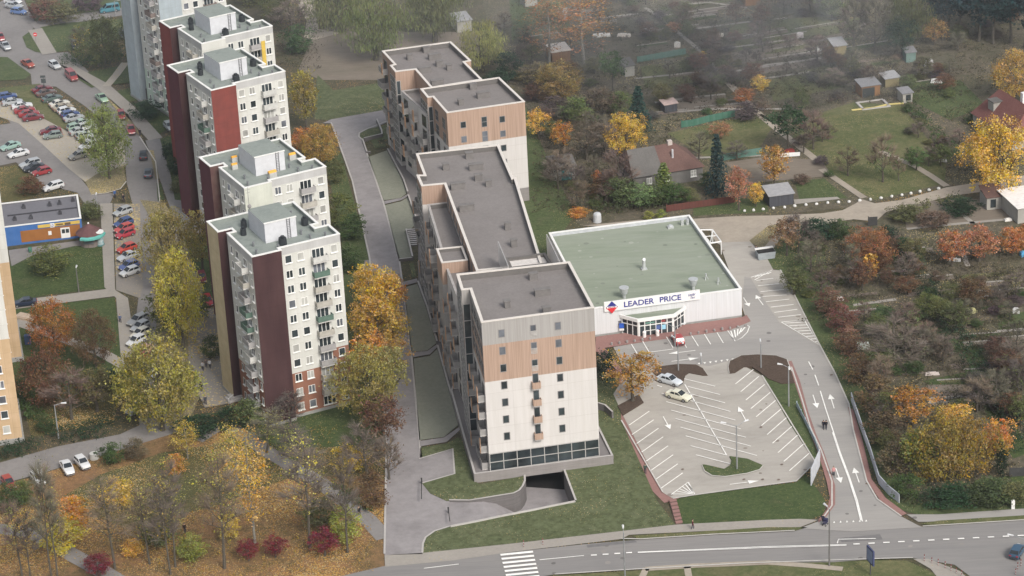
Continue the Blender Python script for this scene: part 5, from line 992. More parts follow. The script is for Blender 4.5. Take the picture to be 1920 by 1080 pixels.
# garden clutter: pale tanks, sheets and boards
gl = 'small pale things left about the garden plots'
for i, (x, y, w_, d_, h, c, lab, cat) in enumerate([(1575, 528, 1.6, 1.2, .5, (.5, .47, .36), 'pale garden table top in front of the small orange tree', 'table'), (1790, 489, 2.2, .8, .4, (.6, .6, .6), 'white plastic sheet under the orange fruit trees', 'sheet'), (1822, 586, 1.6, 1.3, .6, (.6, .58, .3), 'pale yellow board among dark shrubs', 'board'), (1905, 587, 1.2, .8, .8, (.6, .6, .6), 'white garden furniture at the right on a small lawn', 'furniture'),
   (1575, 563, 1.4, 1, .4, (.6, .57, .54), 'pale tray near the red-brown shrubs', 'tray'), (1748, 703, 2.4, .5, .4, (.55, .48, .45), 'long pale bench at the top of the small green lawn', 'bench'), (1756, 154, 2.4, 1.6, .5, (.7, .7, .68), 'bright white cold frame on the lawn left of the red tiled house', 'cold frame'), (1740, 122, 2.0, 1.2, 1.2, (.55, .55, .56), 'leaning white sheets beside the green garden hut', 'sheets'),
   (1350, 68, 1.5, 1, .6, (.6, .56, .5), 'pale heap on the soil beside the bonfire plot', 'heap'), (1535, 100, 1.2, 1, 1, (.5, .5, .48), 'white barrel beside the ochre hut', 'barrel'), (1270, 88, 1.3, .9, 1, (.6, .58, .55), 'white barrel at the end of the pale turquoise fence', 'barrel'), (1170, 68, 3, 1.2, .5, (.6, .55, .5), 'pale boards stacked in the upper gardens', 'boards'), (1128, 68, 4, 1.5, .5, (.65, .63, .6), 'bright plastic tunnel in the upper gardens', 'tunnel'), (1215, 62, 3, 1, 1, (.5, .5, .5), 'whitewashed beehives beside the pale shed plot', 'beehives'),
   (1500, 70, 1.5, 1, 1, (.6, .55, .55), 'white tank beside the bonfire', 'tank'), (1768, 303, 1.6, .8, .3, (.6, .58, .55), 'white stone slab on the right of the long meadow', 'slab'), (1890, 414, 1.4, .7, .4, (.65, .63, .6), 'white box at the end of the straight garden path', 'box'), (1480, 286, 2, 1, .6, (.3, .06, .05), 'red tarpaulin beside the turquoise fence', 'tarpaulin'), (1920, 480, 1.4, 1, .8, (.1, .35, .6), 'bright blue sheet at the right edge under the orange trees', 'sheet'), (1618, 653, 2.2, 1.2, .9, (.5, .53, .5), 'pale scrap heap among the brown shrubs', 'scrap heap')]):
    o = G(x, y); t = thing('garden_'+cat.replace(' ', '_'), lab, cat, tuple(o), random.uniform(-.3, .5), gl); b = MB(); b.box(-w_/2, -d_/2, 0, w_/2, d_/2, h, 0, None, .9, .9)
    b.box(-w_*.3, -d_*.3, h+.002, w_*.25, d_*.28, h+.15, 0); b.build('body', [plain('gc_%d' % i, c)], t)
def _pool(b):
    b.box(-3, -2.2, 0, 3, -1.9, .25); b.box(-3, 1.9, 0, 3, 2.2, .25); b.box(-3, -1.898, 0, -2.5, 1.898, .25); b.box(2.5, -1.898, 0, 3, 1.898, .25)
simple('paved_border', 'rectangular pale paved frame in front of the orange boarded shed', 'garden bed', (1637, 197), _pool, [m_conc], rz=.2)
# ------------------------------------------------------------------ cars
paint = obj_mat('car_paint', .35, .1, .5, coat=.6); tyre = plain('tyre', (.02, .02, .02), .8, var=.1); rim = plain('wheel_rim', (.4, .4, .42), .4, .6); cglass = plain('car_glass', (.02, .025, .03), .08, var=.1, spec=.7)
hl = plain('headlight', (.7, .7, .65), .2, var=.02); tl_ = plain('tail_light', (.4, .02, .02), .3, var=.02); bump_ = plain('bumper_black', (.05, .05, .055), .6); plate = plain('number_plate', (.6, .6, .58), .6)
CARS = {}
def car_proto(kind):
    # stations: x from rear (-) to front (+): (x, half width, z top of lower body)
    S = {'hatch': dict(L=3.9, st=[(-1.95, .66, .72), (-1.85, .76, .92), (-.9, .8, .95), (.55, .8, .95), (1.5, .76, .82), (1.88, .68, .66), (1.95, .6, .5)], cab=[(-1.82, .95), (-1.45, 1.42), (.15, 1.46), (.95, .95)], h=1.46),
         'sedan': dict(L=4.4, st=[(-2.2, .66, .72), (-2.1, .78, .92), (-1.3, .83, .96), (.7, .83, .95), (1.7, .78, .82), (2.1, .7, .68), (2.2, .6, .5)], cab=[(-1.5, .96), (-.95, 1.38), (.1, 1.42), (.95, .95)], h=1.42),
         'wagon': dict(L=4.4, st=[(-2.2, .68, .72), (-2.12, .78, .95), (-1.0, .83, .96), (.7, .83, .95), (1.7, .78, .82), (2.1, .7, .68), (2.2, .6, .5)], cab=[(-2.12, .96), (-1.85, 1.42), (.1, 1.46), (.95, .95)], h=1.46),
         'van': dict(L=4.6, st=[(-2.3, .78, .9), (-2.25, .84, 1.1), (0, .86, 1.1), (1.2, .86, 1.1), (1.8, .82, .98), (2.2, .75, .8), (2.3, .66, .55)], cab=[(-2.26, 1.1), (-2.15, 1.85), (.6, 1.85), (1.5, 1.1)], h=1.85)}[kind]
    b = MB(); st = S['st']
    def sec(x, hw, zt): return [(x, -hw*.93, .22), (x, -hw, .5), (x, -hw*.97, zt-.06), (x, -hw*.86, zt), (x, hw*.86, zt), (x, hw*.97, zt-.06), (x, hw, .5), (x, hw*.93, .22)]
    R = [sec(*s) for s in st]
    for i in range(len(R)-1):
        for j in range(8): k = (j+1) % 8; b.face([R[i][j], R[i+1][j], R[i+1][k], R[i][k]][::-1], 0)
    b.face(R[0][::-1][::-1], 0); b.face(R[-1][::-1], 0)
    cb = S['cab']; hw = st[2][1]; rt = hw*.78; zb = cb[0][1]
    # roof skin and pillars
    x0, x1, x2, x3 = [c[0] for c in cb]; zt = cb[1][1]; zt2 = cb[2][1]
    b.face([(x1, -rt, zt), (x2, -rt, zt2), (x2, rt, zt2), (x1, rt, zt)], 0)
    g = MB(); hb = hw*.9
    def inset(q, f=.1):
        c = sum((Vector(p) for p in q), Vector())/len(q); return [Vector(p).lerp(c, f) for p in q]
    sides = [[(x0, -hb, zb), (x3, -hb, zb), (x2, -rt, zt2), (x1, -rt, zt)], [(x3, hb, zb), (x0, hb, zb), (x1, rt, zt), (x2, rt, zt2)], [(x3, -hb, zb), (x3, hb, zb), (x2, rt, zt2), (x2, -rt, zt2)], [(x0, hb, zb), (x0, -hb, zb), (x1, -rt, zt), (x1, rt, zt)]]
    for n_, q in enumerate(sides):
        b.face(q, 0); nn = (Vector(q[1])-Vector(q[0])).cross(Vector(q[2])-Vector(q[1])).normalized()*.012
        if n_ < 2:
            for f0, f1 in ((.06, .46), (.52, .95)):
                a0 = Vector(q[0]).lerp(Vector(q[1]), f0); a1 = Vector(q[0]).lerp(Vector(q[1]), f1); t0 = Vector(q[3]).lerp(Vector(q[2]), max(.02, f0)); t1 = Vector(q[3]).lerp(Vector(q[2]), min(.98, f1))
                g.face([a.lerp(t, k)+nn for a, t, k in ((a0, t0, .06), (a1, t1, .06), (a1, t1, .85), (a0, t0, .85))], 0)
        else: g.face([p+nn for p in inset(q, .1)], 0)
    fx = st[-2][0]; rx = st[0][0]
    body = b.mesh('body', [paint]); win = g.mesh('windows', [cglass])
    wh = MB(); wh.tube((0, -.1, 0), (0, .1, 0), .31, .31, 14, 0); wh.tube((0, -.115, 0), (0, -.1, 0), .19, .19, 10, 1); wh.tube((0, .1, 0), (0, .115, 0), .19, .19, 10, 1)
    wheel = wh.mesh('wheel', [tyre, rim]); q = MB(); q.box(-.05, -.17, -.07, .06, .17, .07); lamp = q.mesh('headlight', [hl]); tlm = q.mesh('tail_light', [tl_])
    q = MB(); q.box(st[-1][0]-.12, -.62, .28, st[-1][0]+.03, .62, .46); q.box(rx-.04, -.64, .3, rx+.1, .64, .5); bmp = q.mesh('bumper', [bump_])
    return dict(body=body, win=win, wheel=wheel, lamp=lamp, tl=tlm, bmp=bmp, L=S['L'], hw=hw, fx=fx, rx=rx, st=st)
def car(px, ax, kind, c, label, group='cars parked on the estate', cat='car'):
    """px: centre in the picture, ax: picture direction the bonnet points to"""
    if kind not in CARS: CARS[kind] = car_proto(kind)
    P = CARS[kind]; o = G(px[0], px[1]+3); q = G(px[0]+ax[0], px[1]+3+ax[1])-o; rz = math.atan2(q.y, q.x)
    t = thing('parked_car' if group else 'car', label, cat, (o.x, o.y, .17), rz, group)
    put(P['body'], 'body', t, color=c); put(P['win'], 'windows', t); put(P['bmp'], 'bumper', t)
    for sx in (-1, 1):
        for sy in (-1, 1): put(P['wheel'], 'wheel', t, (sx*P['L']*.31, sy*(P['hw']-.09), .31))
    for sy in (-1, 1): put(P['lamp'], 'headlight', t, (P['fx']+.03, sy*.48, .58)); put(P['tl'], 'tail_light', t, (P['rx'], sy*.52, .72))
    return t
WH, SI, BL_, RD, DR, BK, GR, GN, CR_, BE = (.66, .67, .68), (.4, .42, .44), (.05, .09, .24), (.3, .03, .035), (.16, .02, .03), (.03, .035, .045), (.17, .18, .19), (.16, .33, .22), (.62, .58, .42), (.35, .3, .22)
H = (1, -.2); D2 = (.62, .55); U = (-1, .2)
L1 = [((25, 5), 'sedan', WH, 'white car'), ((27, 13), 'sedan', SI, 'silver car'), ((36, 24), 'hatch', (.12, .2, .42), 'light blue car')]
for p, k, c, l in L1: car(p, (1, .12), k, c, l+' parked in the short row at the very top left')
car((1, 72), (.5, .8), 'sedan', RD, 'red car cut off by the left edge behind the silver car on the road', None); car((11, 89), (.6, .6), 'sedan', SI, 'silver car driving on the road at the left edge', None)
car((53, 122), (.6, .35), 'sedan', (.36, .07, .045), 'orange-red car turning at the road junction', None); car((103, 125), (.62, .38), 'hatch', (.58, .6, .62), 'silver-white car at the road junction, ahead of the red van', None)
car((135, 146), (.55, .5), 'van', (.32, .045, .045), 'red van with a white roof driving toward the car parks', None, 'van'); car((101, 33), (.98, -.1), 'van', (.4, .06, .06), 'red van parked on the service road at the top', None, 'van'); car((206, 20), (-.98, .15), 'van', (.07, .23, .29), 'turquoise van on the service road beside the farthest tower', None, 'van')
car((142, 87), (.2, .8), 'hatch', BK, 'dark car beside the small orange shrub'); car((231, 67), (.3, .8), 'hatch', BK, 'dark car with its roof shining beside the farthest tower'); car((192, 187), (.6, .5), 'sedan', (.3, .45, .32), 'pale green car in the street by the kerb strip', None)
R1 = [((80, 170), 'sedan', DR, 'maroon'), ((87, 177), 'sedan', (.13, .09, .08), 'brown'), ((98, 187), 'sedan', (.1, .14, .13), 'dark green-grey'), ((112, 197), 'sedan', (.66, .64, .58), 'off-white'), ((118, 204), 'sedan', BE, 'beige'), ((125, 210), 'hatch', WH, 'white'), ((132, 217), 'hatch', BL_, 'blue'), ((139, 224), 'sedan', SI, 'silver'),
      ((156, 233), 'sedan', (.35, .45, .38), 'pale green'), ((143, 241), 'hatch', (.3, .42, .34), 'greenish'), ((163, 240), 'hatch', (.5, .52, .5), 'pale grey'), ((150, 249), 'sedan', (.4, .42, .4), 'grey'), ((169, 249), 'hatch', (.6, .6, .58), 'whitish'), ((160, 257), 'hatch', (.45, .5, .47), 'silver-green'), ((180, 264), 'sedan', (.6, .6, .6), 'white')]
for p, k, c, l in R1: car(p, (1, -.24), k, c, l+' car in the long slanting row along the olive lawn')
R2 = [((15, 183), 'hatch', BL_, 'blue'), ((24, 194), 'sedan', SI, 'silver'), ((42, 201), 'sedan', WH, 'white'), ((47, 209), 'sedan', RD, 'bright red'), ((55, 216), 'sedan', RD, 'red'), ((63, 223), 'sedan', DR, 'dark red')]
for p, k, c, l in R2: car(p, (1, -.15), k, c, l+' car in the row on the sandy paving left of the olive lawn')
car((95, 248), (-1, .15), 'sedan', DR, 'dark red car standing next to the grey hatchback on the sandy paving'); car((100, 257), (-1, .15), 'hatch', (.2, .24, .22), 'grey-green hatchback beside the dark red car on the sandy paving')
car((228, 219), (.2, .8), 'hatch', RD, 'small red car partly under the yellow-green tree'); car((246, 246), (.3, .8), 'sedan', RD, 'red car on the kerb beside the footway'); car((318, 240), (.6, .6), 'hatch', SI, 'silver car beside the foot of the red tower')
car((20, 277), (-1, .3), 'sedan', (.3, .45, .4), 'pale turquoise car at the left edge of the court'); car((35, 291), (-1, .25), 'sedan', WH, 'white saloon below the pale turquoise car')
car((57, 310), (-1, .25), 'wagon', SI, 'silver estate car at the end of a row of three'); car((64, 317), (-1, .25), 'sedan', BK, 'black car between the silver estate and the red hatchback'); car((79, 325), (-1, .25), 'hatch', RD, 'red hatchback at the end of a row of three beside the brown bush')
car((100, 353), (-1, .3), 'wagon', WH, 'white estate car standing alone above the blue shop'); car((147, 295), (-1, .25), 'hatch', (.28, .27, .25), 'grey-brown hatchback on the sandy paving beside the big tree'); car((166, 276), (-1, .3), 'hatch', WH, 'white car half under the big yellow-green tree')
car((270, 293), (.1, -1), 'sedan', BK, 'black car driving along the street beside the towers', None); car((279, 327), (.1, -1), 'sedan', (.08, .1, .13), 'dark blue-grey car driving behind the black one', None)
R3 = [((231, 400), 'hatch', SI, 'silver hatchback at the top'), ((232, 421), 'hatch', BL_, 'dark blue hatchback'), ((233, 432), 'hatch', (.5, .08, .07), 'light red car'), ((235, 442), 'hatch', (.4, .04, .06), 'crimson car'), ((238, 469), 'hatch', (.5, .06, .04), 'orange-red hatchback'), ((241, 484), 'sedan', (.55, .57, .6), 'silver-white saloon'), ((242, 502), 'hatch', (.09, .13, .33), 'blue hatchback near the bottom'), ((244, 513), 'hatch', WH, 'small white car at the bottom')]
for p, k, c, l in R3: car(p, (-1, .35), k, c, l+' of the roadside parking row')
car((47, 571), (-1, .12), 'sedan', (.02, .03, .06), 'black saloon on the cross path beside the sand tower')
R4 = [((259, 604), 'wagon', (.3, .31, .32), 'silver and black estate car'), ((264, 616), 'hatch', SI, 'silver hatchback'), ((264, 629), 'hatch', (.6, .58, .5), 'cream hatchback'), ((256, 643), 'hatch', WH, 'small white car'), ((270, 662), 'hatch', (.5, .3, .25), 'pale red car'), ((261, 675), 'hatch', RD, 'red car'), ((275, 712), 'hatch', SI, 'silver-grey car'), ((275, 752), 'hatch', (.1, .35, .35), 'teal car'), ((258, 770), 'sedan', SI, 'silver saloon')]
for p, k, c, l in R4: car(p, (-1, .5), k, c, l+' in the lower roadside parking row')
car((390, 568), (.35, .8), 'hatch', (.55, .02, .04), 'bright red car beside the yellow wing of the nearest tower'); car((379, 524), (.2, .9), 'hatch', (.2, .03, .05), 'dark red car beside the yellow wing, behind the yellow-green trees')
car((127, 881), (.45, .75), 'sedan', WH, 'white saloon on the lower left road'); car((155, 872), (.6, .6), 'hatch', WH, 'white hatchback at the upper end of the lower left row'); car((72, 902), (.55, .65), 'hatch', (.6, .62, .62), 'white hatchback seen through bare branches at the lower left'); car((17, 910), (.5, .65), 'hatch', RD, 'red car behind bare branches at the lower left edge')
car((1256, 717), (1, .3), 'sedan', (.6, .64, .68), 'silver saloon in the supermarket car park', 'cars in the supermarket car park'); car((1273, 746), (1, .28), 'sedan', (.72, .71, .58), 'pale cream saloon in the supermarket car park', 'cars in the supermarket car park')
car((1271, 640), (-.45, -.75), 'hatch', (.34, .02, .02), 'red hatchback parked in front of the supermarket entrance', 'cars in the supermarket car park'); car((1908, 1038), (.4, -.6), 'hatch', (.03, .08, .14), 'dark blue car on the main road at the lower right edge', None)
# ------------------------------------------------------------------ people
skin = plain('skin', (.45, .3, .22), .6); hair = plain('dark_hair', (.05, .035, .03)); cloth = obj_mat('coat_cloth', .9, 0, .1)
def person_mesh(stride, lean=0.):
    V = [(0, 0, .93), (0, 0, 1.15), (0, lean, 1.38), (0, lean, 1.5), (0, lean*1.1, 1.62), (.1, 0, .88), (.11, -stride*.5, .48), (.11, -stride*.35, .09), (.11, -stride*.35-.16, .05), (-.1, 0, .88), (-.11, stride*.35, .48), (-.11, stride*.75, .1), (-.11, stride*.75-.15, .05),
         (.2, lean, 1.4), (.24, .1+lean, 1.13), (.24, .02-stride*.2, .9), (-.2, lean, 1.4), (-.24, -.02+lean, 1.13), (-.24, -.14-stride*.1, .92)]
    E_ = [(0, 1), (1, 2), (2, 3), (3, 4), (0, 5), (5, 6), (6, 7), (7, 8), (0, 9), (9, 10), (10, 11), (11, 12), (2, 13), (13, 14), (14, 15), (2, 16), (16, 17), (17, 18)]
    Rr = [.16, .15, .17, .06, .1, .1, .075, .05, .045, .1, .075, .05, .045, .08, .055, .04, .08, .055, .04]
    # five short fingers on each hand
    for h_, sx in ((15, 1), (18, -1)):
        x, y, z = V[h_]; V.append((x, y-.01, z-.07)); Rr.append(.035); pi_ = len(V)-1; E_.append((h_, pi_))
        for k in range(5): V.append((x+sx*(-.0), y-.045+k*.02, z-.15-.01*(2-abs(k-2)))); Rr.append(.009); E_.append((pi_, len(V)-1))
    me = bpy.data.meshes.new('body'); me.from_pydata(V, E_, []); o = bpy.data.objects.new('tmp', me); col.objects.link(o)
    md = o.modifiers.new('s', 'SKIN'); sv = me.skin_vertices[0].data
    for i, r in enumerate(Rr): sv[i].radius = (r, r*.85 if i in (0, 1, 2) else r); sv[i].use_root = i == 0
    o.modifiers.new('u', 'SUBSURF').levels = 1
    bpy.context.view_layer.update(); m2 = bpy.data.meshes.new_from_object(o.evaluated_get(bpy.context.evaluated_depsgraph_get())); bpy.data.objects.remove(o)
    m2.materials.clear()
    for q in (cloth, plain('dark_trousers', (.035, .035, .05)), skin): m2.materials.append(q)
    for p in m2.polygons:
        z = p.center.z; x = abs(p.center.x); p.use_smooth = True
        p.material_index = 2 if z > 1.47 or (x > .19 and z < .93) else (1 if z < .88 and x < .2 else 0)
    return m2
PM_ = [person_mesh(.32), person_mesh(.12), person_mesh(.4, -.06)]
hb = MB(); hb.ball((0, .02, 1.7), .1, 10, 7); hb = hb.mesh('hair', [hair], smooth=True); fb = MB(); fb.ball((0, -.005, 1.67), .092, 10, 7, 0, 1.15); fb.tube((0, -.09, 1.66), (0, -.115, 1.64), .015, .02, 5); fb.ball((.035, -.085, 1.69), .012, 6, 4, 1); fb.ball((-.035, -.085, 1.69), .012, 6, 4, 1); fb.box(-.03, -.094, 1.605, .03, -.085, 1.615, 2); fb.ball((.095, 0, 1.66), .022, 6, 4); fb.ball((-.095, 0, 1.66), .022, 6, 4)
fb = fb.mesh('face', [skin, hair, plain('lips', (.3, .12, .1))], smooth=True)
def person(px, label, c, k=0, rz=0., group=None):
    o = G(*px); t = thing('person', label, 'person', tuple(o), rz, group); put(PM_[k], 'body', t, color=c); put(fb, 'face', t); put(hb, 'hair', t); return t
for p, l, c, k, r in (((263, 256), 'person in dark clothes standing by the red car near the footway', (.03, .03, .04), 1, 0), ((232, 379), 'person in black walking at the top of the roadside parking row', (.02, .02, .03), 0, .4), ((216, 371), 'person in a blue jacket at the kerb left of the person in black', (.05, .12, .3), 1, 0),
  ((226, 606), 'person in a blue jacket walking on the pale footway', (.1, .13, .22), 0, .2), ((381, 695), 'person in pale grey beside the person in white near the yellow wing', (.4, .4, .42), 0, 2.9), ((387, 690), 'person in brown walking between the two pale dressed people', (.15, .12, .11), 0, 3.1), ((394, 691), 'person in a white top walking with two others near the yellow wing', (.65, .65, .66), 0, 3.0),
  ((378, 734), 'person in black walking alone on the leafy path below the group of three', (.02, .02, .02), 2, 3.1), ((386, 759), 'person in a dark jacket nearest to the tower entrance steps', (.05, .06, .08), 0, .1), ((1210, 888), 'person in a dark green coat left of the car park', (.05, .08, .07), 0, 3.0), ((1299, 993), 'person in dark red clothes on the footway by the main road', (.1, .02, .03), 0, 1.5),
  ((1418, 477), 'person in black near the grey waste container', (.01, .01, .015), 1, 3.1), ((1544, 806), 'person in black walking on the access road beside another', (.02, .02, .03), 2, 2.8), ((1549, 806), 'second person in black on the access road, a step to the right', (.015, .015, .02), 0, 2.7), ((1543, 983), 'person in black pushing a pram at the brick path corner', (.03, .03, .05), 0, 2.6),
  ((674, 968), 'person in black among the trees on the park path', (.015, .015, .02), 0, .5), ((626, 955), 'person in a brown coat on the park path further up', (.1, .06, .05), 0, .5), ((347, 1000), 'person in dark clothes under the bare trees on the fallen leaves', (.03, .02, .02), 1, 0), ((327, 57+0), 'x', None, 0, 0)):
    if c: person(p, l, c, k, r)
# pram and cyclist
o = G(1547, 986); t = thing('pram', 'dark pram pushed by the person in black at the brick path corner', 'pram', tuple(o), 2.6)
b = MB(); b.box(-.25, -.5, .45, .25, .35, .75, 0, None, 1.1, 1.1); b.tube((-.28, -.3, .95), (.28, -.3, .95), .26, .26, 8); b.build('carrycot', [plain('pram_navy', (.03, .03, .07))], t)
b = MB()
for sx in (-.27, .27):
    for y in (-.4, .3): b.tube((sx-.03, y, .16), (sx+.03, y, .16), .16, .16, 10)
b.build('wheels', [tyre], t); b = MB(); b.tube((-.2, .35, .6), (-.2, .75, 1.02), .02, .02, 5); b.tube((.2, .35, .6), (.2, .75, 1.02), .02, .02, 5); b.tube((-.2, .75, 1.02), (.2, .75, 1.02), .025, .025, 5); b.build('handle', [gframe], t)
o = G(1563, 893); person((1563, 893), 'cyclist in a pink top riding down the access road', (.5, .25, .25), 1, 0)
t = thing('bicycle', 'bicycle ridden by the cyclist in the pink top on the access road', 'bicycle', (o.x, o.y+.02, 0), 0); b = MB()
for y in (-.52, .52):
    for k in range(14):
        a0, a1 = k*math.pi/7, (k+1)*math.pi/7; b.tube((0, y+.33*math.cos(a0), .34+.33*math.sin(a0)), (0, y+.33*math.cos(a1), .34+.33*math.sin(a1)), .025, .025, 4, cap=False)
b.build('wheels', [tyre], t); b = MB(); b.tube((0, .52, .34), (0, .1, .8), .02, .02, 5); b.tube((0, .1, .8), (0, -.4, .85), .02, .02, 5); b.tube((0, -.52, .34), (0, -.4, 1.0), .02, .02, 5); b.tube((0, 0, .3), (0, .15, .9), .02, .02, 5); b.tube((0, 0, .3), (0, -.4, .8), .02, .02, 5); b.build('frame', [gframe], t)
b = MB(); b.tube((-.25, -.4, 1.02), (.25, -.4, 1.02), .02, .02, 5); b.build('handlebar', [gframe], t); b = MB(); b.box(-.07, .05, .9, .07, .3, .96); b.build('saddle', [tyre], t)
# ------------------------------------------------------------------ street lamps
pole_m = plain('lamp_pole', (.3, .31, .32), .5, .3); head_m = plain('lamp_head', (.62, .63, .64), .4); pole_d = plain('dark_pole', (.15, .145, .14), .7)
def lamp(px, ytop, label, arms, dark=False):
    h = height(px[0], px[1], ytop); o = G(*px); t = thing('street_lamp', label, 'street lamp', tuple(o), 0, 'street lamps')
    b = MB(); b.tube((0, 0, 0), (0, 0, h), .13, .08, 8); b.build('pole', [pole_d if dark else pole_m], t)
    for (dx, dy) in arms:
        b = MB(); b.tube((0, 0, h-.1), (dx, dy, h+.25), .05, .04, 6); q = b.build('arm', [pole_m], t)
        b = MB(); d = Vector((dx, dy, 0)).normalized(); p = Vector((dx, dy, h+.25)); b.tube(p-d*.1, p+d*.75, .1, .17, 8); b.build('lamp_head', [head_m], q)
lamp((110, 822), 759, 'street lamp with a bright head by the hedge at the lower left', [(1.2, 0)]); lamp((1272, 697), 640, 'double headed street lamp on the left mulch island of the car park', [(-.5, 1), (.4, -.6)]); lamp((1479, 763), 688, 'double headed street lamp beside the brick path on the right of the car park', [(-1, .5), (.0, -.5)])
lamp((1382, 882), 798, 'street lamp on the small grass island of the car park', [(-1.6, .6), (1.3, .8)]); lamp((1427, 692), 645, 'street lamp on the right mulch island', [(0, .5)]); lamp((1555, 1062), 955, 'dark street lamp on the verge below the road junction', [(-.3, .6)], True); lamp((1172, 1085), 998, 'grey street lamp on the verge left of the small worn paths', [(0, .8)])
lamp((1925, 1090), 1012, 'street lamp reaching in at the lower right edge', [(-2, 1)]); lamp((217, 30), 2, 'thin street lamp on the service road behind the farthest tower', [(.8, 0)]); lamp((1315, 683), 670, 'short thin post lamp near the give way teeth', [(0, .2)]) ; lamp((1266, 652), 613, 'street lamp with two drooping heads in front of the supermarket entrance', [(1.2, .5), (-1.2, .8)])
lamp((148, 548), 505, 'thin grey post beside the cross path below the lawn', [(0, .3)], True); lamp((183, 395), 368, 'grey post between the shop bush and the tree island', [(0, .3)])
simple('sign_post', 'road sign on a dark mast at the head of the long row', 'road sign', (84, 172), lambda b: (b.tube((0, 0, 0), (0, 0, 3.6), .07, .07, 6), b.box(-.5, -.08, 2.0, .5, -.0, 3.0), b.box(-.6, -.06, 3.2, .5, .02, 3.7)), [plain('sign_dark2', (.06, .07, .07))], part='mast')
def _noentry(b): b.tube((0, 0, 0), (0, 0, 2.2), .04, .04, 6, 0); b.tube((0, -.02, 2.2), (0, -.06, 2.2), .45, .45, 14, 1); b.box(-.3, -.09, 2.13, .3, -.061, 2.27, 2)
simple('no_entry_sign', 'round red no-entry sign on the small grass island by the road', 'road sign', (68, 82), _noentry, [gframe, redp, wht], part='disc')
simple('disabled_parking_sign', 'blue parking sign beside the supermarket porch', 'road sign', (1166, 627), lambda b: (b.tube((0, 0, 0), (0, 0, 2), .04, .04, 6, 0), b.box(-.4, -.05, 1.2, .4, -.0, 2.1, 1), b.box(-.4, -.05, .75, .4, 0, 1.1, 2)), [gframe, plain('sign_blue', (.03, .1, .45)), wht], part='plate')
for i, (x, y) in enumerate(((1208.5, 633.5), (1233, 631))): simple('entrance_post', ('left', 'right')[i]+' white bin-like post beside the supermarket doors', 'post', (x, y), lambda b: (b.tube((0, 0, 0), (0, 0, 1.1), .3, .3, 10), b.tube((0, 0, 1.1), (0, 0, 1.25), .34, .2, 10)), [wht])
# ------------------------------------------------------------------ rows of stones, bollards and posts
stone = MB(); stone.ball((0, 0, .22), .34, 7, 5, 0, .85); stone = stone.mesh('marker_stone', [plain('whitewash', (.6, .6, .58))], smooth=True)
def row(me, name, pts, label, cat, group, s=(1, 1, 1)):
    for x, y in pts:
        o = put(me, name, None, tuple(G(x, y)), random.uniform(0, 3), tuple(random.uniform(.88, 1.1)*k for k in s)); tag(o, label, cat, group, (x, y))
row(stone, 'marker_stone', [(1396, 397), (1413, 396), (1431, 394), (1450, 392), (1471, 390.5), (1490, 388), (1511, 386), (1531, 384), (1552, 382), (1572, 381), (1592, 380), (1612, 378), (1632, 376), (1652, 373), (1672, 370), (1691, 367.5), (1708, 364.5), (1725, 361), (1742, 358), (1760, 355)], 'whitewashed round stone in the line along the dirt road', 'marker stone', 'whitewashed stones along the dirt road')
bo = MB(); bo.tube((0, 0, 0), (0, 0, .45), .22, .2, 8); bo.ball((0, 0, .45), .22, 8, 4); bo = bo.mesh('bollard', [plain('bollard_concrete', (.26, .24, .235))], smooth=False)
row(bo, 'bollard', [(1147+k*14.4, 648-k*1.95) for k in range(6)]+[(1295+k*14.8, 629-k*2.15) for k in range(8)], 'stubby grey concrete bollard before the supermarket', 'bollard', 'bollards before the supermarket')
po = MB()
for k in range(5): po.tube((0, 0, k*.22), (0, 0, k*.22+.22), .07, .07, 7, k % 2)
po = po.mesh('post', [plain('post_red', (.2, .05, .05)), plain('post_white', (.35, .34, .33))])
row(po, 'traffic_post', [(1733, 1053), (1747, 1057), (1759, 1061), (1772, 1066), (1783, 1071), (1793, 1076), (1803, 1082)], 'thin striped post along the lower right footway', 'post', 'striped posts at the road corner')
row(po, 'traffic_post', [(1908, 1068), (1904, 1078), (1914, 1062)], 'thin striped post below the dark blue car', 'post', 'striped posts in the corner')
row(po, 'traffic_post', [(982, 1026), (1018, 1022)], 'thin dark post on the footway beside the zebra crossing', 'post', 'posts by the crossing')
def barrier(a, c, label):
    p, q = G(*a), G(*c); t = thing('barrier', label, 'barrier', tuple(p), math.atan2((q-p).y, (q-p).x)); L = (q-p).length
    b = MB(); b.box(0, -.06, .95, L, .06, 1.1); b.build('boom', [plain('barrier_black', (.03, .03, .03))], t); b = MB(); b.box(-.1, -.1, 0, .1, .1, 1.1); b.build('post', [plain('barrier_black', (.03, .03, .03))], t)
barrier((791, 908), (791, 946), 'dark road barrier at the corner of the parking pad'); barrier((841, 963), (844, 988), 'dark barrier at the head of the garage ramp')
# entrance steps and rail of the nearest tower, brick steps to the main road
t = thing('brick_steps', 'brick steps climbing from the main road footway to the car park', 'steps', tuple(G(1270, 965))); o0 = G(1270, 965); b = MB()
a, c, d, e = G(1255, 942), G(1268, 940), G(1281, 983), G(1268, 985)
for i in range(7):
    f0, f1 = i/7, (i+.72)/7; q = [a.lerp(e, f0), c.lerp(d, f0), c.lerp(d, f1), a.lerp(e, f1)]; b.prism([(p.x, p.y) for p in ccw([v-o0 for v in q])], 0, .15+.06*(6-i), 0, 1)
b.build('step', [plain('brick_riser', (.16, .1, .09)), m_brick], t)
t = thing('entrance_steps', 'pale entrance steps with a railing at the foot of the nearest tower', 'steps', tuple(G(437, 750))); o0 = G(437, 750); b = MB()
a = G(429, 757)-o0; c = G(446, 745)-o0; b.tube((a.x, a.y, .9), (c.x, c.y, 1.2), .05, .05, 5); b.tube((a.x, a.y, 0), (a.x, a.y, .9), .04, .04, 5); b.tube((c.x, c.y, 0), (c.x, c.y, 1.2), .04, .04, 5); b.build('railing', [wht], t)
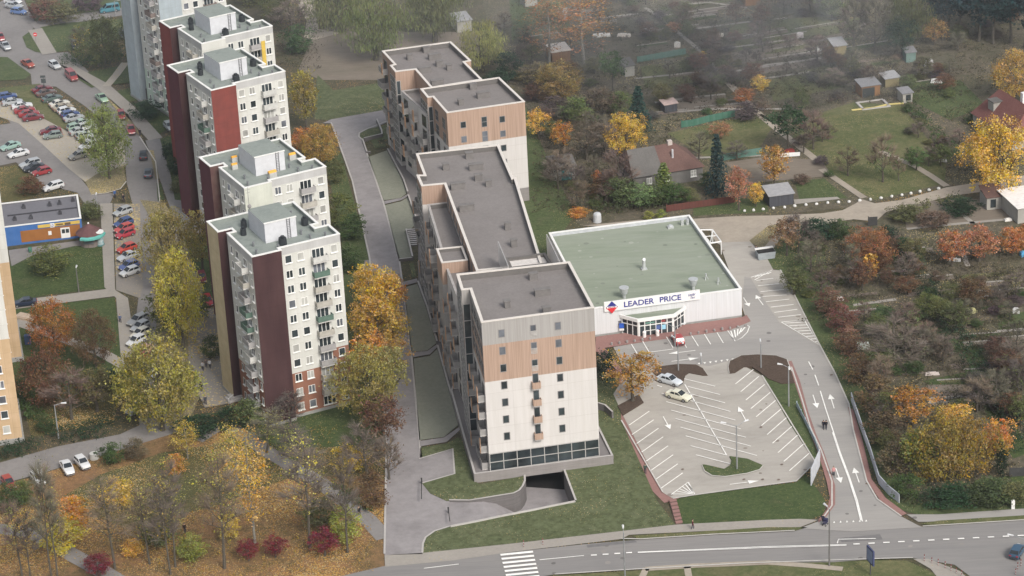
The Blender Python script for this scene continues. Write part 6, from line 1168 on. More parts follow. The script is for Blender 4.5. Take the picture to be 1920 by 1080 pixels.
b = MB(); b.box(-1, -1, 0, 1.5, 1.2, .35); b.box(-.6, -.6, .351, 1.5, 1.2, .7); b.build('step', [m_conc], t, rz=.44)
# ------------------------------------------------------------------ trees and shrubs
leafm = obj_mat('leaves', .75, 0, .2, var=.42, attr=True, trans=.18); barkm = plain('bark', (.085, .075, .06), .9, var=.3, scale=4); barkl = plain('pale_bark', (.2, .19, .165), .9, var=.25, scale=4)
twigm = obj_mat('twigs', .9, 0, .1, var=.25, attr=True)
def leaf(b, c, s, r, tint, droop=False):
    n = Vector((r.gauss(0, 1), r.gauss(0, 1), r.gauss(0, 1)+.5)).normalized(); u = n.orthogonal().normalized(); u = Matrix.Rotation(r.random()*6.28, 3, n)@u; v = n.cross(u)
    if droop: u = Vector((0, 0, -1)); v = Vector((math.cos(c.x*9+c.y*7), math.sin(c.x*9+c.y*7), 0)); s1, s2 = s*2.2, s*.4
    else: s1, s2 = s*r.uniform(.6, 1.1), s*r.uniform(.4, .8)
    b.face([c-u*s1*.5, c+v*s2*.5, c+u*s1*.5, c-v*s2*.5], 0, t=(min(1, max(0, tint[0]+r.gauss(0, .16))), r.random(), min(1, max(0, tint[1]+r.gauss(0, .14))), 1))
def crown(seed, W, zc, rz, nc, nl, ls, cr, kind='round', skew=.0):
    r = random.Random(seed); b = MB(); wob = [(r.uniform(0, 6.28), r.uniform(.1, .28), r.randint(2, 4)) for _ in range(3)]
    for i in range(nc):
        while True:
            p = Vector((r.uniform(-1, 1), r.uniform(-1, 1), r.uniform(-1, 1)))
            if p.length <= 1 and (p.length > .45 or r.random() < .35): break
        a = math.atan2(p.y, p.x); k = 1+sum(am*math.sin(n*a+ph+p.z*2) for ph, am, n in wob)*.6
        if kind == 'round': f = 1-.25*max(0, p.z)**2
        elif kind == 'cone': f = (1-p.z)*.62; k = 1
        elif kind == 'vase': f = .55+.45*(p.z+1)/2
        else: f = 1
        c = Vector((p.x*W/2*k*f, p.y*W/2*k*f, zc+p.z*rz*(1+.12*math.sin(a*3+wob[0][0])))); tint = (r.random(), r.random()); rr = cr*r.uniform(.5, 1.3)
        for j in range(nl):
            q = Vector((r.gauss(0, .5), r.gauss(0, .5), r.gauss(0, .38)))*rr; leaf(b, c+q, ls*r.uniform(.7, 1.4), r, tint, kind == 'willow')
    return b.mesh('crown', [leafm], tint=True)
def trunk(seed, H_, r0, zb, spread, nlimb, forks=2, lean=.0, mt=None, top=.9):
    r = random.Random(seed); b = MB(); P = Vector((0, 0, -.2)); pts = [P]; n = 5
    for i in range(n): P = P+Vector((r.uniform(-.15, .15)+lean, r.uniform(-.15, .15), H_*top/n)); pts.append(P)
    for i in range(n): b.tube(pts[i], pts[i+1], r0*(1-i/n*.85), r0*(1-(i+1)/n*.85), 6, cap=False)
    ends = []
    for i in range(nlimb):
        z = zb+(H_*top-zb)*(i/nlimb)**1.1*.85; k = min(n-1, int((z+.2)/(H_*top)*n)); f = (z+.2)/(H_*top)*n-k; s = pts[k].lerp(pts[k+1], min(1, max(0, f)))
        a = i*2.4+r.uniform(-.4, .4); L = spread*(1-.55*i/nlimb)*r.uniform(.75, 1.1); d = Vector((math.cos(a), math.sin(a), r.uniform(.5, 1.1))).normalized(); rr = r0*.42*(1-.5*i/nlimb); e = s+d*L*.55
        b.tube(s, e, rr, rr*.6, 5, cap=False)
        for q in range(forks+1):
            d2 = (d+Vector((r.uniform(-.7, .7), r.uniform(-.7, .7), r.uniform(-.1, .7)))).normalized(); e2 = e+d2*L*.5; b.tube(e, e2, rr*.5, rr*.2, 4, cap=False); ends.append((e, e2))
    return b, ends
def twigs(b, ends, seed, n, L, w_=.05):
    r = random.Random(seed)
    for i in range(n):
        s, e = ends[i % len(ends)]; p = s.lerp(e, r.uniform(.3, 1.)); d = ((e-s).normalized()+Vector((r.gauss(0, .5), r.gauss(0, .5), r.gauss(.25, .4)))).normalized(); q = p+d*L*r.uniform(.5, 1.3); sd = d.orthogonal().normalized()*w_; mid = p.lerp(q, .5)+Vector((r.uniform(-.1, .1), r.uniform(-.1, .1), .05))
        t = (r.random(), r.random(), r.random(), 1); b.face([p-sd, p+sd, mid+sd*.6, mid-sd*.6], 1, t=t); b.face([mid-sd*.6, mid+sd*.6, q], 1, t=t)
        for _ in range(2):
            m0 = p.lerp(q, r.uniform(.2, .9)); d3 = (d+Vector((r.gauss(0, .7), r.gauss(0, .7), r.gauss(0, .6)))).normalized(); b.face([m0-sd*.6, m0+sd*.6, m0+d3*L*.55], 1, t=t)
PR = {}
def protos():
    for i in range(4):
        tb, en = trunk(100+i, 10, .26, 2.6, 3.4, 9); PR['round', i] = (tb.mesh('trunk', [barkm]), crown(i, 6, 6.1, 3.9, 95, 36, .33, .85), None)
    for i in range(3):
        PR['bush', i] = (None, crown(20+i, 6, 4.9, 4.6, 75, 36, .4, 1.0), None)
        tb, en = trunk(130+i, 10, .22, 2., 3.6, 13, 3); tw = MB(); twigs(tw, en, i, 800, 1.35, .03); tw.m = [0]*len(tw.m)
        PR['bare', i] = (tb.mesh('trunk', [barkm]), crown(40+i, 6, 6, 3.8, 26, 9, .34, 1.1), tw.mesh('twigs', [twigm], tint=True))
        tb, en = trunk(150+i, 20, .19, 6, 3.0, 20, 2, lean=.12*(i-1), mt=barkl, top=.95); tw = MB(); twigs(tw, en, 9+i, 900, 1.7, .026); tw.m = [0]*len(tw.m)
        PR['tall', i] = (tb.mesh('trunk', [barkm]), crown(60+i, 5.4, 12.5, 7.5, 52, 11, .24, 1.3), tw.mesh('twigs', [twigm], tint=True))
        tb, en = trunk(160+i, 18, .18, 4, 2.6, 16, 2, top=.95); PR['birch', i] = (tb.mesh('trunk', [barkl]), crown(64+i, 5, 10.6, 7.6, 105, 24, .26, 1.0), None)
    for i in range(2):
        b = MB(); r = random.Random(80+i)
        for L in range(15):
            z = 1+L*.62; R0 = 2.9*(1-L/15.5)**.9
            for k in range(15):
                a = k*.42+L*.9+r.uniform(-.15, .15); rr = R0*r.uniform(.75, 1.1); d = Vector((math.cos(a), math.sin(a), 0))
                for s in range(7):
                    c = d*rr*(s+.6)/7+Vector((0, 0, z-.35*rr*(s/7)**1.4+r.uniform(-.1, .1))); leaf(b, c+Vector((r.gauss(0, .13), r.gauss(0, .13), 0)), .55, r, (r.random(), .35+.4*s/7))
        tb = MB().tube((0, 0, -.2), (0, 0, 10), .2, .03, 7); PR['spruce', i] = (tb.mesh('trunk', [barkm]), b.mesh('crown', [leafm], tint=True), None)
        tb, en = trunk(190+i, 14, .4, 3.2, 6., 14, 3); PR['big', i] = (tb.mesh('trunk', [barkm]), crown(50+i, 13, 7.6, 6.3, 260, 40, .36, 1.2), None)
        PR['bigbush', i] = (None, crown(54+i, 13, 6.6, 6.3, 200, 36, .42, 1.4), None)
        PR['cypress', i] = (None, crown(90+i, 3, 5, 5.0, 60, 30, .36, .55, 'full'), None)
        tb, en = trunk(170+i, 10, .4, 2.2, 3.6, 10); PR['willow', i] = (tb.mesh('trunk', [barkm]), crown(95+i, 7, 5.6, 4.4, 170, 36, .22, 1.1, 'willow'), None)
        tb, en = trunk(180+i, 10, .22, 4.5, 2.6, 9); PR['pine', i] = (tb.mesh('trunk', [barkm]), crown(97+i, 6, 6.8, 3.2, 52, 36, .42, .95), None)
protos()
BASE = {'big': (13, 14), 'bigbush': (13, 13), 'round': (6, 10), 'bush': (6, 10), 'bare': (6, 10), 'tall': (5.4, 20), 'birch': (5, 18), 'spruce': (5.8, 10), 'cypress': (3, 10), 'willow': (7, 10), 'pine': (6, 10)}
NM = {'big': 'tree', 'bigbush': 'shrub', 'round': 'tree', 'bush': 'shrub', 'bare': 'bare_tree', 'tall': 'tall_bare_tree', 'birch': 'birch_tree', 'spruce': 'spruce_tree', 'cypress': 'cypress', 'willow': 'willow_tree', 'pine': 'pine_tree'}
tr = random.Random(5)
C_ = dict(yel=(.48, .36, .055), yg=(.27, .27, .05), olive=(.12, .13, .045), org=(.5, .22, .04), dorg=(.36, .13, .03), rust=(.14, .075, .042), red=(.17, .02, .03), grn=(.06, .1, .03), dgrn=(.025, .055, .025), bgrn=(.025, .055, .05), gold=(.58, .37, .05), brn=(.13, .095, .065), pur=(.1, .078, .075), ltg=(.17, .23, .08), pink=(.38, .17, .09), wil=(.16, .17, .075))
TWC = (.165, .135, .112)
def tree(kind, xb, yb, yt, wpx, c, label, group=None, cat=None, tw=None):
    o = G(xb, yb); h = max(.8, height(xb, yb, yt)); wd = wpx/ppm(xb, yb); kind = {'round': 'big', 'bush': 'bigbush'}.get(kind, kind) if wd > 7.6 else kind; bw, bh = BASE[kind]; n = sum(1 for k in PR if k[0] == kind); i = tr.randrange(n)
    tm, cm, wm = PR[kind, i]; s = (wd/bw, wd/bw, h/bh); rz = tr.random()*6.28; c = C_[c] if isinstance(c, str) else c; cc = tuple(x*tr.uniform(.88, 1.12) for x in c)
    if tm is None:
        q = put(cm, NM[kind], None, tuple(o), rz, s, cc); q.data = cm; return tag(q, label, cat or 'shrub', group, (xb, yb))
    t = thing(NM[kind], label, cat or 'tree', tuple(o), 0, group); put(tm, 'trunk', t, (0, 0, 0), rz, s); put(cm, 'crown', t, (0, 0, 0), rz, s, cc)
    if wm: put(wm, 'twigs', t, (0, 0, 0), rz, s, tw or tr.choice((TWC, (.2, .155, .11), (.12, .1, .09), (.15, .14, .1), (.17, .12, .1))))
    return t
T = tree
# lower left park
PG = 'tall bare trees in the lower left park'
for x, yb, yt, w_, l in ((42, 1082, 930, 70, 'leaning in from the bottom left corner'), (57, 1088, 950, 60, 'with a thin trunk close behind the corner one'), (97, 1084, 850, 78, 'with the darkest trunk of the left pair'), (108, 1080, 860, 70, 'standing tight against another in the left pair'), (216, 1067, 875, 96, 'above the dark red bush'), (281, 1058, 905, 84, 'with its trunk in orange shrubs'), (320, 1077, 880, 80, 'whose trunk reaches the bottom edge'), (329, 1063, 850, 84, 'with yellow leaves at its foot'), (421, 1066, 840, 120, 'with the thick dark trunk near the red shrubs'), (581, 1028, 810, 118, 'on the park path'), (652, 1036, 830, 84, 'nearest to the new street'), (500, 850, 765, 90, 'growing before the maroon panel'), (560, 905, 790, 90, 'in the middle of the park grass')):
    T('tall', x, yb, yt, w_*.8, tr.choice(('yel', (.35, .28, .06), 'yg', 'olive')) if x < 600 else 'brn', 'tall nearly bare grey tree '+l, PG)
for x, yb, yt, w_, c, l in ((478, 1018, 795, 78, 'yel', 'tall bright yellow birch, the fullest one left of the path'), (445, 900, 790, 60, 'yel', 'yellow birch behind the fullest one'), (352, 860, 790, 50, 'yel', 'small yellow birch above the bare trees')): T('birch', x, yb, yt, w_, c, l)
for x, yb, yt, w_, l in ((185, 1082, 1040, 55, 'dark red bush at the bottom left'), (467, 1052, 1012, 42, 'left one of the three crimson bushes'), (517, 1046, 1004, 42, 'middle one of the three crimson bushes'), (610, 1042, 992, 56, 'right and largest of the three crimson bushes')): T('round', x, yb, yt, w_, 'red', l, 'crimson bushes in the park', 'shrub')
for x, yb, yt, w_, c, l in ((140, 985, 930, 70, 'org', 'orange-yellow bush among bare trunks near the white cars'), (120, 1030, 975, 80, 'yel', 'yellow bush low between the left bare trees'), (250, 1042, 1010, 40, 'gold', 'small golden bush beside the dark red one'), (300, 1020, 960, 78, 'olive', 'olive bush behind the trunk in the middle of the park'), (433, 1018, 950, 36, 'yel', 'small dark yellow bush beside the thick trunk'), (225, 955, 890, 60, 'gold', 'golden sparse bush on the leafy slope'), (330, 890, 850, 44, 'org', 'small orange bush at the top of the park'), (360, 1050, 1000, 60, 'yg', 'yellow-green sapling bush near the small golden ball'), (650, 1020, 945, 60, 'yg', 'yellow-green bush beside the park path bend'), (600, 990, 930, 70, 'olive', 'olive thin bush between path and street'), (700, 950, 880, 56, 'rust', 'rust thin shrub at the edge of the new street'), (20, 960, 905, 60, 'grn', 'green bush at the left edge below the hedge'), (45, 945, 900, 50, 'olive', 'olive bush beside the white parked hatchback'), (212, 868, 830, 50, 'grn', 'dark shrub with a pale top beside the concrete well'), (255, 862, 820, 44, 'brn', 'brown climbing shrub on the park boundary')): T('bush', x, yb, yt, w_, c, l)
# around the towers
T('round', 305, 808, 630, 150, 'yg', 'largest yellow-green tree, spreading over the lower roadside parking'); T('round', 270, 790, 660, 90, 'yg', 'yellow-green tree on the left flank of the largest one'); T('round', 345, 770, 690, 80, 'yg', 'yellow-green tree to the right of the largest one')
T('round', 105, 668, 560, 92, 'dorg', 'bright rust-orange tree on the lawn beside the sand tower'); T('round', 181, 690, 580, 84, 'rust', 'dark rust-brown tree with black limbs next to the orange one'); T('bare', 135, 786, 690, 100, 'rust', 'nearly bare brown tree below the rust-orange one'); T('round', 182, 772, 690, 80, 'olive', 'olive-brown tree above the clipped hedge'); T('bush', 90, 760, 650, 100, 'rust', 'dusky brown thicket between the orange tree and the hedge')
T('bush', 70, 700, 672, 50, 'dgrn', 'dark green shrub below the orange tree'); T('bush', 215, 730, 690, 50, 'dgrn', 'dark green shrub left of the largest yellow-green tree'); T('bush', 88, 810, 775, 40, 'grn', 'small green bush at the foot of the sand tower')
T('round', 325, 545, 385, 100, (.27, .245, .075), 'upper yellow-green tree of the pair in front of the towers'); T('round', 345, 655, 465, 92, 'yel', 'yellow tree, the lower one of the pair in front of the towers'); T('round', 380, 510, 390, 60, (.27, .245, .075), 'smaller yellow-green tree beside the upper one of the pair'); T('round', 322, 640, 540, 80, 'olive', 'olive tree over the roadside beside the yellow one'); T('bush', 372, 600, 540, 50, 'olive', 'loose olive shrub beside the yellow wing'); T('bush', 398, 675, 625, 40, 'grn', 'round dark shrub at the wall of the yellow wing')
T('round', 206, 336, 195, 92, (.22, .24, .07), 'big yellow-green tree on the littered island among parked cars'); T('round', 197, 128, 28, 84, 'olive', 'big olive-green tree beside the farthest tower'); T('bare', 152, 96, 50, 40, 'gold', 'thin orange-yellow sapling left of the big olive tree'); T('bush', 172, 412, 375, 42, 'olive', 'round olive bush at the corner of the blue shop'); T('bush', 96, 514, 460, 76, (.13, .14, .05), 'big spreading bush on the lawn below the blue shop'); T('bush', 58, 366, 328, 46, 'rust', 'brown-red bush beside the red hatchback')
T('bush', 275, 222, 188, 60, 'dgrn', 'dark green bush at the entrance of the farthest tower'); T('bush', 319, 305, 262, 28, 'dgrn', 'dark green bush beside the wall of the red tower'); T('bush', 330, 328, 295, 30, 'dgrn', 'second dark green bush beside the wall of the red tower'); T('bush', 332, 362, 338, 26, 'olive', 'small olive bush, lowest beside the wall of the red tower'); T('bush', 250, 120, 95, 20, 'grn', 'narrow green shrub at the corner of the farthest tower')
T('bush', 470, 800, 745, 60, 'olive', 'olive shrub before the entrance steps of the nearest tower'); T('bush', 430, 800, 765, 60, 'dgrn', 'dark green shrub at the end of the leafy path'); T('bush', 370, 815, 780, 80, 'dgrn', 'long dark green shrub at the top of the park'); T('bare', 545, 800, 730, 70, 'brn', 'thin bare tree touching the terracotta base of the nearest tower')
T('bush', 120, 45, 2, 60, 'olive', 'olive bush thicket at the top left behind the red van'); T('bush', 85, 38, -6, 60, 'rust', 'brown thicket at the top left beside the parking strip'); T('bush', 165, 20, -15, 60, 'pur', 'dark purple-brown thicket at the top between the two lanes')
# strip between the towers and the street
T('round', 574, 243, 128, 56, (.3, .26, .06), 'slender yellow-green tree behind the red tower'); T('round', 603, 310, 232, 76, (.42, .24, .05), 'orange tree at the top of the new street'); T('round', 570, 290, 240, 50, 'org', 'orange tree pressed against the corner of the orange-vented tower'); T('bush', 632, 345, 290, 36, 'olive', 'olive shrub at the left kerb of the new street')
for x, yb, yt, w_, c, l in ((640, 420, 360, 60, 'olive', 'topmost olive green shrub of the strip beside the street'), (662, 450, 400, 56, 'grn', 'green shrub of the strip beside the street, against the kerb'), (655, 510, 455, 56, 'grn', 'lower green shrub of the strip beside the street')): T('bush', x, yb, yt, w_, c, l)
for x, yb, yt, w_, c, l in ((700, 600, 492, 70, 'gold', 'topmost golden orange tree overhanging the street edge'), (725, 620, 505, 70, 'gold', 'golden orange tree leaning over the street paving'), (712, 670, 560, 84, (.5, .27, .05), 'lower golden orange tree at the street edge')): T('round', x, yb, yt, w_, c, l)
for x, yb, yt, w_, l in ((690, 560, 500, 44, 'small golden tree at the upper end of the golden row'), (742, 590, 515, 50, 'golden tree farthest out over the street'), (692, 640, 555, 60, 'golden tree on the lawn side of the row'), (740, 660, 575, 60, 'orange-gold tree of the row nearest to the terraced lawn'), (698, 720, 620, 66, 'golden tree hiding behind the large yellow-green one'), (736, 715, 625, 60, 'gold-brown tree above the paler yellow-green one')): T('round', x, yb, yt, w_, tr.choice(('gold', (.55, .29, .05), (.5, .33, .06))), l)
T('round', 690, 790, 648, 120, (.28, .26, .07), 'large yellow-green tree right of the nearest tower'); T('round', 735, 770, 645, 76, (.34, .28, .1), 'paler yellow-green tree spreading over the street'); T('round', 660, 740, 660, 60, 'gold', 'orange tipped tree against the right corner of the nearest tower'); T('round', 722, 838, 742, 76, 'rust', 'rust-brown tree on the street edge below the large yellow-green one'); T('bush', 655, 890, 830, 60, 'gold', 'golden shrub in the park grass below the nearest tower'); T('bare', 690, 900, 790, 90, 'brn', 'bare tree with a rusty tint at the street edge'); T('bare', 730, 900, 820, 64, 'rust', 'bare rusty tree overhanging the lower street edge')
# behind the new buildings
T('willow', 705, 112, -2, 128, 'wil', 'broad willow in the middle of the bare field'); T('willow', 640, 60, -35, 110, 'wil', 'willow standing left of the broad one at the top'); T('willow', 815, 78, -40, 110, 'wil', 'willow to the right of the broad one, cut by the top edge'); T('willow', 905, 135, 38, 82, (.3, .29, .1), 'yellow-green willow behind the farthest new building')
for x, yb, yt, w_, c, l in ((548, 60, 0, 80, 'pur', 'bare purple-brown thicket tree right of the topmost tower'), (520, 40, -30, 70, 'olive', 'olive thicket tree at the top beside the farthest tower'), (560, 100, 45, 60, 'grn', 'green thicket tree beside the dirt lane'), (470, 10, -40, 60, 'olive', 'olive tree at the top edge behind the roofs')): T('bare' if 'bare' in l else 'bush', x, yb, yt, w_, c, l)
for x, yb, yt, w_, c, k, l in ((930, 175, 130, 50, 'dgrn', 'bush', 'dark shrub behind the roof step of the farthest building'), (955, 150, 95, 50, 'dgrn', 'bush', 'dark green shrub right of the yellow-green willow'), (945, 70, 20, 40, 'brn', 'bare', 'bare tree right of the yellow-green willow'), (1030, 122, -20, 84, (.3, .18, .08), 'birch', 'tall orange-brown birch behind the gardens'), (1095, 118, -30, 100, (.36, .22, .08), 'birch', 'tallest orange-brown birch, right of its neighbour'), (1052, 190, 115, 90, (.28, .2, .06), 'round', 'wide yellow-brown tree behind the farthest building'), (1010, 160, 118, 60, (.2, .17, .07), 'round', 'yellow-brown tree right behind the corner of the farthest building'), (1010, 262, 203, 44, 'gold', 'round', 'bright orange tree at the corner of the farthest building'), (1056, 285, 225, 40, 'org', 'round', 'smaller orange tree beside the bare purple one'), (1035, 265, 225, 34, 'olive', 'round', 'olive tree between two orange ones'), (1100, 300, 215, 96, 'pur', 'bare', 'large bare purple-brown tree beyond the garage'), (1115, 335, 290, 30, 'pur', 'bare', 'bare tree with a dark trunk right of the garage'), (1135, 300, 225, 60, 'pur', 'bare', 'bare tree between the purple one and the orange one'), (1175, 292, 212, 84, 'gold', 'round', 'round golden orange tree beside the blue spruce'), (1198, 250, 160, 66, 'bgrn', 'spruce', 'blue spruce beyond the cottage'), (1345, 368, 250, 60, 'bgrn', 'spruce', 'dark spruce between the cottage and the turquoise fence'), (1047, 355, 290, 66, 'pur', 'bare', 'bare dark tree in front of the garage'), (1160, 372, 275, 70, 'pur', 'bare', 'big bare tree against the left end of the cottage'), (1225, 385, 350, 50, (.08, .11, .04), 'bush', 'green shrub under the cottage eaves'), (1290, 378, 352, 44, 'olive', 'bush', 'olive shrub in front of the cottage cross window'), (1310, 300, 245, 50, 'brn', 'bare', 'bare brown tree behind the cottage ridge'), (1245, 372, 305, 66, (.13, .15, .04), 'spruce', 'olive larch in front of the cottage roof'), (1120, 262, 205, 60, 'brn', 'bare', 'bare brown tree behind the golden orange one'), (1150, 175, 95, 50, 'grn', 'pine', 'dark thin tree in the smoky upper gardens'), (1080, 230, 180, 60, 'olive', 'bush', 'olive thicket behind the orange tree'), (1040, 215, 180, 60, 'pur', 'bush', 'purple-brown thicket behind the farthest building'), (1130, 215, 160, 60, 'brn', 'bush', 'brown thicket near the blue spruce'), (1165, 215, 170, 50, 'olive', 'bush', 'olive thicket left of the blue spruce'),
  (1165, 385, 335, 60, (.09, .13, .04), 'round', 'green tree in the cottage garden'), (1200, 390, 345, 60, 'ltg', 'round', 'light green tree in the cottage garden'), (1130, 370, 330, 50, 'rust', 'bush', 'rust shrub left of the cottage garden'), (1265, 385, 345, 56, 'grn', 'round', 'dark green tree before the cottage wall'), (1298, 330, 305, 24, 'ltg', 'bush', 'yellow-green shrub at the right corner of the cottage'), (1325, 355, 320, 30, 'grn', 'bush', 'green shrub beside the dark spruce'), (1082, 395, 378, 14, 'dgrn', 'cypress', 'tiny dark cone in the back garden'), (1085, 405, 390, 40, 'org', 'bush', 'low orange-red shrub in the back garden'), (1217, 412, 395, 20, 'yg', 'bush', 'small yellow-green ball bush behind the supermarket'), (1240, 409, 392, 18, 'yg', 'bush', 'second small yellow-green ball bush behind the supermarket'), (1120, 345, 318, 18, 'org', 'bush', 'small orange shrub under the bare trunk'),
  (1385, 395, 310, 46, 'pink', 'round', 'orange-pink tree beside the dirt road'), (1417, 388, 342, 32, 'gold', 'round', 'golden young tree right of the orange-pink one'), (1452, 352, 270, 54, (.45, .24, .05), 'round', 'orange tree with a red top beside the turquoise fence'), (1352, 260, 230, 40, 'pink', 'round', 'sparse red-orange tree below the green fence'), (1382, 300, 265, 50, 'pur', 'bare', 'bare brown tree before the turquoise fence'), (1478, 285, 200, 70, (.035, .07, .03), 'pine', 'dark green pine at the edge of the meadow'), (1525, 280, 205, 66, 'pur', 'bare', 'bare purple tree right of the dark green pine'), (1503, 215, 165, 30, 'olive', 'round', 'small olive tree at the top of the meadow'), (1590, 330, 275, 54, 'olive', 'bare', 'bare spreading tree on the long meadow'), (1655, 342, 250, 60, (.12, .15, .06), 'bare', 'taller bare tree with a dark trunk on the long meadow'), (1718, 320, 275, 36, (.1, .14, .05), 'round', 'small green tree on the right of the long meadow'), (1685, 340, 290, 30, 'olive', 'bare', 'thin bare tree between the meadow trees'),
  (1872, 368, 218, 134, 'gold', 'round', 'great golden tree at the right edge below the red tiled house'), (1905, 192, 92, 96, (.45, .26, .06), 'round', 'golden orange tree at the right edge above the red tiled house'), (1840, 330, 250, 70, 'gold', 'round', 'golden tree on the left flank of the great one'), (1425, 170, 140, 34, 'gold', 'bush', 'small orange shrub at the crossing of the garden paths'), (1395, 198, 165, 40, 'dorg', 'round', 'small orange-brown fruit tree by the path'), (1318, 118, 95, 16, 'gold', 'bush', 'tiny orange bush by the diagonal path'), (1400, 225, 190, 50, 'pur', 'bush', 'dark purple thicket at the path corner'), (1360, 150, 120, 36, 'brn', 'bush', 'brown thicket on the diagonal path'), (1265, 60, 40, 30, 'pink', 'bush', 'reddish shrub above the pale turquoise fence'), (1420, 125, 95, 20, 'brn', 'bare', 'thin bare sapling on the soil plots'), (1475, 138, 118, 20, 'brn', 'bare', 'thin bare fruit tree beside the pale edging')): T(k, x, yb, yt, w_, c, l, cat='tree' if k not in ('bush', 'cypress') else 'shrub')
DW = 'dark conifers of the wood at the upper right'
for x, yb, yt, w_, c, k in ((1600, 95, 0, 70, 'pur', 'bare'), (1640, 100, 0, 80, 'pur', 'bare'), (1702, 90, -15, 84, 'olive', 'willow'), (1690, 110, 30, 60, 'dgrn', 'round'), (1752, 85, 35, 44, (.3, .2, .07), 'round'), (1560, 40, -30, 60, 'olive', 'round'), (1520, 30, -30, 60, 'brn', 'bare'), (1470, 25, -25, 60, 'pur', 'bare')): T(k, x, yb, yt, w_, c, {'pur': 'bare purple-brown tree by the upper wood', 'olive': 'olive tree at the edge of the upper wood', 'dgrn': 'dark green tree beneath the upper wood', 'brn': 'bare brown tree at the top of the gardens'}.get(c, 'orange-brown tree at the foot of the conifers') if isinstance(c, str) else 'orange-brown tree at the foot of the conifers')
for x, yb, yt, w_ in ((1770, 75, -30, 80), (1800, 70, -40, 80), (1835, 78, -30, 86), (1862, 82, -30, 84), (1895, 80, -35, 84), (1920, 90, -30, 80), (1745, 55, -40, 70), (1780, 40, -60, 80), (1850, 45, -60, 90), (1900, 40, -60, 90)): T('pine', x, yb, yt, w_, (.018, .045, .045), 'dark blue-green pine of the upper right wood', DW)
# orchard plots at the right
for x, yb, yt, w_, c, k, l in ((1475, 480, 405, 56, (.25, .13, .07), 'round', 'brown-orange tree beside the dirt yard'), (1497, 475, 398, 60, 'pur', 'bare', 'black trunked bare tree beside the brown-orange one'), (1535, 445, 410, 70, 'dgrn', 'bush', 'dark hedge-like shrub below the dirt road'), (1575, 445, 412, 50, 'grn', 'bush', 'green-brown shrub below the dirt road'), (1630, 500, 425, 84, (.3, .13, .05), 'round', 'orange-brown fruit tree, the biggest of the right plots'), (1600, 515, 455, 36, 'ltg', 'bare', 'thin tree with yellow-green leaves and a dark trunk'), (1632, 520, 470, 26, 'gold', 'cypress', 'slim orange column tree on the right plots'), (1785, 500, 430, 56, (.42, .16, .06), 'round', 'left of the three bright orange fruit trees'), (1836, 492, 425, 70, (.4, .15, .07), 'round', 'middle and reddest of the three bright orange fruit trees'), (1898, 480, 428, 54, (.46, .2, .06), 'round', 'right one of the three bright orange fruit trees'), (1920, 465, 420, 40, 'dorg', 'bush', 'dark orange shrub at the right edge'), (1680, 700, 600, 120, (.1, .1, .05), 'bare', 'big dark bare tree with a fan of upright branches'), (1735, 660, 605, 56, 'rust', 'bare', 'reddish bare tree right of the fan-shaped one'), (1768, 685, 630, 50, 'brn', 'bare', 'bare brown tree above the small green lawn'), (1712, 800, 725, 84, (.38, .18, .035), 'round', 'orange tree in front of the striped soil beds'), (1760, 900, 775, 120, (.22, .18, .035), 'bush', 'broad yellow-green tree, largest of the lower right group'), (1820, 895, 780, 110, (.3, .2, .035), 'bush', 'golden-green tree in the middle of the lower right group'), (1720, 890, 800, 80, (.16, .17, .04), 'bush', 'olive tree on the left of the lower right group'), (1872, 860, 785, 64, (.5, .2, .04), 'round', 'bright orange tree on the right of the lower right group'), (1877, 896, 820, 26, (.02, .04, .02), 'cypress', 'dark cypress at the lower right'), (1790, 800, 760, 60, 'gold', 'round', 'golden small tree above the lower right group'), (1595, 470, 440, 30, 'brn', 'bare', 'small bare tree between the dark shrub and the big fruit tree'),
  (1555, 590, 540, 60, (.15, .075, .05), 'bush', 'red-brown shrub at the top of the bank'), (1580, 625, 570, 56, (.2, .085, .06), 'bush', 'brightest red-brown shrub on the bank'), (1590, 665, 610, 56, (.2, .1, .06), 'bush', 'brown shrub on the bank below the brightest one'), (1610, 720, 660, 60, 'rust', 'bush', 'rusty shrub on the bank beside the road'), (1640, 770, 700, 70, (.14, .11, .05), 'bush', 'olive-brown shrub on the bank beside the panel wall'), (1660, 830, 770, 70, (.13, .09, .05), 'bush', 'brown shrub behind the panel wall'), (1680, 890, 830, 70, (.14, .1, .06), 'bush', 'dark brown shrub behind the lower panel wall'), (1700, 930, 890, 60, 'grn', 'bush', 'dark green shrub at the end of the panel wall'), (1780, 945, 915, 90, 'dgrn', 'bush', 'low dark shrub below the lower right group'), (1850, 940, 905, 90, (.06, .08, .03), 'bush', 'low olive shrub below the cypress'), (1905, 940, 905, 60, 'olive', 'bush', 'olive shrub at the right edge above the footway'), (1755, 580, 555, 30, 'ltg', 'bush', 'bright yellow-green hedge clump'), (1720, 595, 575, 50, 'ltg', 'bush', 'yellow-green hedge clump left of the brightest'), (1660, 605, 580, 60, 'grn', 'bush', 'green garden hedge clump above the fan-shaped tree'), (1665, 470, 420, 46, 'dgrn', 'bush', 'dark evergreen at the corner of the dirt road'), (1690, 480, 445, 44, (.05, .09, .05), 'bush', 'blue-green evergreen on the shaded track'), (1720, 500, 460, 40, (.07, .11, .06), 'spruce', 'small pale spruce on the shaded track'), (1700, 415, 385, 60, 'olive', 'bush', 'olive shrubs along the right side of the dirt road'), (1800, 400, 372, 70, 'dgrn', 'bush', 'dark shrubs left of the small garden house'), (1750, 425, 395, 60, 'brn', 'bush', 'brown shrub on the bare soil bed by the dirt road')):
    T(k, x, yb, yt, w_, c, l, cat='tree' if k not in ('bush',) else 'shrub')
# car park surroundings
T('round', 1187, 754, 660, 86, (.32, .2, .045), 'golden-brown tree in the square bed of the car park'); T('bush', 1133, 722, 652, 46, (.015, .035, .018), 'very dark dense shrub at the right corner of the nearest new tower')
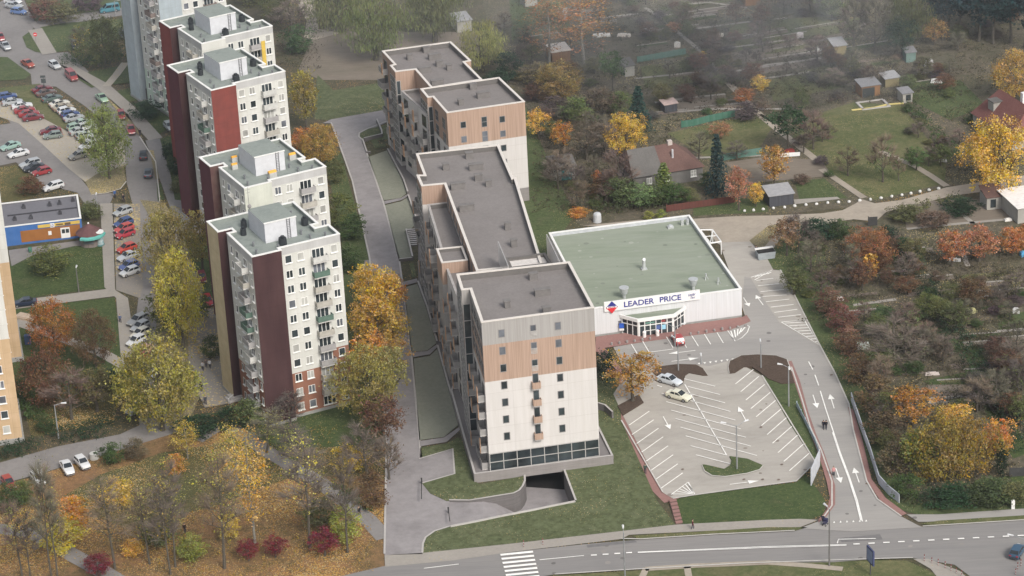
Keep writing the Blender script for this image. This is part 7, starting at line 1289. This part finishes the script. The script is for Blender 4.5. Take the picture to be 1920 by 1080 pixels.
# filler trees of the garden plots, each a tree of its own
fr = random.Random(77)
KINDS = [('bare', 'pur', 'bare purple-brown garden tree', 1.), ('bare', 'brn', 'bare brown fruit tree', .9), ('bare', 'olive', 'nearly bare olive-tinted fruit tree', .9), ('bush', 'olive', 'olive garden shrub', .6), ('bush', 'brn', 'brown garden shrub', .55), ('bush', 'grn', 'green garden shrub', .55), ('round', 'rust', 'rust leaved garden tree', .8), ('bush', 'pur', 'dark purple garden shrub', .6), ('round', 'olive', 'olive leaved garden tree', .8)]
AREAS = [((1480, 520), (1600, 560), 5), ((1500, 470), (1720, 560), 13), ((1620, 600), (1800, 680), 10), ((1730, 520), (1915, 640), 15), ((1800, 650), (1915, 780), 12), ((1640, 680), (1720, 860), 8), ((1860, 700), (1918, 860), 6), ((1200, 20), (1460, 90), 12), ((1300, 90), (1600, 160), 13), ((1540, 110), (1780, 185), 17), ((1700, 180), (1860, 330), 9), ((1220, 120), (1400, 225), 12), ((960, 60), (1180, 170), 11), ((990, 180), (1200, 240), 9), ((1050, 330), (1200, 400), 8), ((1490, 230), (1560, 380), 4), ((1730, 20), (1918, 110), 5), ((1480, 0), (1720, 60), 7), ((1100, 0), (1300, 40), 7)]
LMK = [((1880, 240), 'the red tiled house'), ((1633, 180), 'the orange boarded shed'), ((1255, 340), 'the old cottage'), ((1060, 335), 'the garage with the teal door'), ((1330, 229), 'the long green fence'), ((1240, 110), 'the pale turquoise fence'), ((1500, 70), 'the bonfire plot'), ((1198, 245), 'the blue spruce'), ((1868, 390), 'the small garden house'), ((1836, 490), 'the three bright orange fruit trees'), ((1680, 695), 'the fan-shaped bare tree'), ((1785, 708), 'the small green lawn'), ((1790, 890), 'the lower right group of golden trees'), ((1630, 500), 'the biggest orange-brown fruit tree'), ((1905, 590), 'the lawn with white furniture'), ((1575, 110), 'the ochre hut'), ((1100, 100), 'the two tall birches'), ((1410, 10), 'the long top hut'), ((1640, 290), 'the long meadow'), ((1590, 640), 'the red-brown shrubs of the bank'), ((1478, 280), 'the dark green pine'), ((1830, 60), 'the pine wood'), ((1865, 760), 'the shaded grass track'), ((1181, 143), 'the pale garden hut'), ((1010, 10), 'the small blue-roofed hut'), ((1120, 400), 'the bell-shaped container')]
def near(x, y):
    (lx, ly), nm = min(LMK, key=lambda q: (q[0][0]-x)**2+((q[0][1]-y)*1.6)**2); dx, dy = x-lx, y-ly
    if abs(dx) > abs(dy)*1.4: return ('left of ' if dx < 0 else 'right of ')+nm
    return ('behind ' if dy < 0 else 'in front of ')+nm
for (x0, y0), (x1, y1), n in AREAS:
    for i in range(int(n*(1.45 if x0 > 1470 and y0 > 400 else 1.9))):
        x, y = fr.uniform(x0, x1), fr.uniform(y0, y1); k, c, l, s = fr.choice(KINDS); sc = .62+.6*(y/1080); w_ = fr.uniform(38, 72)*s*sc; hpx = fr.uniform(.8, 1.2)*w_*(.62 if k == 'bush' else 1.0)
        if k == 'bush' and c == 'grn' and y < 200: c = 'olive'; l = 'olive garden shrub'
        T(k, x, y, y-hpx, w_, c, l+' '+near(x, y), 'trees and shrubs of the garden plots', 'shrub' if k == 'bush' else 'tree')
# hedges: one object each
def hedge(label, pix, wd, h, c, seed, clumps=8):
    r = random.Random(seed); P = [G(*p) for p in pix]; b = MB()
    for i in range(len(P)-1):
        L = (P[i+1]-P[i]).length
        for k in range(int(L*clumps/2)):
            p = P[i].lerp(P[i+1], r.random()); tint = (r.random(), r.random()); cc = p-P[0]+Vector((r.uniform(-wd, wd)/2, r.uniform(-wd, wd)/2, r.uniform(.15, h)))
            for j in range(14): leaf(b, cc+Vector((r.gauss(0, .3), r.gauss(0, .3), r.gauss(0, .2))), .34, r, tint)
    o = b.build('hedge', [leafm], None, tuple(P[0]), tint=True); o.color = (*c, 1); return tag(o, label, 'hedge', 'hedges', pix[len(pix)//2])
hedge('long clipped dark green hedge above the lower left road', [(112, 822), (150, 818), (200, 800)], 4.5, 1.8, C_['dgrn'], 1, 26); hedge('dark hedge at the foot of the sand tower, at the left edge', [(-5, 860), (30, 850), (60, 838)], 4, 1.8, C_['dgrn'], 2, 24); hedge('clipped green hedge along the wall beside the sand tower', [(33, 715), (50, 760), (68, 790)], 3, 1.6, C_['grn'], 3, 18)
hedge('rounded green hedge patch below the big olive tree by the farthest tower', [(132, 116), (165, 120), (205, 112), (226, 104)], 6, 1.8, (.045, .085, .035), 4, 34); hedge('narrow hedge in the park grass left of the path', [(515, 838), (560, 870)], 1.6, 1.0, C_['grn'], 5, 8); hedge('narrow dark hedge along the lower park path', [(622, 912), (660, 935), (692, 962)], 1.6, 1.1, C_['grn'], 6, 8)
hedge('overgrown hedge beside the diagonal garden path', [(1300, 70), (1335, 100), (1385, 160), (1440, 215)], 3, 1.8, C_['brn'], 7, 9); hedge('dark overgrown hedge along the shaded grass track', [(1680, 470), (1720, 530), (1770, 600), (1820, 680), (1880, 780), (1915, 850)], 4, 2.6, C_['dgrn'], 8, 10); hedge('overgrown hedge on the right side of the long meadow', [(1700, 200), (1740, 240), (1790, 300)], 3, 1.8, C_['grn'], 9, 9); hedge('low hedge along the lower edge of the road verge on the right', [(1690, 940), (1760, 950), (1900, 945)], 3, 1.2, (.07, .08, .035), 10, 9); hedge('ragged brown hedge in front of the long meadow shed', [(1540, 190), (1610, 190)], 3, 1.5, C_['brn'], 11, 9); hedge('scrubby hedge below the dirt road on the right', [(1665, 405), (1740, 390), (1800, 380)], 3, 1.6, C_['olive'], 12, 10); hedge('green scrub along the pale turquoise fence plot', [(1200, 170), (1300, 160), (1380, 150)], 2.5, 1.3, C_['olive'], 13, 7)
hedge('ragged hedge behind the cottage garden and garage', [(1090, 385), (1150, 395), (1240, 385)], 4, 2.2, (.07, .09, .035), 14, 10)
# undergrowth that nobody could count
r = random.Random(91); b = MB()
for (x0, y0), (x1, y1), n in [((1480, 450), (1900, 930), 1900), ((960, -20), (1900, 230), 2400), ((1000, 230), (1260, 400), 800), ((560, -10), (700, 60), 160), ((1690, 190), (1910, 360), 260), ((520, 60), (600, 130), 90)]:
    for i in range(n):
        x, y = r.uniform(x0, x1), r.uniform(y0, y1)
        if y > 560 and x < 1570+(y-560)*.42: continue
        if 1545 < x < 1775 and 195 < y < 400: continue
        p = G(x, y); tint = (r.random(), r.random()); R0 = r.uniform(.3, .9); hh_ = r.uniform(.3, 1.0)
        for j in range(12): leaf(b, p+Vector((r.gauss(0, R0*.7), r.gauss(0, R0*.7), abs(r.gauss(0, hh_*.6)))), .34, r, tint)
for (x0, y0), (x1, y1), n in [((1190, 0), (1600, 160), 34), ((960, 10), (1180, 110), 12), ((1500, 460), (1740, 620), 16), ((1700, 480), (1900, 800), 30), ((1560, 100), (1780, 190), 14)]:
    for i in range(n):
        x, y = r.uniform(x0, x1), r.uniform(y0, y1); L = r.uniform(40, 130); sx, sy = ((1, -.15) if r.random() < .7 else (.6, .62))
        for k in range(int(L/2.2)):
            p = G(x+sx*k*2.2, y+sy*k*2.2); tint = (r.random(), r.random())
            if r.random() < .25: continue
            for j in range(9): leaf(b, p+Vector((r.gauss(0, .4), r.gauss(0, .4), abs(r.gauss(0, .45)))), .3, r, tint)
o = b.build('undergrowth', [leafm], tint=True); o.color = (.085, .075, .045, 1); o['kind'] = 'stuff'
b = MB()
for (x0, y0), (x1, y1), n in [((0, 960), (700, 1080), 520), ((380, 800), (720, 960), 300)]:
    for i in range(n):
        x, y = r.uniform(x0, x1), r.uniform(y0, y1); p = G(x, y); tint = (r.random(), r.random()); R0 = r.uniform(.3, .9)
        for j in range(9): leaf(b, p+Vector((r.gauss(0, R0*.7), r.gauss(0, R0*.7), abs(r.gauss(0, .5)))), .26, r, tint)
o = b.build('park_undergrowth', [leafm], tint=True); o.color = (.3, .2, .05, 1); o['kind'] = 'stuff'
# grass tufts over the big lawns so that they are not flat
# ------------------------------------------------------------------ smoke of the bonfire
ms = bpy.data.materials.new('smoke'); ms.use_nodes = True; n = ms.node_tree.nodes; l = ms.node_tree.links; n.remove(n['Principled BSDF'])
v = n.new('ShaderNodeVolumePrincipled'); v.inputs['Color'].default_value = (.9, .94, 1, 1); v.inputs['Density'].default_value = .02; l.new(v.outputs[0], n['Material Output'].inputs['Volume'])
def plume(pix0, pts, name='smoke'):
    b = MB(); o0 = G(*pix0)
    for i in range(len(pts)-1): b.tube(pts[i][:3], pts[i+1][:3], pts[i][3], pts[i+1][3], 12, cap=(i == len(pts)-2))
    b.face([Vector(pts[0][:3])+Vector((pts[0][3]*math.cos(k), pts[0][3]*math.sin(k), 0)) for k in [j*math.pi/6 for j in range(12)]][::-1], 0)
    o = b.build(name, [ms], None, tuple(o0), smooth=True); o['kind'] = 'stuff'
plume((1500, 76), [(0, 0, 1.0, 1.2), (-1.5, 2, 5, 2.4), (-2, 5, 10, 3.2), (4, 8, 15, 4.2), (10, 12, 20, 5.5)])
plume((1548, 92), [(0, 0, .3, 1.0), (1, 2, 6, 2.6), (1, 4, 13, 4.2), (3, 6, 22, 6.5), (7, 9, 34, 9), (10, 12, 48, 12)])
# ------------------------------------------------------------------ haze
mh = bpy.data.materials.new('haze'); mh.use_nodes = True; n = mh.node_tree.nodes; l = mh.node_tree.links; n.remove(n['Principled BSDF'])
v = n.new('ShaderNodeVolumePrincipled'); v.inputs['Color'].default_value = (.82, .87, .95, 1); v.inputs['Density'].default_value = .00006; v.inputs['Anisotropy'].default_value = .0
l.new(v.outputs[0], n['Material Output'].inputs['Volume'])
b = MB(); b.box(-2600, -60, -4.5, 2600, 6100, CAMZ+4); o = b.build('haze', [mh]); o['kind'] = 'stuff'
md_ = bpy.data.materials.new('drifting_smoke'); md_.use_nodes = True; n = md_.node_tree.nodes; l = md_.node_tree.links; n.remove(n['Principled BSDF'])
v = n.new('ShaderNodeVolumePrincipled'); v.inputs['Color'].default_value = (.93, .97, 1, 1); v.inputs['Density'].default_value = .0012; l.new(v.outputs[0], n['Material Output'].inputs['Volume'])
for i, (x, y, z, rx, ry, rz2) in enumerate(((1540, 60, 12, 30, 40, 10), (1180, 60, 10, 26, 34, 9), (1230, 120, 8, 16, 22, 7), (1420, 30, 14, 34, 30, 10), (1100, 20, 12, 30, 30, 10), (1590, 110, 9, 12, 20, 8), (1250, 10, 12, 34, 30, 10), (820, 10, 10, 34, 34, 8))):
    o0 = G(x, y, z); b = MB(); P_ = lambda a, c: (rx*math.sin(c)*math.cos(a), ry*math.sin(c)*math.sin(a), rz2*math.cos(c))
    b.ball((0, 0, 0), 1, 16, 10); o = b.build('smoke', [md_], None, tuple(o0), i*.7, smooth=True); o.scale = (rx, ry, rz2); o['kind'] = 'stuff'
mm_ = bpy.data.materials.new('mist'); mm_.use_nodes = True; n = mm_.node_tree.nodes; l = mm_.node_tree.links; n.remove(n['Principled BSDF'])
v = n.new('ShaderNodeVolumePrincipled'); v.inputs['Color'].default_value = (.84, .9, 1, 1); v.inputs['Density'].default_value = .0005; l.new(v.outputs[0], n['Material Output'].inputs['Volume'])
b = MB(); b.box(-900, 500, -3, 900, 1600, 55); o = b.build('mist', [mm_]); o['kind'] = 'stuff'
# ------------------------------------------------------------------ give look-alikes their own labels
ORD = ['leftmost', 'second from the left', 'third from the left', 'fourth from the left', 'fifth from the left', 'sixth from the left', 'seventh from the left', 'eighth from the left', 'ninth from the left', 'tenth from the left']
NUM = {2: 'two', 3: 'three', 4: 'four', 5: 'five', 6: 'six', 7: 'seven', 8: 'eight', 9: 'nine', 10: 'ten', 11: 'eleven', 12: 'twelve', 13: 'thirteen', 14: 'fourteen'}
def nth(i):
    if i < len(ORD): return ORD[i]
    return {10: 'eleventh', 11: 'twelfth', 12: 'thirteenth', 13: 'fourteenth', 14: 'fifteenth', 15: 'sixteenth', 16: 'seventeenth', 17: 'eighteenth', 18: 'nineteenth', 19: 'twentieth'}.get(i, '%dth' % (i+1))+' from the left'
by = {}
for o, px in ALL: by.setdefault(o['label'], []).append((px[0], o))
for lab, L in by.items():
    if len(L) < 2: continue
    L.sort(key=lambda q: q[0]); n = len(L)
    for i, (x, o) in enumerate(L):
        pre = 'rightmost' if i == n-1 else (nth(i) if not (n == 2) else 'leftmost')
        if i == n-1 and n == 2: pre = 'right one'
        if i == 0 and n == 2: pre = 'left one'
        o['label'] = lab+', '+pre+(' of '+NUM[n] if n in NUM and pre in ('leftmost', 'rightmost') else '')
